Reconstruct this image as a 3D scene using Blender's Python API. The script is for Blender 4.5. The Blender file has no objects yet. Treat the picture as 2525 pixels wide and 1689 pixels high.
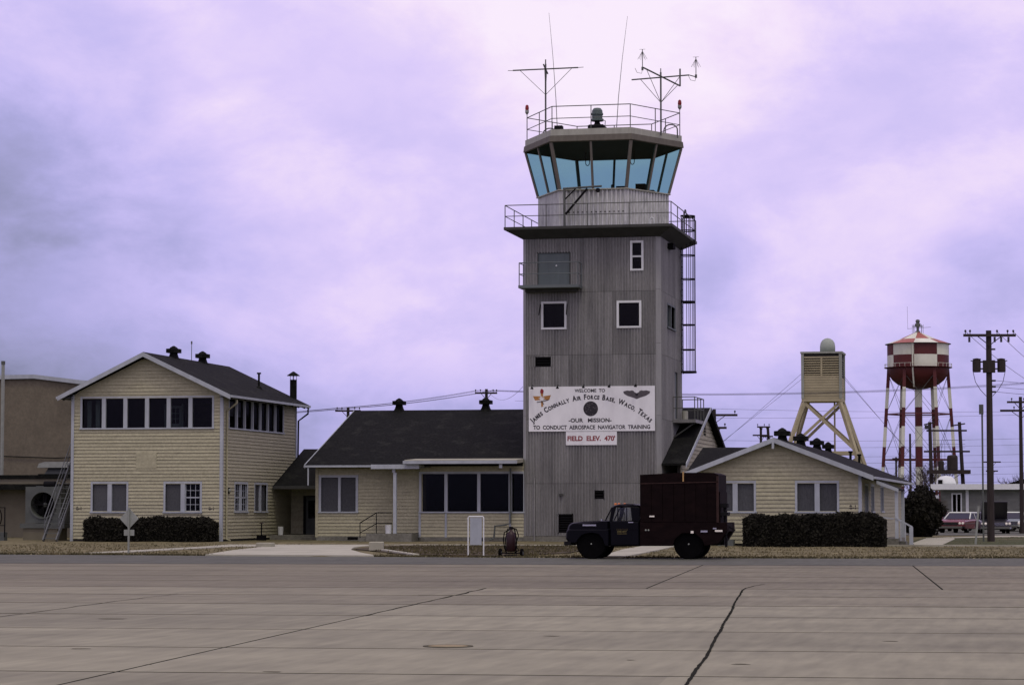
import bpy, math, random
import numpy as np
from mathutils import Vector, Matrix

R = math.radians
random.seed(7)
rng = np.random.default_rng(11)
scene = bpy.context.scene
col = scene.collection

# ------------------------------------------------------------------ camera
cam_d = bpy.data.cameras.new('camera')
cam_d.lens = 90.0
cam_d.sensor_width = 36.0
cam_d.sensor_fit = 'HORIZONTAL'
cam_d.clip_start = 0.5
cam_d.clip_end = 20000
cam = bpy.data.objects.new('camera', cam_d)
cam.location = (0, 0, 1.7)
cam.rotation_euler = (R(90 + 3.694), 0, R(12.0))
col.objects.link(cam)
scene.camera = cam

# ------------------------------------------------------------------ sun and overcast sky
SUN_AZ, SUN_EL = R(156.0), R(65.0)          # azimuth clockwise from +Y
sun_dir = Vector((math.sin(SUN_AZ) * math.cos(SUN_EL), math.cos(SUN_AZ) * math.cos(SUN_EL), math.sin(SUN_EL)))
sd = bpy.data.lights.new('sun', 'SUN')
sd.energy = 0.8
sd.angle = R(15)
sd.color = (1.0, 0.90, 0.76)
sun = bpy.data.objects.new('sun', sd)
sun.rotation_euler = sun_dir.to_track_quat('Z', 'Y').to_euler()
sun.location = (0, 60, 60)
col.objects.link(sun)

world = bpy.data.worlds.new('World')
scene.world = world
world.use_nodes = True
wt = world.node_tree
for n in list(wt.nodes):
    wt.nodes.remove(n)


def wn(t, **k):
    n = wt.nodes.new(t)
    for a, b in k.items():
        setattr(n, a, b)
    return n


def wl(a, b):
    wt.links.new(a, b)


def wmath(op, a, b=None, c=None, clamp=False):
    n = wn('ShaderNodeMath', operation=op, use_clamp=clamp)
    for i, v in enumerate((a, b, c)):
        if v is None:
            continue
        if isinstance(v, (int, float)):
            n.inputs[i].default_value = v
        else:
            wl(v, n.inputs[i])
    return n.outputs[0]


def wmix(f, a, b, blend='MIX'):
    n = wn('ShaderNodeMix', data_type='RGBA', blend_type=blend)
    for s, v in ((n.inputs[0], f), (n.inputs[6], a), (n.inputs[7], b)):
        if isinstance(v, (int, float)):
            s.default_value = v
        elif isinstance(v, tuple):
            s.default_value = (*v, 1)
        else:
            wl(v, s)
    return n.outputs[2]


sky = wn('ShaderNodeTexSky', sky_type='NISHITA')
sky.sun_disc = False
sky.sun_elevation = SUN_EL
sky.sun_rotation = SUN_AZ
sky.dust_density = 3.0
blue = wmix(1.0, sky.outputs[0], (0.10, 0.10, 0.10), 'MULTIPLY')
tc = wn('ShaderNodeTexCoord')
gen = tc.outputs['Generated']


def wnoise(scale, detail, rough, loc, stretch=(1, 1, 1), distort=0.0):
    mp = wn('ShaderNodeMapping')
    mp.inputs['Location'].default_value = loc
    mp.inputs['Scale'].default_value = stretch
    wl(gen, mp.inputs[0])
    n = wn('ShaderNodeTexNoise')
    n.inputs['Scale'].default_value = scale
    n.inputs['Detail'].default_value = detail
    n.inputs['Roughness'].default_value = rough
    n.inputs['Distortion'].default_value = distort
    wl(mp.outputs[0], n.inputs['Vector'])
    return n.outputs[0]


def wramp(f, lo, hi):
    n = wn('ShaderNodeMapRange', interpolation_type='SMOOTHSTEP', clamp=True)
    wl(f, n.inputs[0])
    n.inputs[1].default_value = lo
    n.inputs[2].default_value = hi
    return n.outputs[0]


# cloud masses: soft-edged banks at their own places in the sky, torn by turbulence
warp = wn('ShaderNodeTexNoise')
warp.inputs['Scale'].default_value = 6.0
warp.inputs['Detail'].default_value = 4.0
warp.inputs['Roughness'].default_value = 0.6
wl(gen, warp.inputs['Vector'])
wv1 = wn('ShaderNodeVectorMath', operation='SUBTRACT')
wl(warp.outputs['Color'], wv1.inputs[0])
wv1.inputs[1].default_value = (0.5, 0.5, 0.5)
wv2 = wn('ShaderNodeVectorMath', operation='MULTIPLY')
wl(wv1.outputs[0], wv2.inputs[0])
wv2.inputs[1].default_value = (0.13, 0.13, 0.08)
wv3 = wn('ShaderNodeVectorMath', operation='ADD')
wl(gen, wv3.inputs[0])
wl(wv2.outputs[0], wv3.inputs[1])


def bank(d, rin, rout, gain, squash=1.0):
    """gain inside rin degrees of direction d, fading to nothing at rout"""
    df = wn('ShaderNodeVectorMath', operation='SUBTRACT')
    wl(wv3.outputs[0], df.inputs[0])
    df.inputs[1].default_value = d
    sq = wn('ShaderNodeVectorMath', operation='MULTIPLY')
    wl(df.outputs[0], sq.inputs[0])
    sq.inputs[1].default_value = (1, 1, squash)
    ln = wn('ShaderNodeVectorMath', operation='LENGTH')
    wl(sq.outputs[0], ln.inputs[0])
    n = wn('ShaderNodeMapRange', interpolation_type='SMOOTHSTEP', clamp=True)
    wl(ln.outputs['Value'], n.inputs[0])
    n.inputs[1].default_value = R(rin)
    n.inputs[2].default_value = R(rout)
    n.inputs[3].default_value = gain
    n.inputs[4].default_value = 0.0
    return n.outputs[0]


mid = wnoise(10.0, 8.0, 0.60, (1.3, 4.1, 0.2), (1, 1, 1.9), 0.25)
fine = wnoise(30.0, 6.0, 0.62, (3.3, 0.7, 2.2), (1, 1, 1.5), 0.3)
# light scattered round the veiled sun
dt = wn('ShaderNodeVectorMath', operation='DOT_PRODUCT')
wl(gen, dt.inputs[0])
dt.inputs[1].default_value = sun_dir
glow = wramp(dt.outputs['Value'], 0.60, 0.95)
sep = wn('ShaderNodeSeparateXYZ')
wl(gen, sep.inputs[0])
low = wn('ShaderNodeMapRange', interpolation_type='SMOOTHSTEP', clamp=True)
wl(sep.outputs[2], low.inputs[0])
low.inputs[1].default_value = 0.018
low.inputs[2].default_value = 0.082
low.inputs[3].default_value = -0.42
low.inputs[4].default_value = 0.0
cl = wmath('ADD', wmath('MULTIPLY', wramp(mid, 0.35, 0.65), 0.20), wmath('MULTIPLY', wramp(fine, 0.30, 0.70), 0.07))
cl = wmath('ADD', cl, 0.585)
cl = wmath('ADD', cl, wmath('MULTIPLY', glow, 0.35))
cl = wmath('ADD', cl, low.outputs[0])
for d_, ri, ro, gn, sq_ in (((-0.4090, 0.9096, 0.0720), 0.5, 9.3, -0.50, 1.0), ((-0.1664, 0.9610, 0.2208), 1.0, 7.0, 0.30, 1.0), ((-0.2889, 0.9426, 0.1672), 0.5, 3.2, 0.12, 1.0),
                            ((-0.1185, 0.9880, 0.0994), 0.3, 2.0, -0.20, 0.8), ((-0.0105, 0.9966, 0.0820), 0.5, 2.4, -0.20, 1.0)):
    cl = wmath('ADD', cl, bank(d_, ri, ro, gn, sq_))
ramp = wn('ShaderNodeValToRGB')
wl(cl, ramp.inputs[0])
cr = ramp.color_ramp


def s2l(*c):
    return tuple(((v / 255 + 0.055) / 1.055) ** 2.4 for v in c) + (1,)


cr.elements[0].position = 0.0
cr.elements[0].color = s2l(104, 106, 130)
cr.elements[1].position = 1.0
cr.elements[1].color = s2l(252, 238, 255)
for ps, c_ in ((0.08, (121, 123, 151)), (0.16, (146, 147, 184)), (0.36, (176, 172, 224)), (0.52, (200, 190, 244)), (0.70, (222, 206, 252)), (0.88, (244, 226, 253))):
    e = cr.elements.new(ps)
    e.color = s2l(*c_)
cover = wmix(0.97, blue, ramp.outputs[0])
bg = wn('ShaderNodeBackground')
wl(cover, bg.inputs[0])
bg.inputs[1].default_value = 1.0
wo = wn('ShaderNodeOutputWorld')
wl(bg.outputs[0], wo.inputs[0])

scene.view_settings.view_transform = 'Standard'
scene.view_settings.look = 'None'
scene.view_settings.exposure = 0.0
scene.view_settings.gamma = 1.0
scene.view_settings.use_curve_mapping = False
scene.cycles.use_denoising = True
scene.cycles.max_bounces = 6
scene.cycles.transparent_max_bounces = 12

# ------------------------------------------------------------------ materials
M = {}


def mat(name, c, rough=0.85, var=0.18, scale=2.0, stretch=(1, 1, 1), rnd=0.08, bump=0.0, bscale=30.0, metal=0.0,
        c2=None, c2lo=0.5, c2hi=0.7, c2scale=None, c2stretch=None, spec=0.3, world=False, grain=0.0, gscale=12.0, gstretch=(1, 1, 1)):
    m = bpy.data.materials.new(name)
    m.use_nodes = True
    t = m.node_tree
    p = t.nodes['Principled BSDF']
    p.inputs['Roughness'].default_value = rough
    p.inputs['Metallic'].default_value = metal
    p.inputs['Specular IOR Level'].default_value = spec
    N, L = t.nodes.new, t.links.new
    if world:
        vec = N('ShaderNodeNewGeometry').outputs['Position']
    else:
        vec = N('ShaderNodeTexCoord').outputs['Object']

    def noise(sc, st, det=4, off=0.0):
        mp = N('ShaderNodeMapping')
        mp.inputs['Scale'].default_value = st
        mp.inputs['Location'].default_value = (off, off * 1.7, off * 0.4)
        L(vec, mp.inputs[0])
        n = N('ShaderNodeTexNoise')
        n.inputs['Scale'].default_value = sc
        n.inputs['Detail'].default_value = det
        n.inputs['Roughness'].default_value = 0.6
        L(mp.outputs[0], n.inputs['Vector'])
        return n.outputs[0]

    f = noise(scale, stretch)
    mr = N('ShaderNodeMapRange')
    L(f, mr.inputs[0])
    mr.inputs[1].default_value = 0.3
    mr.inputs[2].default_value = 0.7
    mr.inputs[3].default_value = 1 - var
    mr.inputs[4].default_value = 1 + var
    oi = N('ShaderNodeObjectInfo')
    mr2 = N('ShaderNodeMapRange')
    L(oi.outputs['Random'], mr2.inputs[0])
    mr2.inputs[3].default_value = 1 - rnd
    mr2.inputs[4].default_value = 1 + rnd
    mu = N('ShaderNodeMath')
    mu.operation = 'MULTIPLY'
    L(mr.outputs[0], mu.inputs[0])
    L(mr2.outputs[0], mu.inputs[1])
    if grain > 0:
        gm = N('ShaderNodeMapRange')
        L(noise(gscale, gstretch, 2, 1.9), gm.inputs[0])
        gm.inputs[1].default_value = 0.25
        gm.inputs[2].default_value = 0.75
        gm.inputs[3].default_value = 1 - grain
        gm.inputs[4].default_value = 1 + grain
        mg = N('ShaderNodeMath')
        mg.operation = 'MULTIPLY'
        L(mu.outputs[0], mg.inputs[0])
        L(gm.outputs[0], mg.inputs[1])
        mu = mg
    base = None
    if c2 is not None:
        g = noise(c2scale or scale * 0.5, c2stretch or stretch, 5, 7.3)
        mr3 = N('ShaderNodeMapRange')
        mr3.interpolation_type = 'SMOOTHSTEP'
        L(g, mr3.inputs[0])
        mr3.inputs[1].default_value = c2lo
        mr3.inputs[2].default_value = c2hi
        mx = N('ShaderNodeMix')
        mx.data_type = 'RGBA'
        L(mr3.outputs[0], mx.inputs[0])
        mx.inputs[6].default_value = (*c, 1)
        mx.inputs[7].default_value = (*c2, 1)
        base = mx.outputs[2]
    vm = N('ShaderNodeVectorMath')
    vm.operation = 'SCALE'
    if base is None:
        vm.inputs[0].default_value = c
    else:
        L(base, vm.inputs[0])
    L(mu.outputs[0], vm.inputs['Scale'])
    L(vm.outputs[0], p.inputs['Base Color'])
    if bump > 0:
        b = N('ShaderNodeBump')
        b.inputs['Strength'].default_value = bump
        b.inputs['Distance'].default_value = 0.02
        L(noise(bscale, (1, 1, 1), 5, 3.1), b.inputs['Height'])
        L(b.outputs[0], p.inputs['Normal'])
    M[name] = m
    return m


def glassmat(name, tint, gloss=0.06, rough=0.04):
    m = bpy.data.materials.new(name)
    m.use_nodes = True
    t = m.node_tree
    t.nodes.remove(t.nodes['Principled BSDF'])
    out = t.nodes['Material Output']
    tr = t.nodes.new('ShaderNodeBsdfTransparent')
    tr.inputs[0].default_value = (*tint, 1)
    gl = t.nodes.new('ShaderNodeBsdfGlossy')
    gl.inputs['Roughness'].default_value = rough
    mx = t.nodes.new('ShaderNodeMixShader')
    mx.inputs[0].default_value = gloss
    t.links.new(tr.outputs[0], mx.inputs[1])
    t.links.new(gl.outputs[0], mx.inputs[2])
    t.links.new(mx.outputs[0], out.inputs[0])
    M[name] = m


mat('cream', (0.3650, 0.3580, 0.2220), 0.8, 0.10, 1.2, (1, 1, 6), 0.05, c2=(0.2700, 0.2650, 0.1750), c2lo=0.55, c2hi=0.80, c2scale=1.4, c2stretch=(1, 1, 3), grain=0.16, gscale=9.0, gstretch=(1, 1, 1))
mat('trim', (0.3500, 0.3900, 0.3850), 0.7, 0.12, 3.0, (1, 1, 0.4), 0.06)
mat('white_paint', (0.6200, 0.6600, 0.6000), 0.6, 0.06, 3.0)
mat('shingle', (0.0075, 0.0083, 0.0066), 0.95, 0.45, 9.0, (1, 1, 1), 0.1, bump=0.6, bscale=18, c2=(0.0155, 0.0168, 0.0130), c2scale=1.2, spec=0.1, grain=0.55, gscale=8.0)
mat('interior', (0.0322, 0.0320, 0.0273), 0.9, 0.1)
mat('teal_door', (0.3000, 0.4200, 0.3600), 0.6, 0.1)
mat('sheet', (0.1950, 0.2000, 0.1780), 0.6, 0.16, 1.6, (3, 3, 0.25), 0.15, c2=(0.1480, 0.1530, 0.1380), c2lo=0.48, c2hi=0.72, c2scale=0.7, c2stretch=(2.5, 2.5, 0.3), grain=0.16, gscale=9.0, gstretch=(1.4, 1.4, 0.7))
mat('sheet_light', (0.5000, 0.5200, 0.4700), 0.55, 0.14, 1.6, (5, 5, 0.5), 0.06, c2=(0.3600, 0.3750, 0.3450), c2scale=1.3, c2stretch=(2, 2, 0.7), grain=0.20, gscale=7.0, gstretch=(1.6, 1.6, 0.35))
mat('flashing', (0.2600, 0.2700, 0.2400), 0.55, 0.12, 1.5, (3, 3, 0.5))
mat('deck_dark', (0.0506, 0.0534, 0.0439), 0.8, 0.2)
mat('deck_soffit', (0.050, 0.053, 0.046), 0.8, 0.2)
mat('rail', (0.0920, 0.1014, 0.0829), 0.6, 0.15)
mat('rail_black', (0.010, 0.010, 0.010), 0.8, 0.1, spec=0.08)
mat('fascia_light', (0.3404, 0.3522, 0.2731), 0.7, 0.12, 2.5, (2, 2, 0.6))
mat('fascia_brown', (0.1240, 0.1160, 0.0848), 0.75, 0.15, 3.0, (2, 2, 1))
mat('mullion', (0.1380, 0.1281, 0.0975), 0.7, 0.1)
mat('balcony_green', (0.1100, 0.1320, 0.1220), 0.65, 0.12, 2)
mat('door_green', (0.0950, 0.1200, 0.1120), 0.65, 0.10, 2, (3, 3, 0.4))
mat('black', (0.007, 0.007, 0.007), 0.9, 0.1, spec=0.05)
mat('screen', (0.0570, 0.0619, 0.0605), 0.7, 0.25, 14.0, (2, 2, 0.5), 0.22)
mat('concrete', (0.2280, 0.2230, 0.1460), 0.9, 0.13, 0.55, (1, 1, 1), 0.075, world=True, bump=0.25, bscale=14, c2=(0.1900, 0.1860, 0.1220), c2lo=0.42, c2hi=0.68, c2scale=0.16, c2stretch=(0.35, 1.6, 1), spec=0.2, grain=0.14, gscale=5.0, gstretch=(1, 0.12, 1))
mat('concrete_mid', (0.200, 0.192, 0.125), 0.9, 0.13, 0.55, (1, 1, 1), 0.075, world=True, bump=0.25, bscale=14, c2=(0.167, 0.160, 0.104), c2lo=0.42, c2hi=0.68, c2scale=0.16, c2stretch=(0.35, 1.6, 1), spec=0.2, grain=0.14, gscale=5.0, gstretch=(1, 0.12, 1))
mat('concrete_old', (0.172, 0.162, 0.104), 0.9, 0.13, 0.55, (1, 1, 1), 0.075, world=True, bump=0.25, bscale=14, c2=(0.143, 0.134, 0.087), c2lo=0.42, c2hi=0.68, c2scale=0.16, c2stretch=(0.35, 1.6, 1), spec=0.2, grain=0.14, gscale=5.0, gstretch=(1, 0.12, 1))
mat('joint_tar', (0.026, 0.027, 0.022), 1.0, 0.3, 4.0, spec=0.0)
mat('stain', (0.1050, 0.1020, 0.0720), 1.0, 0.25, 4.0, spec=0.0)
mat('asphalt', (0.0920, 0.0970, 0.0720), 0.92, 0.14, 1.2, c2=(0.0720, 0.0760, 0.0570), c2scale=0.35, bump=0.3, bscale=25, spec=0.2, grain=0.15, gscale=4.0, gstretch=(1, 0.15, 1))
mat('walk', (0.340, 0.340, 0.245), 0.9, 0.12, 0.9, rnd=0.08, bump=0.2, bscale=20, c2=(0.265, 0.265, 0.190), c2scale=0.4)
mat('foundation', (0.150, 0.152, 0.115), 0.9, 0.22, 1.4, bump=0.3, bscale=18, grain=0.25, gscale=8.0)
mat('turf', (0.1450, 0.1300, 0.0680), 1.0, 0.35, 1.3, (1, 1, 1), 0.0, bump=1.0, bscale=12, c2=(0.0850, 0.0840, 0.0440), c2lo=0.50, c2hi=0.68, c2scale=0.20, c2stretch=(0.5, 1.5, 1), spec=0.05, grain=0.4, gscale=5.0, gstretch=(1, 0.15, 1))
mat('turf_green', (0.0644, 0.0726, 0.0351), 1.0, 0.35, 1.3, bump=1.0, bscale=12, c2=(0.12, 0.10, 0.055), c2scale=0.3, spec=0.05)
mat('soil', (0.0750, 0.0640, 0.0420), 1.0, 0.35, 2.0, bump=1.0, bscale=10, c2=(0.1250, 0.1080, 0.0660), c2lo=0.52, c2hi=0.66, c2scale=0.7, spec=0.05)
mat('blade_dry', (0.1650, 0.1460, 0.0740), 1.0, 0.3, 0.6, c2=(0.1050, 0.1000, 0.0500), c2lo=0.45, c2hi=0.65, c2scale=0.25, spec=0.05)
mat('blade_green', (0.0850, 0.0780, 0.0380), 1.0, 0.35, 0.8, c2=(0.1500, 0.1250, 0.0620), c2lo=0.5, c2hi=0.7, c2scale=0.5, spec=0.05)
mat('leaf', (0.0150, 0.0148, 0.0087), 0.8, 0.5, 3.0, spec=0.15)
mat('bark', (0.06, 0.05, 0.042), 0.95, 0.3, 6.0)
mat('pole_wood', (0.030, 0.024, 0.020), 0.9, 0.3, 4.0, (3, 3, 0.3))
mat('insulator', (0.03, 0.028, 0.03), 0.4, 0.1)
mat('galv', (0.2720, 0.2970, 0.2374), 0.45, 0.12, 4.0, metal=0.3)
mat('sign_white', (0.7200, 0.7500, 0.6900), 0.55, 0.06, 1.5, (1, 1, 0.6), c2=(0.6500, 0.6700, 0.6200), c2scale=1.0, c2stretch=(1, 1, 0.3))
mat('ink', (0.022, 0.020, 0.022), 0.6, 0.05)
mat('ink_red', (0.22, 0.022, 0.022), 0.6, 0.05)
mat('ink_gold', (0.38, 0.19, 0.05), 0.6, 0.05)
mat('ink_grey', (0.085, 0.078, 0.078), 0.6, 0.15, 10)
mat('stucco', (0.1500, 0.1350, 0.0880), 0.95, 0.10, 1.2, bump=0.4, bscale=16, c2=(0.1250, 0.1120, 0.0740), c2scale=0.35, grain=0.14, gscale=7.0)
mat('shed_wall', (0.1620, 0.1531, 0.0986), 0.9, 0.14, 1.0)
mat('machine_grey', (0.0920, 0.1046, 0.0878), 0.7, 0.2, 2.0)
mat('truck_paint', (0.0020, 0.0022, 0.0038), 0.32, 0.12, 2.0, spec=0.10)
mat('truck_box', (0.0062, 0.0030, 0.0028), 0.85, 0.35, 3.0, (1, 1, 2), c2=(0.0088, 0.0042, 0.0036), c2scale=1.0, spec=0.08)
mat('truck_rust', (0.030, 0.014, 0.010), 0.85, 0.3, 5.0)
mat('rubber', (0.004, 0.004, 0.004), 1.0, 0.2, 5.0, spec=0.02)
mat('chrome', (0.55, 0.55, 0.55), 0.18, 0.05, metal=1.0)
mat('amber', (0.55, 0.17, 0.03), 0.35, 0.05)
mat('reflector', (0.80, 0.78, 0.62), 0.35, 0.05)
mat('yellow_wood', (0.42, 0.27, 0.10), 0.7, 0.1)
mat('wt_white', (0.6072, 0.6403, 0.4876), 0.6, 0.10, 0.5, (1, 1, 0.5), c2=(0.50, 0.52, 0.40), c2scale=0.3)
mat('wt_red', (0.080, 0.016, 0.013), 0.6, 0.18, 0.5, c2=(0.058, 0.014, 0.012), c2scale=0.3)
mat('wt_red_roof', (0.30, 0.10, 0.07), 0.6, 0.15, 0.5)
mat('rt_wood', (0.3200, 0.2923, 0.1696), 0.8, 0.12, 1.0, (1, 1, 2), 0.06)
mat('rt_grey', (0.2400, 0.2598, 0.2035), 0.8, 0.12)
mat('radome', (0.2760, 0.3202, 0.2536), 0.6, 0.12, 1.5)
mat('block_grey', (0.1840, 0.1974, 0.1609), 0.9, 0.10, 1.0, rnd=0.1)
mat('fire_red', (0.020, 0.005, 0.005), 0.45, 0.2)
mat('skin', (0.32, 0.19, 0.13), 0.6, 0.05)
mat('uniform', (0.10, 0.10, 0.09), 0.8, 0.05)
mat('car_red', (0.13, 0.018, 0.020), 0.25, 0.05, spec=0.6)
mat('car_maroon', (0.07, 0.010, 0.012), 0.25, 0.05, spec=0.6)
mat('car_grey', (0.1472, 0.1814, 0.1658), 0.3, 0.05, spec=0.6)
mat('car_dark', (0.014, 0.013, 0.014), 0.3, 0.05, spec=0.5)
mat('car_white', (0.5704, 0.6190, 0.5071), 0.3, 0.05, spec=0.6)
glassmat('glass_tower', (0.445, 0.645, 0.64), 0.025)
glassmat('glass_dark', (0.55, 0.55, 0.56), 0.008)
glassmat('glass_clear', (0.84, 0.86, 0.87), 0.05)
glassmat('glass_car', (0.25, 0.28, 0.28), 0.10)

# ------------------------------------------------------------------ mesh helpers
WLOC = {}


class MB:
    def __init__(s):
        s.v = []
        s.f = []

    def add(s, vs, fs):
        b = len(s.v)
        s.v += [tuple(p) for p in vs]
        s.f += [tuple(i + b for i in f) for f in fs]
        return s

    def hexa(s, p):
        return s.add(p, [(3, 2, 1, 0), (4, 5, 6, 7), (0, 1, 5, 4), (1, 2, 6, 5), (2, 3, 7, 6), (3, 0, 4, 7)])

    def box(s, x0, x1, y0, y1, z0, z1):
        return s.hexa([(x0, y0, z0), (x1, y0, z0), (x1, y1, z0), (x0, y1, z0), (x0, y0, z1), (x1, y0, z1), (x1, y1, z1), (x0, y1, z1)])

    def ext(s, pts, vec):
        n = len(pts)
        v = Vector(vec)
        a = [Vector(p) for p in pts]
        return s.add(a + [p + v for p in a], [tuple(range(n - 1, -1, -1)), tuple(range(n, 2 * n))] +
                     [(i, (i + 1) % n, n + (i + 1) % n, n + i) for i in range(n)])

    def loft(s, rings, caps=True):
        n = len(rings[0])
        vs = [p for r in rings for p in r]
        fs = []
        for k in range(len(rings) - 1):
            for i in range(n):
                j = (i + 1) % n
                fs.append((k * n + i, k * n + j, (k + 1) * n + j, (k + 1) * n + i))
        if caps:
            fs.append(tuple(range(n - 1, -1, -1)))
            fs.append(tuple(range((len(rings) - 1) * n, len(rings) * n)))
        return s.add(vs, fs)

    def cyl(s, p0, p1, r0, r1=None, n=8, caps=True):
        r1 = r0 if r1 is None else r1
        p0, p1 = Vector(p0), Vector(p1)
        d = (p1 - p0).normalized()
        a = d.orthogonal().normalized()
        b = d.cross(a)
        rings = []
        for p, r in ((p0, r0), (p1, r1)):
            rings.append([p + (a * math.cos(2 * math.pi * i / n) + b * math.sin(2 * math.pi * i / n)) * r for i in range(n)])
        return s.loft(rings, caps)

    def tube(s, pts, r, n=6):
        pts = [Vector(p) for p in pts]
        rings = []
        a = None
        for i, p in enumerate(pts):
            d = (pts[min(i + 1, len(pts) - 1)] - pts[max(i - 1, 0)]).normalized()
            if a is None:
                a = d.orthogonal().normalized()
            a = (a - d * a.dot(d)).normalized()
            b = d.cross(a)
            rr = r[i] if isinstance(r, (list, tuple)) else r
            rings.append([p + (a * math.cos(2 * math.pi * k / n) + b * math.sin(2 * math.pi * k / n)) * rr for k in range(n)])
        return s.loft(rings)

    def lathe(s, c, prof, n=16, axis='Z', a0=0.0, ring=False):
        c = Vector(c)
        if ring:
            prof = list(prof) + [prof[0]]
        RG = ring
        rings = []
        for r, h in prof:
            ring = []
            for i in range(n):
                t = a0 + 2 * math.pi * i / n
                x, y = r * math.cos(t), r * math.sin(t)
                ring.append(c + Vector({'Z': (x, y, h), 'Y': (x, h, -y), 'X': (h, x, y)}[axis]))
            rings.append(ring)
        return s.loft(rings, not RG)

    def beam(s, p0, p1, w, h, up=(0, 0, 1)):
        p0, p1 = Vector(p0), Vector(p1)
        d = (p1 - p0).normalized()
        u = Vector(up)
        if abs(d.dot(u)) > 0.98:
            u = Vector((0, 1, 0))
        a = d.cross(u).normalized() * (w / 2)
        b = a.cross(d).normalized() * (h / 2)
        return s.hexa([p0 - a - b, p0 + a - b, p0 + a + b, p0 - a + b, p1 - a - b, p1 + a - b, p1 + a + b, p1 - a + b])

    def ell(s, c, r, nu=12, nv=8):
        c = Vector(c)
        prof = [(math.sin(math.pi * k / nv), -math.cos(math.pi * k / nv)) for k in range(nv + 1)]
        rings = []
        for q, h in prof:
            q = max(q, 0.02)
            rings.append([c + Vector((r[0] * q * math.cos(2 * math.pi * i / nu), r[1] * q * math.sin(2 * math.pi * i / nu), r[2] * h)) for i in range(nu)])
        return s.loft(rings)

    def quad(s, a, b, c, d):
        return s.add([a, b, c, d], [(0, 1, 2, 3)])


def link(o, parent):
    col.objects.link(o)
    if parent is not None:
        o.parent = parent


def obj(name, mb, m, parent=None, smooth=False, fix=False):
    me = bpy.data.meshes.new(name)
    off = WLOC.get(parent.name, Vector()) if parent is not None else Vector()
    vs = [(p[0] - off.x, p[1] - off.y, p[2] - off.z) for p in mb.v]
    me.from_pydata(vs, [], mb.f)
    if smooth:
        for p in me.polygons:
            p.use_smooth = True
    me.materials.append(M[m] if isinstance(m, str) else m)
    o = bpy.data.objects.new(name, me)
    link(o, parent)
    WLOC[o.name] = off
    return o


def npobj(name, verts, faces, m, parent=None):
    me = bpy.data.meshes.new(name)
    off = WLOC.get(parent.name, Vector()) if parent is not None else Vector()
    v = np.asarray(verts, dtype=float) - np.array(off)
    me.from_pydata(v.tolist(), [], faces)
    me.materials.append(M[m])
    o = bpy.data.objects.new(name, me)
    link(o, parent)
    WLOC[o.name] = off
    return o


def tag(o, label=None, cat=None, group=None, kind=None):
    for k, v in (('label', label), ('category', cat), ('group', group), ('kind', kind)):
        if v:
            o[k] = v
    return o


def thing(name, label, cat, loc, group=None, rotz=None):
    o = bpy.data.objects.new(name, None)
    o.location = loc
    o.empty_display_size = 0.3
    col.objects.link(o)
    if rotz is None:
        WLOC[o.name] = Vector(loc)
    else:
        o.rotation_euler = (0, 0, rotz)
        WLOC[o.name] = Vector()
    return tag(o, label, cat, group)


def struct(name, mb, m):
    o = obj(name, mb, m)
    o['kind'] = 'structure'
    return o


class Fr:
    """a wall plane: point(a along, z up, d outward)"""

    def __init__(s, O, u):
        s.O = Vector(O)
        s.u = Vector(u).normalized()
        s.n = Vector((s.u.y, -s.u.x, 0))

    def p(s, a, z, d=0.0):
        return s.O + s.u * a + s.n * d + Vector((0, 0, z))

    def box(s, mb, a0, a1, z0, z1, d0, d1):
        return mb.hexa([s.p(a0, z0, d1), s.p(a1, z0, d1), s.p(a1, z0, d0), s.p(a0, z0, d0),
                        s.p(a0, z1, d1), s.p(a1, z1, d1), s.p(a1, z1, d0), s.p(a0, z1, d0)])


FRONT = lambda y: Fr((0, y, 0), (1, 0, 0))      # a = world X
RIGHT = lambda x: Fr((x, 0, 0), (0, 1, 0))      # a = world Y, outward +X
LEFT = lambda x: Fr((x, 0, 0), (0, -1, 0))      # a = -Y
BACK = lambda y: Fr((0, y, 0), (-1, 0, 0))


def cells(a0, a1, z0, z1, holes):
    """rectangles of a wall left over round its openings"""
    zs = sorted({z0, z1} | {min(max(z, z0), z1) for h in holes for z in (h[2], h[3])})
    out = []
    for zb, zt in zip(zs, zs[1:]):
        if zt - zb < 1e-4:
            continue
        zm = (zb + zt) / 2
        iv = [(a0, a1)]
        for h in holes:
            if h[2] < zm < h[3]:
                nx = []
                for lo, hi in iv:
                    if h[1] <= lo or h[0] >= hi:
                        nx.append((lo, hi))
                        continue
                    if h[0] > lo:
                        nx.append((lo, h[0]))
                    if h[1] < hi:
                        nx.append((h[1], hi))
                iv = nx
        for lo, hi in iv:
            if hi - lo > 1e-3:
                out.append((lo, hi, zb, zt))
    return out


def backing(name, parent, fr, a0, a1, z0, z1, holes, m='interior', th=0.14, gable=None):
    mb = MB()
    for lo, hi, zb, zt in cells(a0, a1, z0, z1, holes):
        fr.box(mb, lo, hi, zb, zt, -th, 0)
    if gable:
        pk, zp = gable
        mb.ext([fr.p(a0, z1), fr.p(a1, z1), fr.p(pk, zp)], -fr.n * th)
    return obj(name, mb, m, parent)


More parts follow.
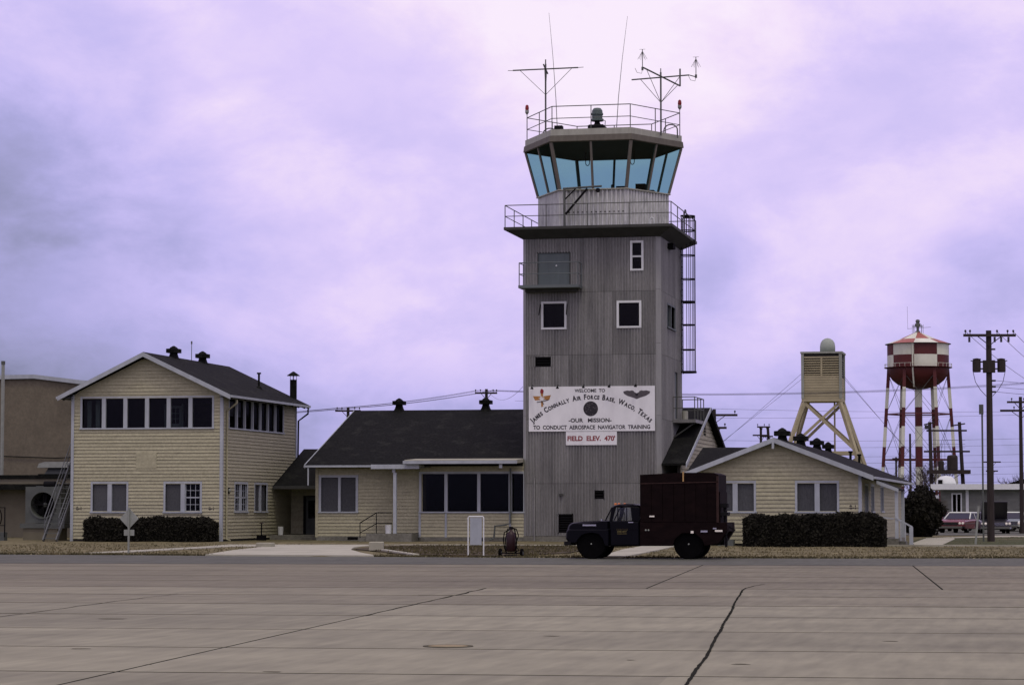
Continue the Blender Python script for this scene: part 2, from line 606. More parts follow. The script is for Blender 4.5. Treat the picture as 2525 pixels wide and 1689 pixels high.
def boards(parent, fr, lim, z0, z1, holes, expo=0.172, m='cream', name='board', minlen=0.05):
    z = z0
    while z < z1 - 0.03:
        zt = min(z + expo + 0.014, z1)
        lo0, hi0 = lim(z)
        lo1, hi1 = lim(zt)
        zm = z + expo / 2
        iv = [(lo0, hi0, lo1, hi1)]
        for h in holes:
            if h[2] < zm < h[3]:
                nx = []
                for a, b, c, d in iv:
                    if h[1] <= a or h[0] >= b:
                        nx.append((a, b, c, d))
                        continue
                    if h[0] > a:
                        nx.append((a, h[0], c, h[0]))
                    if h[1] < b:
                        nx.append((h[1], b, h[1], d))
                iv = nx
        for a, b, c, d in iv:
            if b - a < minlen:
                continue
            if d <= c:
                d = c + 0.005
            j = random.uniform(-0.002, 0.003)
            mb = MB().hexa([fr.p(a, z, 0.052 + j), fr.p(b, z, 0.052 + j), fr.p(b, z, 0), fr.p(a, z, 0),
                            fr.p(c, zt, 0.010), fr.p(d, zt, 0.010), fr.p(d, zt, 0), fr.p(c, zt, 0)])
            obj(name, mb, m, parent)
        z += expo


def window(parent, fr, a0, a1, z0, z1, splits=(), mull=0.10, tr=0.09, panes='screen', sash=(), m='trim', sill=True, proud=0.055, deep=0.12, pane_list=None):
    """trim, mullions and one pane for each light; returns the window part"""
    mb = MB()
    fr.box(mb, a0 - tr, a0, z0 - 0.002, z1 + tr, -deep, proud)
    fr.box(mb, a1, a1 + tr, z0 - 0.002, z1 + tr, -deep, proud)
    fr.box(mb, a0 + 0.001, a1 - 0.001, z1, z1 + tr - 0.003, -deep, proud - 0.004)
    for c in splits:
        fr.box(mb, c - mull / 2, c + mull / 2, z0, z1 - 0.001, -deep, proud - 0.008)
    w = obj('window', mb, m, parent)
    if sill:
        obj('sill', fr.box(MB(), a0 - tr - 0.03, a1 + tr + 0.03, z0 - 0.075, z0 - 0.004, -0.05, proud + 0.05), m, w)
    ed = [a0] + [x for c in splits for x in (c - mull / 2, c + mull / 2)] + [a1]
    for i in range(0, len(ed), 2):
        k = i // 2
        pm = pane_list[k] if pane_list else panes
        obj('pane', fr.box(MB(), ed[i] + 0.002, ed[i + 1] - 0.002, z0 + 0.002, z1 - 0.002, -0.075, -0.068), pm, w)
        if k in sash:
            q = MB()
            l, r = ed[i], ed[i + 1]
            zm = (z0 + z1) / 2
            fr.box(q, l + 0.003, r - 0.003, zm - 0.03, zm + 0.03, -0.066, -0.03)
            fr.box(q, l + 0.003, l + 0.04, z0 + 0.003, zm - 0.031, -0.066, -0.032)
            fr.box(q, r - 0.04, r - 0.003, z0 + 0.003, zm - 0.031, -0.066, -0.032)
            fr.box(q, l + 0.003, l + 0.04, zm + 0.031, z1 - 0.003, -0.066, -0.032)
            fr.box(q, r - 0.04, r - 0.003, zm + 0.031, z1 - 0.003, -0.066, -0.032)
            fr.box(q, l + 0.041, r - 0.041, z0 + 0.003, z0 + 0.045, -0.066, -0.034)
            obj('sash', q, m, w)
            for s_ in (1 / 3, 2 / 3):
                c = l + (r - l) * s_
                obj('muntin', fr.box(MB(), c - 0.011, c + 0.011, z0 + 0.046, zm - 0.031, -0.066, -0.040), m, w)
                obj('muntin', fr.box(MB(), c - 0.011, c + 0.011, zm + 0.031, z1 - 0.004, -0.066, -0.040), m, w)
            for zz in ((z0 + zm) / 2, (zm + z1) / 2):
                obj('muntin', fr.box(MB(), l + 0.041, r - 0.041, zz - 0.011, zz + 0.011, -0.064, -0.043), m, w)
    return w


def corrugated(name, parent, fr, a0, a1, z0, z1, holes, m, period=0.11, depth=0.022, d0=0.0):
    """one sheet of corrugated metal, cut round the openings"""
    mb = MB()
    for lo, hi, zb, zt in cells(a0, a1, z0, z1, holes):
        n = max(1, round((hi - lo) / period))
        pts = []
        for k in range(n):
            w = (hi - lo) / n
            for f, dd in ((0.0, 0.0), (0.30, 0.0), (0.5, depth), (0.80, depth)):
                pts.append((lo + (k + f) * w, d0 + dd))
        pts.append((hi, d0))
        vs = [fr.p(a, zb, d) for a, d in pts] + [fr.p(a, zt, d) for a, d in pts]
        c = len(pts)
        mb.add(vs, [(i, i + 1, c + i + 1, c + i) for i in range(c - 1)])
    return obj(name, mb, m, parent)


def railing(parent, path, h, z, closed=False, r=0.024, m='rail', every=2.0, mids=(0.5,), name='railing'):
    pts = [Vector((p[0], p[1], z)) for p in path]
    seg = list(zip(pts, pts[1:] + ([pts[0]] if closed else [])))
    if not closed:
        seg = seg[:len(pts) - 1]
    ring = pts + ([pts[0]] if closed else [])
    up = Vector((0, 0, h))
    mb = MB()
    for a, b in seg:
        mb.cyl(a + up, b + up, r, n=6)
    top = obj(name, mb, m, parent)
    for k in mids:
        q = MB()
        for a, b in seg:
            q.cyl(a + up * k, b + up * k, r * 0.85, n=6)
        obj('rail', q, m, top)
    done = []
    for a, b in seg:
        n = max(1, round((b - a).length / every))
        for i in range(n + 1):
            p = a.lerp(b, i / n)
            if any((p - d).length < 0.1 for d in done):
                continue
            done.append(p)
            obj('post', MB().cyl(p, p + up, r * 1.1, n=6), m, top)
    return top


def text_mb(fr, s, size, a, z, d, bold=0.0, center=True, width=None, th=0.006):
    """flat lettering laid on a wall plane"""
    cu = bpy.data.curves.new('lettering', 'FONT')
    cu.body = s
    cu.size = size
    cu.offset = bold
    cu.resolution_u = 3
    o = bpy.data.objects.new('lettering', cu)
    col.objects.link(o)
    dg = bpy.context.evaluated_depsgraph_get()
    dg.update()
    me = bpy.data.meshes.new_from_object(o.evaluated_get(dg))
    xs = [v.co.x for v in me.vertices] or [0, 1]
    x0, x1 = min(xs), max(xs)
    k = (width / (x1 - x0)) if width else 1.0
    mb = MB()
    sh = -(x0 + x1) / 2 * k if center else 0
    mb.add([fr.p(a + v.co.x * k + sh, z + v.co.y, d) for v in me.vertices], [tuple(p.vertices) for p in me.polygons])
    bpy.data.objects.remove(o)
    bpy.data.curves.remove(cu)
    bpy.data.meshes.remove(me)
    return mb, (x1 - x0) * k


def sheet_poly(pts, z):
    return MB().add([(x, y, z) for x, y in pts], [tuple(range(len(pts)))])


def slab_poly(pts, z0, z1):
    """ground slab with real edges; pts counter-clockwise"""
    return MB().ext([(x, y, z0) for x, y in pts], (0, 0, z1 - z0))


def words_of(mb, gap):
    """split lettering into words at the wide gaps"""
    if not mb.v:
        return [mb]
    par = list(range(len(mb.v)))

    def find(i):
        while par[i] != i:
            par[i] = par[par[i]]
            i = par[i]
        return i
    for f in mb.f:
        for k in f[1:]:
            par[find(k)] = find(f[0])
    rng_ = {}
    for i, v in enumerate(mb.v):
        r_ = find(i)
        a, b = rng_.get(r_, (1e9, -1e9))
        rng_[r_] = (min(a, v[0]), max(b, v[0]))
    order = sorted(rng_, key=lambda r_: rng_[r_][0])
    grp, g_, hi = {}, 0, None
    for r_ in order:
        if hi is not None and rng_[r_][0] - hi > gap:
            g_ += 1
        grp[r_] = g_
        hi = rng_[r_][1] if hi is None else max(hi, rng_[r_][1])
    out = []
    for k in range(g_ + 1):
        q = MB()
        mp_ = {}
        for f in mb.f:
            if grp[find(f[0])] != k:
                continue
            ff = []
            for i in f:
                if i not in mp_:
                    mp_[i] = len(q.v)
                    q.v.append(mb.v[i])
                ff.append(mp_[i])
            q.f.append(tuple(ff))
        out.append(q)
    return out

# ------------------------------------------------------------------ ground, apron, lawn, walks
g = struct('ground', sheet_poly([(-3000, -400), (3000, -400), (3000, 6000), (-3000, 6000)], -0.06), 'turf_green')

AA = R(4.7)
E1, E2 = Vector((math.cos(AA), math.sin(AA), 0)), Vector((-math.sin(AA), math.cos(AA), 0))


def ap(u, v, z=0.0):
    p = E1 * u + E2 * v
    return (p.x, p.y, z)


V0, DV, NEAR = 26.1, 4.70, 54.3
apron = struct('apron', MB().add([ap(-52, 2), ap(34, 2), ap(34, 77.5), ap(-52, 77.5)] and [Vector(ap(-52, 2, -0.002)), Vector(ap(34, 2, -0.002)), Vector(ap(34, 77.5, -0.002)), Vector(ap(-52, 77.5, -0.002))], [(0, 1, 2, 3)]), 'joint_tar')


def slab_mesh(w, gl, gr, gv, m):
    x0, x1, y0, y1 = gl, w - gr, gv / 2, DV - gv / 2
    b = 0.006
    bl, br = (b if gl else 0.0), (b if gr else 0.0)
    mb = MB()
    mb.loft([[(x0, y0, -0.10), (x1, y0, -0.10), (x1, y1, -0.10), (x0, y1, -0.10)],
             [(x0, y0, -b), (x1, y0, -b), (x1, y1, -b), (x0, y1, -b)],
             [(x0 + bl, y0 + b, 0), (x1 - br, y0 + b, 0), (x1 - br, y1 - b, 0), (x0 + bl, y1 - b, 0)]])
    me = bpy.data.meshes.new('slab')
    me.from_pydata([tuple(p) for p in mb.v], [], mb.f)
    me.materials.append(M[m])
    return me


cache = {}
for k in range(-5, 11):
    v = V0 + DV * k
    near = v < NEAR - 1
    u0, du = (-7.5, 5.75) if near else (-4.1, 6.2)
    lo = -8 if near else -7
    for c in range(lo, 7):
        gl = 0.018 if (near and c == 0) or (not near and c in (0, 1)) else 0.0
        gr = 0.018 if (near and c == -1) or (not near and c in (-1, 0)) else 0.0
        gv = 0.10 if v < 40 else 0.17
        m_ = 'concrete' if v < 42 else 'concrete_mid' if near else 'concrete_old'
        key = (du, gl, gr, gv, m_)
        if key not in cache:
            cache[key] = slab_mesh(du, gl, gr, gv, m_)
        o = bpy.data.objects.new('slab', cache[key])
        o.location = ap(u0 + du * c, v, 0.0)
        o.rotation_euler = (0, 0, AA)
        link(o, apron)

# tar sealed crack wandering across the near slabs
cp = [(-3.35, 22.6), (-3.51, 24.58), (-3.65, 26.1), (-3.86, 28.2), (-4.09, 30.4), (-4.35, 32.9), (-4.67, 35.95), (-4.9, 38.2), (-5.14, 40.6), (-5.42, 43.4), (-5.73, 46.3), (-6.17, 50.7), (-6.4, 53.0), (-6.51, 54.5), (-6.50, 55.9), (-6.42, 57.5)]
pts = []
for (xa, ya), (xb, yb) in zip(cp, cp[1:]):
    for t in np.linspace(0, 1, 9)[:-1]:
        pts.append((xa + (xb - xa) * t, ya + (yb - ya) * t))
pts.append(cp[-1])


def ribbon(pts, w, jit, z, name, parent, m='joint_tar'):
    vs, fs = [], []
    jx = np.cumsum(rng.normal(0, jit, len(pts)))
    jx -= np.linspace(jx[0], jx[-1], len(pts))
    for i, (x, y) in enumerate(pts):
        a, b = Vector((*pts[max(i - 1, 0)], 0)), Vector((*pts[min(i + 1, len(pts) - 1)], 0))
        d = (b - a).normalized()
        n = Vector((-d.y, d.x, 0))
        ww = w * random.uniform(0.75, 1.25) * (0.35 + 0.65 * min(1, (len(pts) - i) / 12, (i + 4) / 8))
        p = Vector((x, y, z)) + n * jx[i]
        vs += [p - n * ww / 2, p + n * ww / 2]
    for i in range(len(pts) - 1):
        fs.append((2 * i, 2 * i + 1, 2 * i + 3, 2 * i + 2))
    return obj(name, MB().add(vs, fs), m, parent)


ribbon(pts, 0.042, 0.004, 0.004, 'sealed_crack', apron)
# old tar smears along two joints
for (u_, va, vb, w) in ((-7.46, 47.5, 53.9, 0.05), (-13.1, 38, 50, 0.03), (-7.47, 40.0, 47.0, 0.035)):
    pp = [(ap(u_ + 0.02 * math.sin(v * 3), v)[0], ap(u_, v)[1]) for v in np.linspace(va, vb, 26)]
    ribbon(pp, w, 0.012, 0.004, 'sealed_crack', apron)
for (va, ua, ub, w) in ((V0 + 5 * DV, -8.2, -4.0, 0.16), (V0 + 4 * DV, -4.6, -2.3, 0.10), (V0 + 4 * DV, 0.9, 3.6, 0.12), (V0 + 3 * DV, -13.6, -12.0, 0.10), (V0 + 6 * DV, -6.0, -4.4, 0.10)):
    pp = [(ap(u, va)[0], ap(u, va + 0.02 * math.sin(u * 2))[1]) for u in np.linspace(ua, ub, 22)]
    ribbon(pp, w, 0.01, 0.0045, 'sealed_crack', apron, 'stain')
# small spalls and oil spots
for (x, y, r_) in ((-4.7, 28.5, 0.05), (-2.1, 33.2, 0.10), (-9.7, 26.6, 0.04), (-8.0, 25.7, 0.10), (-14.2, 37.4, 0.22), (-6.6, 33.6, 0.11), (-3.4, 28.0, 0.10), (-11.6, 29.4, 0.12)):
    ring = [(x + r_ * (1 + 0.3 * math.sin(3 * t + x)) * math.cos(t), y + r_ * 0.7 * (1 + 0.3 * math.cos(2 * t + y)) * math.sin(t), 0.003) for t in np.linspace(0, 2 * math.pi, 12)[:-1]]
    obj('spot', MB().add(ring, [tuple(range(11))]), 'stain', apron)

mh = thing('manhole_cover', 'round rusty manhole cover set flush in the concrete apron', 'manhole cover', (-7.36, 30.84, 0))
obj('rim', MB().lathe((-7.36, 30.84, 0.0), [(0.25, 0.001), (0.25, 0.010), (0.31, 0.010), (0.31, 0.001)], 28, ring=True), 'stain', mh)
obj('lid', MB().lathe((-7.36, 30.84, 0.0), [(0.248, 0.001), (0.248, 0.008), (0.22, 0.012), (0.02, 0.012)], 28), mat('manhole_iron', (0.25, 0.205, 0.10), 0.9, 0.2, 8), mh)

EDGE = [(-160, 91), (-60, 89.4), (-37.8, 88.0), (-31.5, 87.5), (-24.9, 86.5), (-17.6, 86.0), (-12.1, 86.2), (-6.8, 86.9), (-1.1, 88.6), (12, 91), (120, 96)]


def edge_y(x):
    for (xa, ya), (xb, yb) in zip(EDGE, EDGE[1:]):
        if xa <= x <= xb:
            return ya + (yb - ya) * (x - xa) / (xb - xa)
    return EDGE[0][1]


sh = [(p[0], p[1]) for p in (ap(-160, 76.4), ap(-52, 76.4), ap(0, 76.6), ap(34, 76.4), ap(120, 76.4))]
struct('asphalt_shoulder', sheet_poly(sh + [(x, y + 0.4) for x, y in reversed(EDGE)], 0.006), 'asphalt')

# lawn: a gently uneven sheet behind the shoulder
vs, fs = [], []
xs = np.concatenate([np.linspace(-160, -60, 8), np.arange(-58, 14, 0.8), np.linspace(16, 120, 9)])
rows = np.concatenate([[0, 0.12, 0.3, 0.6, 1.0], np.arange(1.8, 34, 1.0), [45, 70, 120, 300]])
for x in xs:
    e0 = edge_y(x) + 0.10 * math.sin(x * 2.3) + 0.06 * math.sin(x * 5.1)
    for r_ in rows:
        z = 0.0 if r_ == 0 else 0.025 + 0.012 * math.sin(x * 1.7 + r_) + 0.010 * math.sin(x * 0.6 - r_ * 1.3)
        vs.append((x, e0 + r_, z))
nr = len(rows)
for i in range(len(xs) - 1):
    for j in range(nr - 1):
        fs.append((i * nr + j, (i + 1) * nr + j, (i + 1) * nr + j + 1, i * nr + j + 1))
lawn = npobj('lawn', vs, fs, 'turf')
lawn['kind'] = 'structure'

struct('far_lawn', sheet_poly([(-7.0, 115.2), (60, 118), (60, 150), (-7.2, 146)], 0.060), 'turf_green')

# concrete walks and the short drive
def walk(name, pts, z=0.065, m='walk'):
    o = obj(name, slab_poly(pts, -0.02, z), m)
    o['kind'] = 'structure'
    return o


walk('driveway', [(-29.6, 86.9), (-23.2, 86.4), (-25.3, 92.0), (-27.4, 98.2), (-28.9, 104), (-29.8, 110.5), (-33.4, 108), (-33.1, 104.6), (-31.6, 96), (-30.3, 90)], 0.058)
walk('path', [(-35.2, 89.6), (-34.2, 90.5), (-34.6, 104.5), (-33.4, 108), (-29.8, 110.5), (-29.0, 112.5), (-36.8, 111.3), (-35.9, 105)], 0.052)
walk('sidewalk', [(-29.0, 111.0), (-15.0, 111.6), (-15.0, 112.9), (-29.0, 112.5)], 0.062)
walk('footpath', [(-15.25, 86.3), (-14.4, 86.3), (-15.4, 100.8), (-16.3, 111.6), (-17.7, 111.6), (-16.9, 100.5)], 0.066)
walk('kerb', [(-12.0, 113.0), (30, 114.4), (30, 114.75), (-12.0, 113.3)], 0.10)
walk('pavement', [(-6.5, 114.1), (-5.0, 114.15), (-5.3, 137), (-5.5, 141.3), (-6.9, 137.4)], 0.075)
walk('side_pavement', [(-6.9, 138.8), (-2.5, 149.5), (3.0, 150), (3, 153.5), (-3.1, 153.2), (-7.0, 141)], 0.080)
struct('planting_bed', sheet_poly([(-27.9, 100.0), (-25.6, 95.2), (-22.9, 88.6), (-19.2, 87.0), (-17.6, 92), (-18.5, 104), (-22, 110.4), (-28.6, 110.6)], 0.060), 'soil')
struct('car_park', sheet_poly([(-30, 158), (60, 158), (60, 201.5), (-30, 201.5)], 0.05), 'asphalt')
mb = MB().hexa([(-25.62, 96.0, 0.0), (-25.40, 96.1, 0.0), (-21.80, 87.0, 0.0), (-22.0, 86.9, 0.0), (-25.62, 96.0, 0.11), (-25.40, 96.1, 0.11), (-21.80, 87.0, 0.10), (-22.0, 86.9, 0.10)])
o = obj('kerb', mb, 'walk'); o['kind'] = 'structure'


def tufts(name, n, region, hmin, hmax, m, wid=0.03):
    V, F = [], []
    for _ in range(n):
        x, y = region()
        if y is None:
            continue
        for _b in range(3):
            a = random.uniform(0, 6.28)
            h = random.uniform(hmin, hmax)
            w = wid * random.uniform(0.6, 1.4)
            dx, dy = math.cos(a) * w, math.sin(a) * w
            lx, ly = random.uniform(-1, 1) * h * 0.6, random.uniform(-1, 1) * h * 0.6
            b = len(V)
            V += [(x - dx, y - dy, 0.0), (x + dx, y + dy, 0.0), (x + lx, y + ly, 0.02 + h)]
            F.append((b, b + 1, b + 2))
    o = npobj(name, V, F, m)
    return o


def reg_lawn():
    x = random.uniform(-46, 6)
    y = edge_y(x) + 0.05 + 26 * random.random() ** 1.6
    if -33.2 < x < -22 and y < 113 and (-29.6 - 0.18 * (y - 87) < x < -23.2 - 0.28 * (y - 87)):
        return x, None
    if -17.6 < x < -14.3 and abs(x - (-14.9 - 0.075 * (y - 86.3))) < 0.62:
        return x, None
    return x, y


def reg_edge():
    x = random.uniform(-48, 8)
    y = edge_y(x) + random.gauss(0.05, 0.10)
    if -29.5 < x < -23.3 or -15.2 < x < -14.4:
        return x, None
    return x, y


def reg_bed():
    x = random.uniform(-27.5, -18)
    y = random.uniform(88, 110)
    if x < -25.6 - 0.25 * (y - 95) or (y < 95 and x < -25.4 + 0.41 * (95.2 - y)):
        return x, None
    return x, y


def reg_far():
    return random.uniform(-7, 10), random.uniform(115, 149)


tag(tufts('dry_grass', 9000, reg_lawn, 0.02, 0.075, 'blade_dry'), 'dry tan winter grass between apron and buildings', 'grass', kind='stuff')
tag(tufts('ragged_turf', 3500, reg_edge, 0.02, 0.08, 'blade_green', 0.035), 'ragged dark turf along the edge of the asphalt', 'grass', kind='stuff')
tag(tufts('low_weeds', 5000, reg_bed, 0.02, 0.12, 'blade_green', 0.05), 'low dark weeds in the bed before the tower', 'weeds', kind='stuff')
tag(tufts('green_grass', 4000, reg_far, 0.02, 0.07, 'blade_green', 0.04), 'dull green grass round the large utility pole', 'grass', kind='stuff')

# ------------------------------------------------------------------ two-storey building (left)
XL, XR, YF, YB, EV = -48.62, -40.74, 122.0, 134.6, 7.42
PKX, PKZ = -44.72, 9.30
A = thing('two_storey_building', 'two-storey cream clapboard building with gabled dark roof behind the hedge at left', 'building', (-44.7, 128, 0))
fr, rr = FRONT(YF), RIGHT(XR)
strip = (-48.12, -41.24, 5.72, 7.20)
lw1, lw2 = (-47.52, -45.72, 1.52, 2.92), (-43.66, -41.84, 1.52, 2.92)
hf = [strip, lw1, lw2]
wf = backing('wall', A, fr, XL, XR, 0.0, EV, hf, gable=(PKX, PKZ))
slope = (PKZ - EV) / (XR - PKX)
boards(wf, fr, lambda z: (XL + 0.05, XR - 0.05) if z <= EV else (XL + (z - EV) / slope + 0.02, XR - (z - EV) / slope - 0.02), 0.15, PKZ - 0.12,
       [(h[0] - 0.05, h[1] + 0.05, h[2] - 0.03, h[3] + 0.05) for h in hf])  # siding starts high; dark backing left bare below imitates a contact shadow
sr = (123.05, 132.25, 5.74, 7.18)
sw1, sw2 = (124.05, 126.05, 1.53, 2.92), (127.35, 129.40, 1.53, 2.92)
hs = [sr, sw1, sw2]
ws = backing('wall', A, rr, YF + 0.002, YB, 0.0, EV - 0.01, hs)
boards(ws, rr, lambda z: (YF + 0.05, YB - 0.05), 0.15, EV - 0.05, [(h[0] - 0.05, h[1] + 0.05, h[2] - 0.03, h[3] + 0.05) for h in hs])  # same bare dark strip at the foot, standing in for contact shadow
backing('wall', A, LEFT(XL), -YB, -YF - 0.002, 0.0, EV - 0.01, [], 'cream')
backing('wall', A, BACK(YB), -XR + 0.15, -XL - 0.15, 0.0, EV, [], 'cream', gable=(-PKX, PKZ))
obj('floor', MB().box(XL + 0.2, XR - 0.2, YF + 0.3, YB - 0.3, 4.5, 4.7), 'interior', A)
obj('ceiling', MB().box(XL + 0.2, XR - 0.2, YF + 0.3, YB - 0.3, 7.46, 7.52), 'interior', A)
part = obj('partition', MB().box(XL + 0.4, XR - 3.0, 124.9, 125.0, 4.7, 7.4), 'interior', A)
for (x, y) in ((XL, YF), (XR, YF), (XR, YB)):
    obj('corner_board', MB().box(x - 0.075, x + 0.075, y - 0.075, y + 0.075, 0.02, EV - 0.02), 'trim', A)
n6 = [strip[0] + (strip[1] - strip[0]) * k / 6 for k in range(1, 6)]
window(A, fr, *strip, splits=n6, mull=0.20, tr=0.10, panes='glass_dark')
window(A, fr, *lw1, splits=[(lw1[0] + lw1[1]) / 2], mull=0.22, tr=0.10, panes='screen')
window(A, fr, *lw2, splits=[(lw2[0] + lw2[1]) / 2], mull=0.22, tr=0.10, pane_list=['screen', 'glass_dark'], sash=(1,))
n7 = [sr[0] + (sr[1] - sr[0]) * k / 7 for k in range(1, 7)]
window(A, rr, *sr, splits=n7, mull=0.10, tr=0.09, panes='glass_dark')
window(A, rr, *sw1, splits=[125.05], mull=0.12, tr=0.10, panes='glass_dark', sash=(0, 1))
window(A, rr, *sw2, splits=[128.37], mull=0.12, tr=0.10, panes='screen')
for (y0, y1) in ((123.9, 124.7), (125.1, 125.9)):
    obj('blind', MB().box(XR - 0.30, XR - 0.285, y0, y1, 6.35, 7.15), 'trim', A)
obj('patch_panel', fr.box(MB(), -45.22, -44.14, 3.68, 4.46, 0.0, 0.060), 'cream', A)
for a in (-48.25, -41.25):
    t, _ = text_mb(fr, '8-1', 0.24, a, 1.60, 0.048, 0.006)
    obj('house_number', t, 'ink', A)
for x in (-48.0, -47.55, -47.2):
    obj('curtain', MB().box(x, x + 0.22, YF + 0.35, YF + 0.37, 5.0, 7.1), 'teal_door', A)
# roof: two slopes with overhang, boxed rakes, eave fascia
OV, RO = 0.62, 0.55
for sx, xe in ((1, XR), (-1, XL)):
    zed = EV + 0.10 - OV * slope
    p0, p1 = Vector((PKX, 0, PKZ + 0.10)), Vector((xe + sx * OV, 0, zed))
    th = Vector((0, 0, 0.10))
    q = MB()
    y0, y1 = YF - RO, YB + RO
    a = [Vector((p.x, y, p.z)) for p in (p0, p1) for y in (y0, y1)]
    q.hexa([a[0], a[2], a[3], a[1], a[0] + th, a[2] + th, a[3] + th, a[1] + th])
    rf = obj('roof', q, 'shingle', A)
    for y in (y0 - 0.03, y1 + 0.03):
        q = MB().ext([(p0.x, y - 0.025, p0.z - 0.14), (p1.x, y - 0.025, p1.z - 0.14), (p1.x, y - 0.025, p1.z + 0.085), (p0.x, y - 0.025, p0.z + 0.085)], (0, 0.05, 0))
        obj('rake_board', q, 'trim', rf)
    obj('gutter', MB().box(*sorted((p1.x, p1.x + sx * 0.10)), y0, y1, p1.z - 0.05, p1.z + 0.07), 'trim', rf)
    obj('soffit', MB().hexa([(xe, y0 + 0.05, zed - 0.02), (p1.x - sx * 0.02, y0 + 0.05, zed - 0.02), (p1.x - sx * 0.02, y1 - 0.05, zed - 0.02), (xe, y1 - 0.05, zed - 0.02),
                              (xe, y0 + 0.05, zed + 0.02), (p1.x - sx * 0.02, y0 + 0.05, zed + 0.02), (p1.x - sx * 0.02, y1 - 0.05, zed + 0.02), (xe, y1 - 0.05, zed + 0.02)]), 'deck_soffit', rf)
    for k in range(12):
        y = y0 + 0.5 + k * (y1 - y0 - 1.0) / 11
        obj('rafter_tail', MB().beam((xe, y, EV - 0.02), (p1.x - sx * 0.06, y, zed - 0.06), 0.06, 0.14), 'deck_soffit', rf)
# downspouts
for pts, m_ in (([(XR + 0.60, YF + 0.55, 7.1), (XR + 0.60, YF + 0.55, 6.95), (XR + 0.10, YF + 0.55, 6.55), (XR + 0.10, YF + 0.55, 0.15), (XR + 0.35, YF + 0.40, 0.08)], 'cream'),
                ([(XR + 0.62, YB + 0.35, 7.1), (XR + 0.62, YB + 0.35, 6.85), (XR + 0.12, YB + 0.20, 6.45), (XR + 0.12, YB + 0.10, 3.2)], 'shingle')):
    obj('downspout', MB().tube(pts, 0.05, 8), m_, A)
bell = obj('alarm_bell', rr.box(MB(), 122.75, 123.05, 2.42, 2.72, 0.03, 0.10), 'black', A)
obj('bell_dome', MB().lathe((XR + 0.10, 122.9, 2.57), [(0.10, 0.0), (0.095, 0.05), (0.05, 0.09), (0.01, 0.10)], 12, 'X'), 'galv', bell)


def roof_vent(parent, x, y, z, w=0.50, m='shingle'):
    """square sheet-metal ridge ventilator: flared foot, throat, wide cap"""
    h = w / 2
    rings = []
    for k, zz in ((1.25, -0.12), (0.80, 0.10), (0.64, 0.26), (0.64, 0.31)):
        rings.append([(x - h * k, y - h * k, z + zz), (x + h * k, y - h * k, z + zz), (x + h * k, y + h * k, z + zz), (x - h * k, y + h * k, z + zz)])
    b = obj('ventilator', MB().loft(rings), m, parent)
    rings = []
    for k, zz in ((1.25, 0.311), (1.25, 0.52), (0.70, 0.54), (0.55, 0.60), (0.12, 0.68)):
        rings.append([(x - h * k, y - h * k, z + zz), (x + h * k, y - h * k, z + zz), (x + h * k, y + h * k, z + zz), (x - h * k, y + h * k, z + zz)])
    obj('cap', MB().loft(rings), m, b)
    return b


roof_vent(A, PKX, 126.0, 9.40)
roof_vent(A, PKX, 130.6, 9.40)
obj('lightning_rod', MB().cyl((PKX, 128.8, 9.4), (PKX, 128.8, 10.35), 0.02, n=6).cyl((PKX, 128.8, 10.35), (PKX, 128.8, 10.5), 0.045, n=6), 'rail', A)
vp = obj('vent_pipe', MB().cyl((-41.75, 131.2, 7.9), (-41.75, 131.2, 8.85), 0.06, n=8).cyl((-41.75, 131.2, 8.85), (-41.75, 131.2, 8.93), 0.12, n=8), 'shingle', A)
obj('flashing', MB().lathe((-41.75, 131.2, 7.75), [(0.35, 0.0), (0.12, 0.42), (0.07, 0.45)], 8), 'shingle', vp)
ch = obj('chimney', MB().cyl((-40.95, 134.9, 6.9), (-40.95, 134.9, 8.72), 0.19, n=14), 'shingle', A)
for k in range(4):
    a = k * math.pi / 2 + 0.4
    obj('strut', MB().cyl((-40.95 + 0.17 * math.cos(a), 134.9 + 0.17 * math.sin(a), 8.70), (-40.95 + 0.17 * math.cos(a), 134.9 + 0.17 * math.sin(a), 8.95), 0.015, n=5), 'shingle', ch)
obj('rain_cap', MB().lathe((-40.95, 134.9, 8.93), [(0.36, 0.0), (0.36, 0.02), (0.04, 0.24)], 14), 'shingle', ch)

idr = thing('interior_door', 'pale green glazed door inside the fourth upstairs front window', 'door', (-44.2, 123.1, 4.7))
fd = FRONT(123.1)
obj('leaf', fd.box(MB(), -44.05, -43.25, 4.7, 6.85, -0.02, 0.02), 'teal_door', idr)
for i in range(3):
    for j in range(3):
        obj('pane', fd.box(MB(), -43.95 + i * 0.21, -43.78 + i * 0.21, 5.95 + j * 0.27, 6.18 + j * 0.27, 0.021, 0.026), 'black', idr)
obj('door_frame', fd.box(fd.box(MB(), -44.15, -44.06, 4.7, 6.95, -0.03, 0.03), -43.24, -43.15, 4.7, 6.95, -0.03, 0.03), 'teal_door', idr)

# ------------------------------------------------------------------ connector with the porch
K = thing('link_building', 'low dark-roofed link with porch between two-storey building and middle building', 'building', (-39, 134, 0))
fk = FRONT(133.4)
dh = (-39.85, -38.35, 0.15, 2.35)
wk = backing('wall', K, fk, -40.6, -37.2, 0.0, 3.75, [dh], 'interior')
boards(wk, fk, lambda z: (-40.58, -37.2), 0.3, 3.6, [(dh[0] - 0.05, dh[1] + 0.05, dh[2], dh[3] + 0.05)])
dr = obj('door', fk.box(MB(), dh[0] + 0.1, dh[1] - 0.1, 0.2, 2.3, -0.09, -0.04), 'machine_grey', K)  # darker than trim: shade of the porch recess put into the door colour
obj('lobby', fk.box(MB(), dh[0] - 0.1, dh[1] + 0.1, dh[2] - 0.1, dh[3] + 0.1, -0.40, -0.30), 'interior', K)
for k in range(2):
    x0 = dh[0] + 0.22 + k * 0.62
    obj('pane', fk.box(MB(), x0, x0 + 0.44, 1.15, 2.1, -0.039, -0.03), 'glass_dark', dr)
q = MB()
